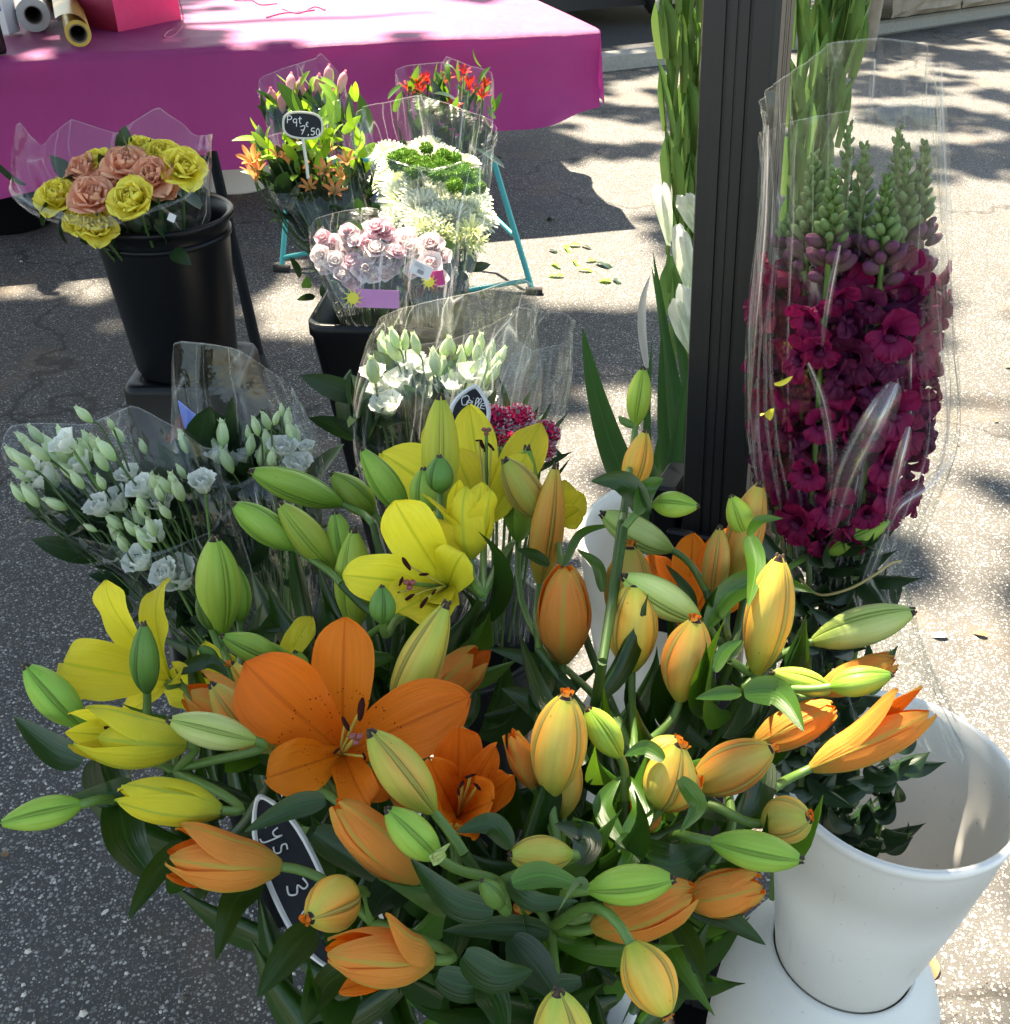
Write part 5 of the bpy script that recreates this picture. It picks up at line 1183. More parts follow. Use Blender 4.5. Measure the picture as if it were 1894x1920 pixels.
# ================================================================== SNAPDRAGONS
LIP = lambda t: (.3 + .7 * min(1, t * 1.6)) * (1 if t < .6 else math.sqrt(max(.04, 1 - ((t - .6) / .42) ** 2)))
def snap_open(v):
    def fn():
        m = MB(); m.lathe([(.05, -.1), (.12, 0), (.17, .25), (.19, .45), (.14, .5)], n=12, mat=0)
        for az in (-.55, .55): m.petal(PI / 2 + az, .60, .62, .1, 1.1 + .3 * v, .2, .045, 8, 9, r0=.12, z0=.36, prof=LIP, seed=v + az, fr=2.2)
        for az in (-.8, 0, .8): m.petal(-PI / 2 + az, .56, .58, .5, 2.1 + .2 * v, .2, .045, 8, 9, r0=.12, z0=.38, prof=LIP, seed=v * 2 + az, fr=2.2)
        m.ell((0, -.13, .5), .15, .10, .12, mat=1)
        for i in range(5): m.petal(i * 1.257, .2, .12, .5, .2, .3, 0, 3, 2, mat=2, r0=.06, z0=-.1, prof=POINT)
        return m
    return cache(('snapdragon_bloom', v), fn, [('snap_magenta', 'snap_magenta', 'snap_dark')[v], 'snap_dark', 'snap_green'])
def snap_bud(mat):
    def fn():
        m = MB(); m.lathe([(0, -.5), (.16, -.42), (.27, -.15), (.30, .1), (.22, .36), (.1, .48), (0, .5)], n=12)
        for i in range(4): m.petal(i * 1.57, .42, .22, .7, -.1, .3, 0, 4, 2, mat=1, r0=.06, z0=-.5, prof=POINT)
        return m
    return cache(('snapdragon_bud', mat), fn, [mat, 'snap_green'])
sd = thing('snapdragon_bouquet', (RC.x - .07, RC.y + .03, .33), 'tall clear sleeve of dark magenta snapdragons standing in the white bucket at right', 'bouquet')
rg = random.Random(41); YS = RC.y + .02; base = Vector((RC.x - .06, RC.y + .03, .33))
spk = [((1528, 290), (1482, 960), .0), ((1566, 322), (1520, 985), -.045), ((1592, 235), (1560, 950), .035), ((1622, 272), (1585, 970), .0), ((1686, 242), (1640, 960), .035), ((1664, 330), (1612, 990), -.045), ((1702, 275), (1656, 930), -.01), ((1735, 270), (1684, 860), .025), ((1490, 395), (1462, 900), .03)]
for si, (tp, bp, dy) in enumerate(spk):
    T_ = HY(tp[0], tp[1], YS + dy); B_ = HY(bp[0], bp[1], YS + dy * .6)
    path = cpath([base + Vector((rg.uniform(-.03, .03), rg.uniform(-.03, .03), 0)), base.lerp(B_, .6) + Vector((0, 0, .02)), B_, T_], 8)
    m = MB(); m.tube(path, [lerp(.0045, .002, i / (len(path) - 1)) for i in range(len(path))], 6); build('stem', m, ['stalk_pale'], sd)
    ax_ = (T_ - B_); Ls = ax_.length; ax_.normalize(); X = ax_.cross(Vector((0, 1, 0))).normalized(); Y = ax_.cross(X)
    a = rg.uniform(0, 6); ntop = 40
    for i in range(ntop):
        t = i / (ntop - 1); y_ = lerp(455, tp[1] - 4, t); u_ = (985 - y_) / (985 - tp[1]); p = B_ + ax_ * Ls * u_; a += 2.39996; out = X * math.cos(a) + Y * math.sin(a)
        s = lerp(.0175, .007, t ** 1.0) * rg.uniform(.7, 1.2); q = (out + ax_ * lerp(.9, 2.2, t)).normalized()
        put('bud', snap_bud('snap_green' if t > .18 else 'snap_purple'), sd, along(p + out * lerp(.0105, .002, t), p + out * lerp(.0105, .002, t) + q, rg.uniform(0, 6), s * .8, s * .8, s))
    n = 56
    for i in range(n):
        t = i / (n - 1); p = B_ + ax_ * Ls * (t ** .92); a += 2.39996 + rg.uniform(-.2, .2); out = X * math.cos(a) + Y * math.sin(a)
        py = topx(p)[1]
        if py > 505 and t < .72:
            if i % 2 and rg.random() < .35: continue
            s = rg.uniform(.026, .042); q = (out + ax_ * rg.uniform(-.2, .6) + X * rg.uniform(-.3, .3)).normalized()
            if out.y > .55 and rg.random() < .6: continue
            put('bloom', snap_open(rg.choice((0, 1, 1, 2))), sd, along(p + out * .006, p + out * .006 + q, 0, s, s, s) @ Matrix.Rotation(rg.uniform(-.5, .5), 4, 'Z'))
        elif py > 440:
            s = rg.uniform(.014, .020); q = (out + ax_ * .7).normalized()
            put('bud', snap_bud('snap_purple'), sd, along(p + out * .013, p + out * .013 + q, rg.uniform(0, 6), s, s, s * 1.1))
    for i in range(7):
        t = rg.uniform(-.02, .12); k = rg.randrange(len(path) // 2); p = path[k + 2]; a = rg.uniform(0, 6.3)
        leaf_at(sd, p, (math.cos(a), math.sin(a) * .6 - .2, .7), rg.uniform(.05, .085), rg.uniform(.018, .03), 'dark_leaf', rg=rg)
for i in range(230):
    py = rg.uniform(985, 1590); px = rg.uniform(1478, 1640 if py < 1200 else 1615 if py < 1360 else 1685)
    if py > 1500: px = rg.uniform(1500 + (py - 1500) * .9, 1665)
    p = HY(px, py, YS + rg.uniform(-.05, .04)); a = rg.uniform(0, 6.3)
    leaf_at(sd, p, (math.cos(a), math.sin(a) * .6 - .3, rg.uniform(-.3, .6)), rg.uniform(.035, .062), rg.uniform(.018, .030), 'dark_leaf', rg=rg)
def rowY(y, xl, xr, Y): return (y, xl, xr, depth(HY((xl + xr) / 2, y, Y)))
sleeve(sd, [rowY(1330, 1452, 1790, YS), rowY(1230, 1455, 1740, YS), rowY(1120, 1450, 1705, YS), rowY(1060, 1445, 1690, YS), rowY(960, 1432, 1722, YS), rowY(800, 1408, 1776, YS), rowY(600, 1414, 1764, YS), rowY(420, 1430, 1758, YS), rowY(250, 1438, 1752, YS), rowY(200, 1440, 1748, YS)], .5,
       top=[(0, .030), (25, .042), (60, .044), (95, .040), (130, .012), (165, -.005), (180, -.02), (205, -.012), (240, .0), (275, .006), (320, .012), (345, .022)], seed=44, amp=.0105, nc=150, sub=9, ncr=26, hem=[(0, .02), (60, -.02), (180, .0), (230, .03), (270, -.03), (320, .05)])
# big creases of the cellophane, as folded fins off the sleeve, their pale streaks painted as highlights
def fold(par, pts, w, mat='film_fold_glint'):
    m = MB(); pp = cpath(pts, 8); n = len(pp); rows = []
    for i, p in enumerate(pp):
        t = i / (n - 1); ww = w * math.sin(PI * min(.97, t * .92 + .06)) ** .7; v = (CAMP - p).normalized(); tg = (pp[min(n - 1, i + 1)] - pp[max(0, i - 1)]).normalized(); s = tg.cross(v).normalized()
        rows.append([p - s * ww, p - s * ww * .4 + v * ww * .5, p + s * ww * .1 + v * ww * .75, p + s * ww * .6 + v * ww * .3, p + s * ww])
    m.grid(rows); return build('cellophane_fold_glint', m, [mat], par)
yf = YS - .078
fold(sd, [HY(1764, 118, YS), HY(1770, 300, YS), HY(1783, 560, YS), HY(1798, 800, YS)], .0042)  # this and the next two strips stand in for bright reflections
fold(sd, [HY(1440, 235, YS - .02), HY(1434, 420, YS - .02), HY(1416, 620, YS - .02), HY(1406, 780, YS - .02)], .0030)
fold(sd, [HY(1640, 110, YS + .06), HY(1636, 170, YS + .06), HY(1630, 260, YS + .06)], .0030)
fold(sd, [HY(1680, 718, yf), HY(1640, 800, yf - .006), HY(1590, 900, yf), HY(1560, 1010, yf + .01)], .014)
fold(sd, [HY(1705, 800, yf + .01), HY(1680, 900, yf), HY(1665, 980, yf + .01)], .006)
fold(sd, [HY(1515, 680, yf), HY(1545, 760, yf), HY(1560, 860, yf), HY(1555, 940, yf)], .004)
fold(sd, [HY(1790, 850, yf + .05), HY(1740, 910, yf + .03), HY(1680, 960, yf + .02), HY(1640, 1080, yf + .02)], .006)
fold(sd, [HY(1575, 460, yf), HY(1555, 560, yf), HY(1540, 660, yf)], .003)
fold(sd, [HY(1660, 1000, yf + .02), HY(1630, 1080, yf + .02), HY(1605, 1150, yf + .03)], .006)
m = MB(); m.tube(cpath([HY(1500, 1085, yf + .02), HY(1535, 1115, yf - .005), HY(1590, 1105, yf - .01), HY(1640, 1078, yf), HY(1668, 1058, yf + .02), HY(1690, 1052, yf + .06)]), .0012, 6); build('rubber_band', m, ['raffia'], sd)
for px, py in ((1452, 720), (1428, 775), (1440, 785)):
    p = HY(px, py, yf + .01); m = MB(); m.petal(0, .016, .007, .5, 1.6, .2, .001, 5, 3, prof=POINT); build('yellow_petal_scrap', m, ['sticker_yellow'], sd, along(p, p + Vector((rg.uniform(-1, 1), -1, rg.uniform(-.5, 1))), px, 1, 1, 1))

# ================================================================== GLADIOLI
def ribbon(par, name, pts, w, mat, N_=None, cup=.25, tw=0.0, nt=14, prof=None, ns=4, rip=.0, seed=0, **kw):
    """leaf or petal along pts (world), N_ = facing normal"""
    m = MB(); pp = cpath(pts, max(3, nt // (len(pts) - 1))); n = len(pp); rows = []
    for i, p in enumerate(pp):
        t = i / (n - 1); tg = (pp[min(n - 1, i + 1)] - pp[max(0, i - 1)]).normalized(); v = (N_ if N_ is not None else (CAMP - p)).normalized(); s = tg.cross(v)
        if s.length < .05: s = tg.cross(UPV)
        s.normalize(); nn = s.cross(tg)
        if tw: r_ = Matrix.Rotation(tw * t, 3, tg); s = r_ @ s; nn = r_ @ nn
        ww = w / 2 * (prof(t) if prof else max(.02, math.sin(PI * (.07 + .93 * t) ** .8)) if t < 1 else .02); row = []
        for k in range(ns + 1):
            q_ = -1 + 2 * k / ns
            row.append(p + s * q_ * ww + nn * (cup * ww * q_ * q_ + rip * math.sin(t * 11 + q_ * 3 + seed) * abs(q_)))
        rows.append(row)
    m.grid(rows, ndir=((N_ if N_ is not None else CAMP - pp[n // 2])))
    return build(name, m, [mat], par, **kw)
def bract():
    def fn():
        m = MB(); m.petal(0, 1.0, .52, .14, .02, .55, 0, 10, 6, r0=.03, prof=lambda t: (.75 + .25 * math.sin(PI * t)) * (1 if t < .55 else max(.03, 1 - ((t - .55) / .45) ** 1.7)))
        return m
    return cache('gladiolus_bract', fn, ['glad_bract'])
def glad_bloom(v):
    def fn():
        m = MB()
        for i in range(6): m.petal(i * PI / 3, 1.0, .62, .05, (.35, .75)[v] if i % 2 else (.15, .5)[v], .35, .03, 9, 6, r0=.06 if i % 2 else .04, prof=lambda t: .25 + .75 * ROUND(t), seed=i, fr=2)
        return m
    return cache(('gladiolus_bloom', v), fn, ['white_petal'])
rg = random.Random(51)
def gladiolus(pts, Y, label, w=50, blooms=(), nodes=True, wp=()):
    pp = cpath([GC + Vector((rg.uniform(-.04, .04), rg.uniform(-.05, .05), .32))] + [HY(x, y, Y) for x, y in pts], 14)
    o = thing('gladiolus', pp[0], label, 'gladiolus', 'white gladioli in the bucket by the post')
    m = MB(); m.tube(pp, [.0055] * len(pp), 8); build('stem', m, ['glad_bract'], o)
    s = 1; acc = .0; last = pp[0]; k = 0
    for i, p in enumerate(pp):
        px = topx(p)
        if not px or px[1] > 620 or px[1] < -220: continue
        acc += (p - last).length if k else 1; last = p
        if acc < .033: continue
        acc = 0; k += 1; s = -s
        tg = (pp[min(i + 1, len(pp) - 1)] - pp[max(0, i - 1)]).normalized()
        out = (RT * s + Vector((0, rg.uniform(-1.0, .2), 0))).normalized(); L_ = .090 + rg.uniform(-.01, .012)
        d_ = depth(p); W_ = w / F * d_
        # +X of the petal points outward
        z_ = (tg + out * .10).normalized(); y_ = z_.cross(out).normalized(); x_ = y_.cross(z_)
        put('bract', bract(), o, Matrix.Translation(p) @ Matrix((x_, y_, z_)).transposed().to_4x4() @ Matrix.Diagonal((W_ / .44, W_ / .44, L_, 1)))
        x2 = -x_; y2 = z_.cross(x2)
        put('bract', bract(), o, Matrix.Translation(p + x_ * .010 + tg * .012) @ Matrix((x2, y2, z_)).transposed().to_4x4() @ Matrix.Diagonal((W_ * .7 / .44, W_ * .7 / .44, L_ * .8, 1)))
    for (x, y, tx, ty, v, wd) in blooms:
        a, b = HY(x, y, Y - .012), HY(tx, ty, Y - .03); L_ = (b - a).length; put('bloom', glad_bloom(v), o, along(a, b, rg.uniform(0, 3), L_ * wd, L_ * wd, L_))
    for k, (pts_, w_) in enumerate(wp):
        p3 = [HY(x, y, Y - .045 - .006 * k - .01 * i) for i, (x, y) in enumerate(pts_)]; ribbon(o, 'petal', p3, w_ * .62 / F * depth(p3[0]), 'white_petal', cup=.5, prof=lambda t: (.35 + .65 * min(1, t * 2)) * (1 if t < .7 else math.sqrt(max(.06, 1 - ((t - .7) / .31) ** 2))), nt=14, ns=10, rip=.0034, seed=k * 2)
    return o
YG = 1.20
gladiolus([(1262, 640), (1270, 400), (1262, 180), (1245, -80), (1235, -300)], YG, 'gladiolus spike with two open white blooms, leftmost beside the post', 44, [], wp=[([(1254, 460), (1240, 390), (1228, 343)], 34), ([(1256, 455), (1252, 400), (1247, 342)], 30), ([(1292, 545), (1276, 480), (1272, 420)], 42), ([(1296, 540), (1290, 480), (1280, 430)], 34)])
gladiolus([(1290, 660), (1300, 400), (1295, 150), (1285, -80), (1280, -300)], YG + .02, 'green gladiolus spike running up against the left side of the post', 46, [(1318, 90, 1325, 10, 0, .22), (1315, 160, 1322, 75, 0, .22), (1245, 70, 1232, -10, 0, .2)], wp=[([(1308, 440), (1292, 400), (1270, 366)], 44), ([(1312, 425), (1300, 385), (1290, 362)], 40), ([(1312, 400), (1310, 380), (1304, 368)], 30), ([(1300, 665), (1280, 610), (1262, 560)], 56), ([(1304, 660), (1290, 590), (1276, 532)], 50), ([(1310, 640), (1302, 590), (1292, 540)], 40)])
gladiolus([(1310, 640), (1318, 420), (1322, 200), (1318, 0), (1316, -250)], YG + .04, 'gladiolus spike mostly hidden by the left edge of the post', 40, [(1320, 300, 1318, 190, 0, .2), (1312, 420, 1312, 330, 0, .25)])
gladiolus([(1455, 640), (1488, 400), (1498, 200), (1512, -20), (1520, -300)], YG - .02, 'green gladiolus spike emerging right behind the post', 50)
gladiolus([(1470, 660), (1515, 380), (1535, 200), (1552, -20), (1556, -300)], YG + .01, 'pale green gladiolus spike in the middle of those right of the post', 54)
gladiolus([(1480, 660), (1530, 380), (1575, 150), (1612, -30), (1640, -300)], YG, 'gladiolus spike leaning farthest right above the clear sleeve', 54)
# sword leaves
gleaf = thing('gladiolus_foliage', GC + Vector((0, 0, .34)), 'bundle of dark sword leaves rising from the white gladiolus bucket', 'leaves')
SW = lambda t: min(1, (.55 + t * .9)) * (1 if t < .35 else max(.02, 1 - ((t - .35) / .65) ** 1.6))
for pts, w, Y in (([(1290, 1000), (1265, 760), (1225, 475)], 42, 1.16), ([(1300, 1000), (1280, 800), (1222, 500)], 40, 1.13), ([(1230, 1010), (1160, 870), (1118, 740), (1092, 615)], 62, 1.08), ([(1275, 1000), (1245, 820), (1240, 620)], 34, 1.15), ([(1310, 1000), (1295, 760), (1255, 560)], 40, 1.18),
                 ([(1255, 1010), (1215, 850), (1222, 640)], 26, 1.2), ([(1440, 1000), (1450, 760), (1520, 420)], 40, 1.2), ([(1450, 1000), (1480, 700), (1560, 330)], 44, 1.22), ([(1445, 1000), (1440, 800), (1460, 500)], 44, 1.2), ([(1235, 1000), (1232, 880), (1260, 720)], 30, 1.22), ([(1250, 1000), (1268, 830), (1290, 690)], 34, 1.1)):
    p3 = [HY(x, y, Y) for x, y in pts]; ribbon(gleaf, 'leaf', [GC + Vector((rg.uniform(-.03, .03), -.02, .34))] + p3, w / F * depth(p3[1]), 'sword_leaf', cup=.35, prof=SW, nt=24)
ribbon(gleaf, 'withered_sheath', [HY(1213, 690, 1.1), HY(1204, 620, 1.1), HY(1206, 560, 1.1), HY(1220, 515, 1.1)], .010, 'petal_waste', cup=.6)

# ================================================================== LILIES
def dep(y, z=.95): v = (y - 960) / F; return (CAMP.z - z) / (math.sin(TH) + math.cos(TH) * v)
GA = [0, 3, 6, 8.5, 12, 20, 34, 48, 60, 72, 86, 100, 108, 111.5, 114, 117]
PROF = [(0, .13), (.04, .19), (.12, .30), (.25, .42), (.42, .495), (.58, .49), (.74, .42), (.86, .31), (.94, .20), (.985, .125), (1, .08)]
PROFP = [(0, .14), (.04, .22), (.12, .34), (.25, .455), (.40, .50), (.55, .485), (.70, .405), (.84, .285), (.94, .165), (.985, .11), (1, .07)]
def budmesh(v, mat, crown):
    def fn():
        m = MB(); bend = (.0, .10, -.08, .05)[v]; rows = []; uvs = []; nv = 26; pr = PROFP if v % 2 else PROF; asy = (.03, .0, .05, .02)[v]
        for j in range(nv + 1):
            t = j / nv; row = []; ur = []
            for s in range(3):
                for g in GA:
                    a = math.radians(120 * s + g); dg = min(g, 120 - g)
                    r = curve1(pr, t); k = math.sin(PI * min(1, t * 1.02)) ** .4 if t < .98 else .3
                    r *= 1 + k * (.045 * (1 - math.cos(math.radians(3 * dg))) - .085 * math.exp(-((dg - 7.5) / 3.2) ** 2) - .015 + (.02 if dg < 4 else 0))
                    r *= 1 + asy * math.cos(a + 1)
                    zz = t + (.022 * (dg / 60) if t > .97 else 0)
                    tw = a + .12 * t
                    row.append(Vector((r * math.cos(tw) + bend * (t * t - t * .3), r * math.sin(tw), zz))); ur.append((((120 * s + g) / 360), t))
            row.append(row[0]); ur.append((1.0, t)); rows.append(row); uvs.append(ur)
        m.grid(rows, uvs=uvs); o = len(m.v); m.poly([p for p in rows[-1][:-1]])
        m.uv[-1] = [(.16, 1)] * len(m.uv[-1])
        if crown:
            for s in range(3):
                a = math.radians(120 * s + 60)
                m.petal(a, .10, .15, .35, .9, .4, .0, 4, 3, mat=1, r0=.085, z0=.955, prof=ROUND)
                m.petal(a + 1.05, .09, .12, .1, .6, .4, .01, 4, 3, mat=1, r0=.05, z0=.97, prof=ROUND)
            m.ell((bend * .7, 0, .99), .07, .07, .05, mat=1)
        else:
            for s in range(3):
                a = math.radians(120 * s + 60) + .12; m.ell((.075 * math.cos(a) + bend * .7, .075 * math.sin(a), .995), .045, .045, .035, n=8, m=5, mat=2)
        return m
    return cache(('lily_bud', v, mat, crown), fn, [mat, 'orange_petal' if 'orange' in mat or 'brass' in mat or 'amber' in mat else 'bud_lime', 'bud_tip'])
plain('bud_tip', (.05, .03, .015), .7, nz=.5)
KM = {'g': 'bud_green', 'd': 'bud_dark', 'l': 'bud_lime', 'y': 'bud_yellow', 'p': 'bud_pale', 'o': 'bud_orange', 'a': 'bud_amber', 'b': 'bud_brassy'}
rl = random.Random(77)
KEEP = [(650, 1360, 230, .80), (560, 1300, 150, .8), (780, 1070, 150, .93), (880, 1470, 110, .76), (890, 880, 150, 1.06), (230, 1220, 150, .86), (780, 1350, 120, .8), (1055, 1150, 60, .9), (420, 1620, 110, .72), (710, 1800, 110, .65), (230, 1370, 120, .8)]
def clear(p, d, L_):
    for k in (.2, .55, .95):
        q = p + d.normalized() * L_ * k; x = topx(q)
        if not x: return False
        for cx, cy, r, dd in KEEP:
            if (x[0] - cx) ** 2 + (x[1] - cy) ** 2 < r * r and depth(q) < dd + .035: return False
    return True
OPT = [(0, .22), (.12, .40), (.30, .72), (.50, .96), (.64, 1.0), (.78, .88), (.88, .66), (.95, .38), (1, .05)]
def OPENP(t): return curve1(OPT, t)
class Lily:
    def __init__(s, label, node, foot, z=.95, off=0, group=None, nleaf=14, lm='lily_leaf'):
        s.node = P(node[0], node[1], dep(node[1], z) + .04 + off); s.z = z; s.off = off
        s.foot = Vector(foot); s.o = thing('lily_stem', s.foot, label, 'lily', group or 'lily stems in the front buckets')
        mid = s.foot.lerp(s.node, .6) + Vector((0, 0, .03))
        s.path = cpath([s.foot, mid, s.node], 10)
        m = MB(); n = len(s.path); m.tube(s.path, [lerp(.0065, .0038, i / (n - 1)) for i in range(n)], 8); build('stem', m, ['stalk'], s.o)
        for i in range(nleaf):
            t = .42 + .56 * (i + rl.random() * .5) / nleaf; p = s.path[int(t * (n - 1))]; a = i * 2.4 + rl.uniform(-.4, .4)
            dv_ = Vector((math.cos(a), math.sin(a), rl.uniform(.1, .8))); LL_ = rl.uniform(.075, .125)
            if clear(p, dv_, LL_): leaf_at(s.o, p, dv_, LL_ * 1.1, rl.uniform(.016, .023), lm if rl.random() > .22 else 'lily_leaf_light', rg=rl)
    def stalk(s, a, ax, node=None, r=.0032, mat='stalk_pale'):
        e = node if node is not None else s.node; L_ = (a - e).length
        pts = [bez(a, a - ax * L_ * .45, e + (a - e) * .25 + Vector((0, 0, .1 * L_)), e, i / 10) for i in range(11)]
        m = MB(); m.tube(pts, [r] * 5 + [r * 1.05] * 6, 8); build('flower_stalk', m, [mat], s.o)
    def bud(s, bx, by, tx, ty, w, kind='g', off=0.0, crown=None, v=None, via=None, roll=None, fore=.30, stalk=True):
        """(bx,by) foot, (tx,ty) tip, w thickness in photo pixels; off = farther (+) or nearer (-)"""
        d = dep(max(by, 700) * .5 + max(ty, 700) * .5, s.z) + s.off + off; Lp = math.hypot(tx - bx, ty - by) / F * d
        b = P(bx, by, d + fore * Lp * .5); t = P(tx, ty, d - fore * Lp * .5); W = w * .94 / F * d * rl.uniform(.97, 1.03)
        kd = KM[kind]; crown = kind in 'ob' if crown is None else crown; v = rl.randrange(4) if v is None else v
        o = put('bud', budmesh(v, kd, crown), s.o, along(b, t, rl.uniform(0, 6.28) if roll is None else roll, W, W, (t - b).length))
        if stalk:
            s.stalk(b + (t - b).normalized() * .002, (t - b).normalized(), P(via[0], via[1], dep(via[1], s.z) + s.off + .02) if via else None)
            if via and stalk:
                a = P(via[0], via[1], dep(via[1], s.z) + s.off + .02); m = MB(); m.tube(cpath([a, a.lerp(s.node, .5) - Vector((0, 0, .01)), s.node], 6), .0036, 8); build('flower_stalk', m, ['stalk'], s.o)
        return o
    def half(s, bx, by, tx, ty, w, mat, flares, roll=0.0, off=0.0, fore=.25, wf=1.0, lens=None, via=None, stalk=True):
        """half open flower: six tepals, flares[k] = how far each tip leaves the bud"""
        d = dep(by * .5 + ty * .5, s.z) + s.off + off; Lp = math.hypot(tx - bx, ty - by) / F * d
        b = P(bx, by, d + fore * Lp * .5); t = P(tx, ty, d - fore * Lp * .5); W = w / F * d; ax = (t - b); L_ = ax.length; ax.normalize()
        X = ax.cross(Vector((0, .2, 1))).normalized(); Y = ax.cross(X)
        m = MB(); m.lathe([(.0, -.001), (.0036, 0), (.005, .004), (.0, .008)], b, 10, axis=ax); o = build('bloom', m, ['stalk_pale'], s.o)
        PB = [(0, .10), (.08, .24), (.25, .42), (.45, .5), (.65, .47), (.82, .36), (.94, .20), (1, .10)]
        for k in range(6):
            f = flares[k]; inner = k % 2; phi = roll + k * PI / 3; Lk = L_ * (lens[k] if lens else 1 - .03 * inner); rows = []
            for j in range(17):
                t_ = j / 16; e = max(0, t_ - .35) / .65
                r = W * curve1(PB, t_) * (.88 if inner else 1.0) * (1 - .3 * max(0, min(1, f * 2)) * t_) + f * W * e ** 1.7
                h = Lk * (t_ - (abs(f) * .10 * e ** 3 if f > .5 else 0)); hwid = W * (.52 if inner else .46) * wf * (max(.02, math.sin(PI * (.13 + .87 * t_) ** .95)) ** .75 if t_ < 1 else .03)
                row = []
                for q_ in (-1, -.75, -.5, -.25, 0, .25, .5, .75, 1):
                    da = min(1.15, hwid / max(r, .002)) * q_; rr = r + .0006 * (1 if inner else 0)
                    if f > .3: flat = min(1, f * e); rx = rr * math.cos(da); rx = lerp(rx, rr, flat * .6); ry = lerp(rr * math.sin(da), hwid * q_, flat * .6)
                    else: rx, ry = rr * math.cos(da), rr * math.sin(da)
                    rx += (1 - abs(q_)) * 0 + (.0010 if abs(q_) < .1 else 0) + .0012 * math.sin(t_ * 9 + q_ * 2.5 + k * 2) * e
                    u_ = X * math.cos(phi) + Y * math.sin(phi); w_2 = ax.cross(u_)
                    row.append(b + ax * h + u_ * rx + w_2 * ry)
                rows.append(row)
            u_ = X * math.cos(phi) + Y * math.sin(phi); m = MB(); m.grid(rows, ndir=-u_); build('petal', m, [mat], o)
        for k in range(4):
            a = k * 1.6 + roll; e = b + ax * L_ * .62 + (X * math.cos(a) + Y * math.sin(a)) * W * .13
            m = MB(); m.tube([b, e], .0011, 5); build('filament', m, ['filament'], o); m = MB(); m.ell(e, .002, .002, .007, along(e, e + ax + X * .5).to_3x3().normalized()); build('anther', m, ['anther'], o)
        if stalk: s.stalk(b, ax, P(via[0], via[1], dep(via[1], s.z) + s.off + .02) if via else None)
        return o
    def open(s, cx, cy, dc, petals, mat, anthers=(), stig=None, nrm=None, tube_to=None, label=None):
        """wide open flower; petals = (tipx, tipy, depth offset of tip, width px, bulge, tipcurl)"""
        c = P(cx, cy, dc); nv = (CAMP - c).normalized() if nrm is None else Vector(nrm).normalized()
        m = MB(); m.lathe([(.0, -.012), (.004, -.010), (.007, 0), (.003, .004)], c, 12, axis=nv); o = build('bloom', m, ['stalk_pale'], s.o, **({'label': label} if label else {}))
        for pi, (tx, ty, do, w, bulge, curl) in enumerate(petals):
            t = P(tx, ty, dc + do); D_ = t - c; L_ = D_.length; W = w / F * (dc + do * .5); n_ = nv
            lift = n_ * L_
            p0, p1, p2, p3 = c, c + D_ * .30 + lift * bulge * .2, c + D_ * .72 + lift * bulge, t - lift * curl
            rows = []; NT = 20
            for j in range(NT + 1):
                t_ = j / NT; p = bez(p0, p1, p2, p3, t_); tg = (bez(p0, p1, p2, p3, min(1, t_ + .02)) - bez(p0, p1, p2, p3, max(0, t_ - .02))).normalized()
                sd_ = tg.cross(n_).normalized(); nn = sd_.cross(tg)
                ww = W / 2 * OPENP(t_) * (1 + .035 * math.sin(t_ * 9 + pi * 2.1)); row = []
                for k in range(11):
                    q_ = -1 + k / 5
                    off_ = .30 * ww * q_ * q_ * (1 - 1.3 * t_ ** 2) + .0030 * math.sin(t_ * 11 + q_ * 2.4 + pi * 3) * abs(q_) ** 1.5 + .0011 * math.sin(t_ * 23 + q_ * 5 + pi) * abs(q_) ** 3 - .0016 * math.exp(-(q_ / .10) ** 2) + .0004 * math.sin(q_ * 16 + t_ * 2)
                    row.append(p + sd_ * ww * q_ + nn * off_)
                rows.append(row)
            m = MB(); m.grid(rows, ndir=n_); build('petal', m, [mat], o)
        for (ax_, ay, da, ang, ln) in anthers:
            e = P(ax_, ay, dc + da); m = MB(); m.tube([bez(c, c + nv * .02 + (e - c) * .2, c + (e - c) * .7 + nv * .012, e, i / 6) for i in range(7)], .0010, 5); build('filament', m, ['filament'], o)
            dd = (RT * math.cos(ang) + UPV * math.sin(ang)); L_ = ln / F * (dc + da) / 2
            m = MB(); m.ell(e, L_ * .30, L_ * .30, L_, along(e, e + dd).to_3x3().normalized(), n=12, m=8)
            m.v = [tuple(Vector(p) + Vector((noise.noise(Vector(p) * 700), noise.noise(Vector(p) * 700 + Vector((5, 5, 5))), 0)) * .0006) for p in m.v]; build('anther', m, ['anther'], o)
        if stig:
            e = P(stig[0], stig[1], dc + stig[2]); m = MB(); m.tube([c, c.lerp(e, .5) + nv * .004, e], [.0022, .0018, .0018], 7); build('style', m, ['stalk_pale' if mat == 'yellow_petal' else 'filament'], o)
            m = MB()
            for k in range(3): m.ell(e + (RT * math.cos(k * 2.1 + .5) + UPV * math.sin(k * 2.1 + .5)) * .0028, .0028, .0028, .0022)
            build('stigma', m, ['stigma'], o)
        if tube_to is None: s.stalk(c, nv)
        return o
    def leafpx(s, pts, w, off=0.0, mat='lily_leaf', cup=.3, tw=0.0, offs=None):
        p3 = [P(x, y, dep(y, s.z) + s.off + off + (offs[i] if offs else 0)) for i, (x, y) in enumerate(pts)]
        ribbon(s.o, 'leaf', p3, w / F * depth(p3[0]), mat, cup=cup, tw=tw, nt=16)
YF = Vector((-.20, .95, .28)); OF = Vector((-.0, .60, .26)); OF2 = Vector((.10, .66, .26))
def ft(b, k): return b + Vector((.035 * math.cos(k * 2.1), .035 * math.sin(k * 2.1), 0))
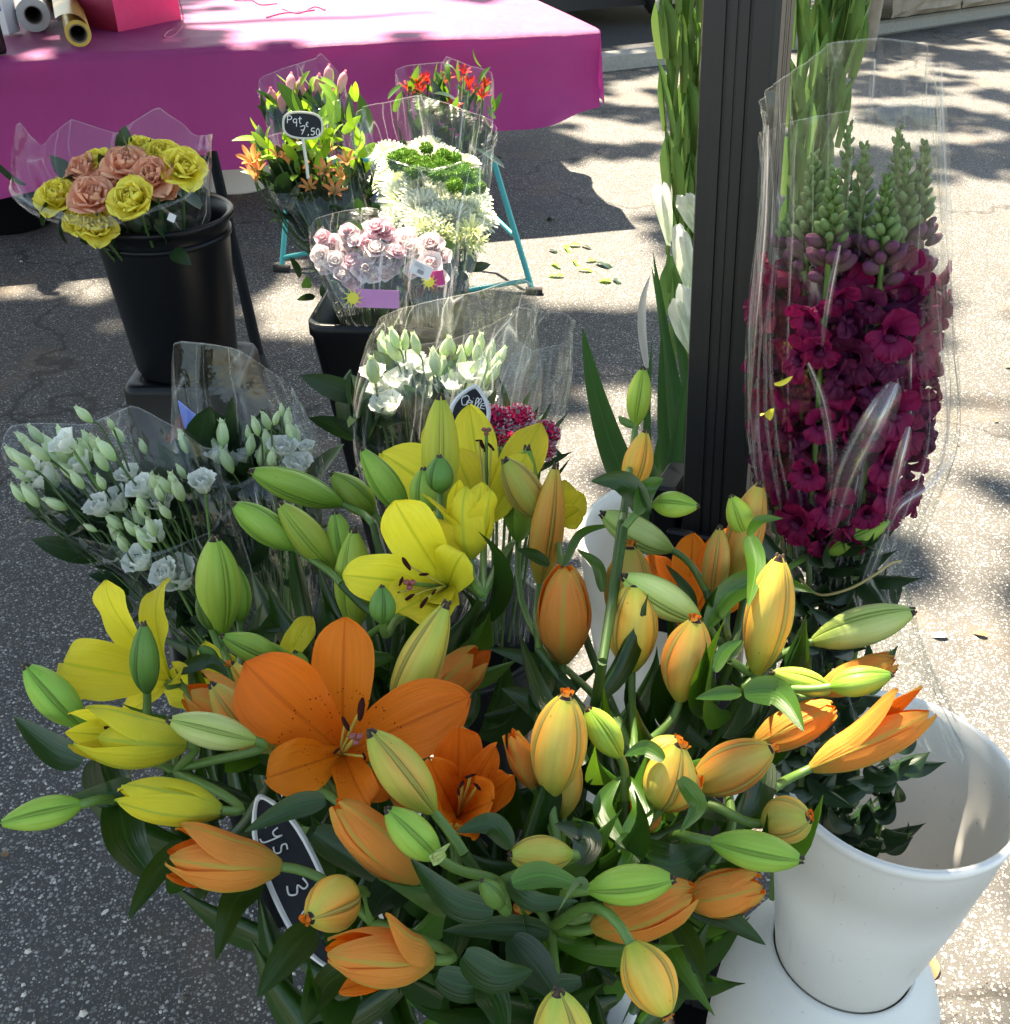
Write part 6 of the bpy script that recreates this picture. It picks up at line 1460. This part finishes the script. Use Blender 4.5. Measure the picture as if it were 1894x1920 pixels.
# front buckets (mostly hidden by leaves)
for c, r, lab in ((YF, .105, 'pale bucket of yellow lilies hidden under their leaves'), (Vector((.03, .63, .26)), .11, 'pale bucket of orange lilies at the bottom centre, hidden under leaves')):
    o = thing('flower_bucket', (c.x, c.y, 0), lab, 'bucket'); m = MB(); z = .42
    m.lathe([(0, 0), (r * .72, 0), (r * .75, .01), (r, z - .01), (r + .005, z - .006), (r + .006, z), (r - .003, z), (r * .72, .02), (0, .02)], (c.x, c.y, 0), 56); build('pail', m, ['white_plastic'], o)

# --- yellow lilies
y1 = Lily('yellow lily stem with the wide open bloom showing brown anthers at upper centre', (745, 1165), ft(YF, 0), .97, nleaf=18)
y1.open(838, 1100, .875, [(738, 938, -.05, 108, .10, .02), (818, 972, -.02, 84, .12, .0), (640, 1078, -.07, 92, .14, .02), (868, 1035, -.04, 92, .25, .10), (742, 1150, -.08, 104, .12, .0), (800, 1172, -.07, 92, .20, .06), (800, 1130, -.05, 70, .1, 0)], 'yellow_petal',
        [(762, 1057, -.055, -1.0, 30), (795, 1077, -.05, .05, 20), (752, 1090, -.06, 1.2, 20), (746, 1111, -.06, .3, 10), (768, 1120, -.06, .6, 24), (795, 1130, -.065, 1.0, 26), (814, 1110, -.05, .9, 15)], (768, 1095, -.06), nrm=(-.15, -.75, .7))
y1.bud(640, 945, 472, 880, 64, 'g', via=(700, 985)); y1.bud(553, 1028, 437, 945, 62, 'g', -.01, via=(640, 1095)); y1.bud(628, 1065, 524, 944, 66, 'l', .01, stalk=True)
y1.bud(650, 1075, 628, 960, 56, 'g', .03); y1.bud(667, 1172, 665, 992, 76, 'l', .04); y1.bud(718, 1168, 716, 1098, 50, 'd', -.05)
y1.bud(700, 962, 620, 888, 60, 'g', .04); 
y2 = Lily('yellow lily stem with the highest bloom, big upright bud and upturned trumpet', (905, 1120), ft(YF, 1) + Vector((.06, 0, 0)), 1.0, nleaf=16)
y2.open(912, 985, 1.03, [(880, 758, .04, 84, .05, .03), (1016, 790, .03, 78, .12, .06), (715, 848, .03, 130, .10, .04), (988, 850, -.03, 66, .2, .0), (800, 800, .05, 80, .1, 0), (700, 905, .03, 70, .05, .05), (850, 840, -.0, 90, .1, 0)], 'yellow_petal',
        [(905, 836, -.01, -1.2, 26), (921, 838, -.01, -.9, 20), (898, 826, .0, 0, 14)], (912, 808, -.01), nrm=(.05, -.8, .6))
y2.bud(825, 960, 826, 742, 72, 'y', .0, crown=False, v=0); y2.bud(825, 922, 825, 856, 56, 'd', -.06, fore=.5, via=(822, 1010)); y2.bud(760, 958, 676, 842, 58, 'g', .03); y2.bud(800, 965, 795, 878, 60, 'g', .02)
y2.half(882, 1045, 882, 905, 92, 'yellow_petal', [.15, .75, .25, .9, .2, .5], .3, -.02)
y2.open(1040, 985, 1.12, [(1092, 925, .0, 60, .1, 0), (1060, 900, .02, 60, .1, 0), (1088, 955, -.02, 50, .1, 0)], 'yellow_petal', nrm=(.3, -.6, .5))
y3 = Lily('yellow lily stem with tall lime buds and a wilting petal behind the big orange bloom', (440, 1330), ft(YF, 2) + Vector((-.03, -.03, 0)), .95, .03, nleaf=16)
y3.bud(416, 1188, 402, 1008, 84, 'l', -.02, v=0, via=(430, 1250)); y3.bud(450, 1165, 442, 1060, 52, 'g', .01); y3.bud(398, 1182, 372, 1118, 32, 'd', .01); y3.bud(520, 1235, 418, 1190, 58, 'g', -.01); y3.bud(556, 1255, 470, 1200, 40, 'g', .02)
y3.bud(560, 1262, 556, 1222, 42, 'g', -.0, fore=.8); y3.bud(410, 1240, 372, 1212, 26, 'd', .0)
y3.open(525, 1260, .90, [(582, 1155, .0, 52, .12, .12), (560, 1225, -.02, 50, .1, 0), (480, 1265, -.01, 44, .1, .0)], 'yellow_petal', nrm=(0, -.6, .7), label='wilting yellow bloom with pollen stains')
y3.open(430, 1300, .88, [(382, 1205, .0, 44, .2, .05), (300, 1288, .0, 66, .15, .03), (345, 1395, .02, 70, .1, 0), (430, 1225, .0, 40, .15, 0)], 'yellow_petal', nrm=(0, -.7, .6))
y4 = Lily('yellow lily stem reaching farthest left with an open bloom and two half open ones', (330, 1450), ft(YF, 3) + Vector((-.05, -.06, 0)), .95, nleaf=10)
y4.open(318, 1278, .83, [(178, 1084, -.03, 84, .16, .10), (300, 1080, .0, 66, .26, .10), (88, 1238, -.06, 112, .22, .14), (64, 1312, .02, 28, .05, 0), (215, 1360, .04, 50, .05, 0), (345, 1250, -.02, 40, .1, 0)], 'yellow_petal', nrm=(-.5, -.5, .6))
y4.bud(276, 1298, 266, 1168, 56, 'd', -.05, fore=.4, via=(276, 1350)); y4.bud(155, 1360, 48, 1248, 72, 'g', -.01); y4.bud(478, 1388, 316, 1350, 66, 'p', -.04, v=2)
y4.half(350, 1396, 118, 1376, 108, 'yellow_petal', [.20, .12, .05, .0, .50, .30], .52, -.02, lens=[1, .95, .9, .72, .85, 1]); y4.half(415, 1520, 218, 1490, 84, 'yellow_petal', [.10, .0, .12, .28, .0, .05], 1.2, -.02)
y4.bud(152, 1508, 0, 1545, 62, 'g', -.01, v=1, via=(210, 1500))
y4.leafpx([(155, 1428), (100, 1405), (25, 1343)], 58, .0); y4.leafpx([(222, 1490), (240, 1580), (300, 1660)], 74, .03); y4.leafpx([(345, 1580), (290, 1640), (240, 1725)], 44, .02)
y4.leafpx([(250, 1470), (200, 1490), (130, 1495)], 48, .02); y4.leafpx([(190, 1420), (215, 1480), (245, 1500)], 90, .03); y4.leafpx([(330, 1260), (390, 1240), (430, 1270)], 30, .02)
for L_ in (y3,):
    L_.leafpx([(480, 1260), (470, 1200), (492, 1128)], 22, .05); L_.leafpx([(500, 1250), (495, 1200), (532, 1124)], 40, .05); L_.leafpx([(610, 1250), (615, 1180), (600, 1120)], 40, .04); L_.leafpx([(430, 1215), (480, 1190), (560, 1170)], 22, .05)

# --- orange lilies
o1 = Lily('orange lily stem with the biggest wide open orange bloom', (650, 1520), ft(OF, 0) + Vector((-.05, .06, 0)), .95, .0, nleaf=16)
o1.open(642, 1412, .775, [(646, 1156, -.01, 120, .10, .04), (454, 1240, -.05, 156, .20, .08), (496, 1460, -.06, 102, .26, .10), (692, 1514, -.07, 80, .32, .06), (882, 1306, -.05, 134, .20, .09), (738, 1492, -.02, 80, .10, .0)], 'orange_petal',
        [(677, 1330, -.07, 1.45, 46), (648, 1357, -.065, -1.1, 32), (631, 1408, -.045, .8, 18), (683, 1418, -.045, -1.3, 17), (655, 1380, -.05, .5, 10)], (668, 1384, -.07), nrm=(.05, -.72, .75))
o1.bud(505, 1405, 396, 1284, 72, 'b', .00, crown=False); o1.half(530, 1400, 352, 1288, 104, 'orange_petal', [.1, .2, .05, .1, .35, .3], .52, .03); o1.bud(545, 1360, 430, 1245, 56, 'o', .045, stalk=False)
o1.half(790, 1330, 905, 1222, 84, 'orange_petal', [.25, .1, .4, .1, .1, .3], .4, .06); o1.bud(745, 1340, 838, 1134, 84, 'a', -.03, crown=False, v=1)
o2 = Lily('orange lily stem whose dark stalk carries two lime buds over the orange cup', (935, 1655), ft(OF, 1), .96, -.03, nleaf=14)
o2.bud(812, 1520, 694, 1372, 88, 'a', -.04, crown=False, v=0, via=(870, 1600)); o2.bud(822, 1608, 726, 1518, 74, 'g', -.02, crown=False, v=2); o2.bud(1072, 1602, 955, 1604, 74, 'a', .0, crown=False, v=0)
o2.half(785, 1655, 628, 1505, 92, 'orange_petal', [.02, .0, .06, .03, .0, .02], 2.2, .02, wf=1.1); o2.bud(940, 1700, 905, 1648, 44, 'd', -.01, fore=.6)
o2.leafpx([(835, 1600), (812, 1612), (845, 1580)], 22, -.02, 'bud_pale'); o2.leafpx([(960, 1655), (1020, 1640), (1100, 1665)], 50, -.02, 'lily_leaf_light'); o2.leafpx([(1100, 1668), (1085, 1655), (1045, 1712)], 20, -.03, 'snap_green', tw=1.5)
o2.leafpx([(955, 1650), (1000, 1690), (1085, 1690)], 40, -.01); o2.leafpx([(960, 1590), (920, 1545), (855, 1560)], 46, -.01); o2.leafpx([(925, 1710), (850, 1690), (770, 1610)], 58, .0); o2.leafpx([(1085, 1620), (1100, 1570), (1040, 1545)], 56, .02, 'dark_leaf')
o3 = Lily('orange lily stem with an upturned orange cup showing dark anthers', (860, 1640), ft(OF, 2) + Vector((-.03, 0, 0)), .93, -.0, nleaf=12)
o3.open(858, 1530, .73, [(862, 1360, -.04, 96, -.06, .0), (808, 1425, -.05, 80, -.10, .0), (965, 1452, -.05, 74, -.15, .05), (920, 1500, -.07, 110, -.12, .0), (850, 1548, -.075, 100, -.1, .0), (930, 1400, -.045, 60, -.08, 0)], 'orange_petal',
        [(882, 1455, -.055, .3, 22), (866, 1470, -.055, 1.0, 20), (895, 1475, -.055, -.8, 20), (860, 1485, -.055, 1.8, 16)], None, nrm=(.15, -.5, .85))
o3.half(800, 1500, 730, 1465, 70, 'orange_petal', [.0, .1, .0, .1, .0, .1], 0, .02)
o4 = Lily('orange lily stem at lower right with a bright green bud over an orange one', (1030, 1740), ft(OF2, 0) + Vector((-.06, -.03, 0)), .94, -.02, nleaf=14)
o4.bud(1104, 1668, 1264, 1648, 78, 'g', -.05, crown=False, v=0, roll=.4, via=(1060, 1690)); o4.half(1112, 1740, 1304, 1672, 104, 'orange_petal', [.02, .0, .14, .05, .05, .0], .8, -.0); o4.half(1286, 1690, 1432, 1660, 88, 'orange_petal', [.05, .0, .1, .25, .0, .1], 1.5, .01)
o4.half(1000, 1700, 960, 1690, 50, 'orange_petal', [.1] * 6, .0, .03); o4.bud(1182, 1768, 1252, 1905, 106, 'b', -.02, v=0, roll=.9); o4.bud(1060, 2010, 1050, 1858, 114, 'a', -.03, crown=False, v=3)
o4.leafpx([(1290, 1700), (1360, 1720), (1436, 1772)], 46, .02); o4.leafpx([(1260, 1715), (1300, 1780), (1322, 1850)], 40, .02); o4.leafpx([(1240, 1720), (1270, 1800), (1340, 1905)], 34, .03, 'lily_leaf_light')
o5 = Lily('orange lily stem branching at right into long green buds that point both ways', (1395, 1290), ft(OF2, 1), .97, .02, nleaf=8)
o5.bud(1258, 1030, 1128, 965, 66, 'p', -.02, v=2, via=(1325, 1110)); o5.bud(1310, 1160, 1168, 1080, 72, 'p', -.04, v=0, via=(1345, 1200)); o5.bud(1540, 1032, 1672, 974, 58, 'g', .0, v=1, via=(1440, 1110)); o5.bud(1525, 1203, 1714, 1146, 76, 'p', .0, v=0)
o5.bud(1558, 1288, 1674, 1266, 56, 'g', -.02, v=1); o5.bud(1555, 1295, 1448, 1258, 50, 'l', .01, stalk=False); o5.half(1530, 1300, 1680, 1236, 60, 'orange_petal', [.1, .2, .1, .2, .0, .2], .4, .03)
o5.leafpx([(1325, 1175), (1370, 1110), (1440, 1085), (1530, 1112)], 52, -.01, 'lily_leaf_light', cup=.5); o5.leafpx([(1395, 1298), (1460, 1300), (1508, 1372)], 56, -.03, 'lily_leaf_light'); o5.leafpx([(1390, 1298), (1350, 1300), (1304, 1310)], 28, -.02, 'lily_leaf_light')
o5.leafpx([(1300, 1165), (1290, 1110), (1248, 1058)], 24, .0); o5.leafpx([(1465, 1160), (1470, 1190), (1400, 1120)], 18, -.02); o5.leafpx([(1345, 1210), (1370, 1225), (1395, 1200)], 26, -.01)
o6 = Lily('orange lily stem with amber buds crossing above the white bucket rim', (1180, 1580), ft(OF2, 2), .95, .0, nleaf=12)
o6.bud(1162, 1418, 1102, 1328, 60, 'l', -.04, crown=False, v=0, via=(1172, 1500)); o6.bud(1235, 1512, 1282, 1398, 104, 'b', -.02, roll=.3, v=1); o6.half(1240, 1515, 1300, 1440, 80, 'orange_petal', [.1, .2, .05, .2, .1, .1], .3, .0); o6.bud(1225, 1450, 1272, 1384, 74, 'b', .02)
o6.bud(1298, 1478, 1450, 1402, 96, 'b', .0, roll=1.2, v=0); o6.bud(1334, 1578, 1504, 1612, 76, 'g', -.03, v=0, roll=.3, via=(1260, 1570)); o6.bud(1432, 1545, 1518, 1528, 88, 'a', .0, crown=True, fore=.7, via=(1330, 1510))
o6.half(1215, 1560, 1205, 1490, 60, 'orange_petal', [.1] * 6, 0, .03)
o6.leafpx([(1165, 1575), (1130, 1510), (1165, 1455)], 40, -.01, 'lily_leaf_light'); o6.leafpx([(1168, 1575), (1205, 1520), (1175, 1450)], 44, .0, 'lily_leaf_light'); o6.leafpx([(1245, 1425), (1210, 1402), (1170, 1418)], 32, -.05, 'lily_leaf_light')
o6.leafpx([(1275, 1460), (1310, 1510), (1275, 1562)], 36, -.06, 'lily_leaf_light', tw=.6); o6.leafpx([(1180, 1590), (1260, 1620), (1345, 1580)], 74, .0); o6.leafpx([(1160, 1570), (1185, 1600), (1150, 1645)], 44, -.02, 'lily_leaf_light'); o6.leafpx([(1440, 1430), (1420, 1500), (1390, 1530)], 50, .02)
o7 = Lily('orange lily stem with four plump upright orange buds in a cluster at centre right', (1190, 1420), ft(OF2, 3) + Vector((0, .05, 0)), .97, .03, nleaf=14)
o7.half(1055, 1242, 1060, 1060, 104, 'orange_petal', [.0, .04, .03, .0, .02, .05], .5, -.01, wf=1.12, via=(1090, 1370)); o7.bud(1185, 1256, 1190, 1092, 102, 'b', -.02, v=0, roll=.5, crown=False); o7.bud(1178, 1190, 1182, 1022, 96, 'b', .03, v=0, crown=True, roll=.2); o7.bud(1275, 1312, 1302, 1160, 98, 'b', -.02, v=2, roll=.6)
o7.bud(1012, 1092, 1040, 872, 66, 'o', .01, crown=False, via=(1010, 1220)); o7.bud(1020, 972, 944, 864, 70, 'a', -.03, v=2, crown=False, via=(1055, 1065)); o7.bud(972, 1012, 985, 838, 68, 'g', .02, crown=False)
o7.leafpx([(1040, 1240), (1010, 1330), (1080, 1400)], 40, .03); o7.leafpx([(1058, 1060), (1090, 1000), (1150, 984)], 18, -.01, 'lily_leaf_light'); o7.leafpx([(1130, 1110), (1120, 1060), (1082, 1030)], 24, .0, 'lily_leaf_light'); o7.leafpx([(1080, 1300), (1000, 1240), (915, 1215)], 34, .03); o7.leafpx([(1060, 1370), (1010, 1290), (975, 1190)], 34, .02)
o7.leafpx([(1030, 1060), (1000, 1040), (970, 1030)], 24, -.02); o7.leafpx([(1100, 1430), (1000, 1320), (940, 1290)], 46, .03)
o8 = Lily('lily stem with the topmost lone green bud above an amber bud left of the post', (1130, 1240), ft(OF2, 4) + Vector((-.02, .06, 0)), 1.03, .02, nleaf=4)
o8.bud(1192, 798, 1206, 690, 48, 'l', .0, crown=False, via=(1178, 900)); o8.bud(1182, 918, 1212, 808, 58, 'o', .02, crown=False, via=(1165, 980)); o8.bud(1226, 946, 1310, 946, 50, 'g', -.02, via=(1170, 990), fore=.5)
o8.leafpx([(1215, 960), (1170, 905), (1108, 902)], 48, -.03); o8.leafpx([(1195, 965), (1215, 915), (1244, 897)], 36, -.03, 'lily_leaf_light'); o8.leafpx([(1190, 800), (1170, 790), (1160, 780)], 16, -.01, 'lily_leaf_light')
o9 = Lily('orange lily stem half hidden behind the long buds, in front of the post foot', (1370, 1240), ft(OF2, 5) + Vector((.03, .05, 0)), 1.0, .04, nleaf=8)
o9.bud(1402, 1002, 1372, 928, 52, 'l', -.04, crown=False, via=(1405, 1080)); o9.bud(1372, 1105, 1422, 905, 70, 'b', .0, crown=False); o9.bud(1335, 1130, 1350, 988, 52, 'b', .02, crown=False); o9.bud(1418, 1262, 1462, 1044, 92, 'b', -.01, crown=False, v=0)
o9.open(1285, 1180, 1.0, [(1300, 1000, .02, 74, .05, .0), (1385, 985, .02, 80, .05, 0), (1340, 1080, -.01, 90, .1, 0), (1215, 1040, .03, 70, .1, 0), (1400, 1090, .02, 60, .1, 0)], 'orange_petal', nrm=(0, -.5, .7))
o9.leafpx([(1403, 1005), (1425, 975), (1468, 972)], 20, -.05, 'lily_leaf_light'); o9.leafpx([(1405, 1005), (1418, 1060), (1402, 1140)], 36, -.05, 'lily_leaf_light'); o9.leafpx([(1340, 1260), (1360, 1220), (1392, 1200)], 26, .0, 'lily_leaf_light')
o10 = Lily('orange lily stem whose long petalled bloom reaches out over the right white bucket', (1370, 1560), ft(OF2, 6), .95, .02, nleaf=6)
o10.half(1522, 1440, 1742, 1335, 84, 'orange_petal', [.02, .05, .12, .50, .80, .08], .52, -.01, fore=.3, lens=[1.04, .95, 1, 1.05, .98, 1.0], via=(1450, 1480)); o10.half(1412, 1398, 1566, 1325, 76, 'orange_petal', [.0, .12, .0, .0, .05, .1], .4, .02)
o11 = Lily('orange lily stem at bottom left with half open blooms pointing left', (700, 1730), ft(OF, 4) + Vector((-.06, -.04, 0)), .93, -.01, nleaf=16)
o11.half(527, 1625, 312, 1605, 108, 'orange_petal', [.35, .32, .02, .0, .62, .40], .52, -.01); o11.bud(662, 1672, 574, 1722, 104, 'b', -.02, fore=1.1, roll=.4, v=1); o11.half(814, 1800, 612, 1785, 108, 'orange_petal', [.10, .80, .02, .05, .85, .1], .52, -.02, lens=[1, .86, .98, 1, .62, 1])
o11.leafpx([(610, 1500), (545, 1515), (458, 1560)], 46, -.05); o11.leafpx([(490, 1650), (440, 1690), (405, 1800)], 58, .02); o11.leafpx([(590, 1740), (540, 1790), (482, 1870)], 66, .01); o11.leafpx([(700, 1800), (620, 1840), (570, 1925)], 60, .01); o11.leafpx([(590, 1560), (650, 1600), (720, 1660)], 60, .03); o11.leafpx([(400, 1600), (340, 1620), (300, 1600)], 30, .02)
o12 = Lily('orange lily stem in the bottom centre, mostly broad dark leaves', (960, 1790), ft(OF, 5) + Vector((.02, -.06, 0)), .93, -.02, nleaf=20)
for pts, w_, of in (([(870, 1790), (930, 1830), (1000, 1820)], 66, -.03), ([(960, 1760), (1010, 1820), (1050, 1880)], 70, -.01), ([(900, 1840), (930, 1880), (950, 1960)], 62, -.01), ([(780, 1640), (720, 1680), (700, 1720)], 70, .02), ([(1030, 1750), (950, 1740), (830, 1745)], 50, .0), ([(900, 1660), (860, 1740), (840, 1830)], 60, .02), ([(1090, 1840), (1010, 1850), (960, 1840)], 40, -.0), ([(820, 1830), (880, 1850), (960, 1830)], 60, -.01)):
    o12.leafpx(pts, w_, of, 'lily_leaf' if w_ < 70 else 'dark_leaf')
o13 = Lily('orange lily stem with the big upright brassy bud in the middle of the bunch', (1050, 1600), ft(OF, 3) + Vector((.03, .02, 0)), .96, -.01, nleaf=14)
o13.bud(1035, 1488, 1062, 1302, 110, 'b', -.03, v=0, roll=.55); o13.bud(1055, 1530, 1058, 1400, 76, 'b', .02); o13.half(1005, 1480, 958, 1372, 50, 'orange_petal', [.1, .0, .2, .1, .1, .1], .1, .0)
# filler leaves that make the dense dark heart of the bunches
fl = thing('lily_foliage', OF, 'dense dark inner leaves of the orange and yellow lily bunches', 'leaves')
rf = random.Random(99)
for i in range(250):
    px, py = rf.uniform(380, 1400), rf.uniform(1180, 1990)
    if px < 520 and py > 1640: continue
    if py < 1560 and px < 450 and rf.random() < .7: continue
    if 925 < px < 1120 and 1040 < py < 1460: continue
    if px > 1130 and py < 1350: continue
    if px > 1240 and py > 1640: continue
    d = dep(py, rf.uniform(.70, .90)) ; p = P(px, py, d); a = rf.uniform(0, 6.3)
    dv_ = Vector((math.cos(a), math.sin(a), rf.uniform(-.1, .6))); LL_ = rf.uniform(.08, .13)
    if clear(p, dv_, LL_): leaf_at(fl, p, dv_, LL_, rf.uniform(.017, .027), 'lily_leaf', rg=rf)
# chalk plaque of the lilies
ps, M = plaque('long white framed chalk plaque tilted steeply under the orange blooms at lower left', 556, 1652, .81, .150, .044, R(-62), leafshape, 'sign_white', .0045)
write(ps, M, 'Lys', -.056, -.006, .014, sp=.85, th=.0007); write(ps, M, '3', .000, -.009, .016, th=.0008); write(ps, M, 'E', .022, -.008, .013, th=.0007)
m = MB(); m.tube([P(590, 1700, .82), P(700, 1800, .95), Vector((-.03, .62, .4))], .003, 8); build('stick', m, ['sign_white'], ps)
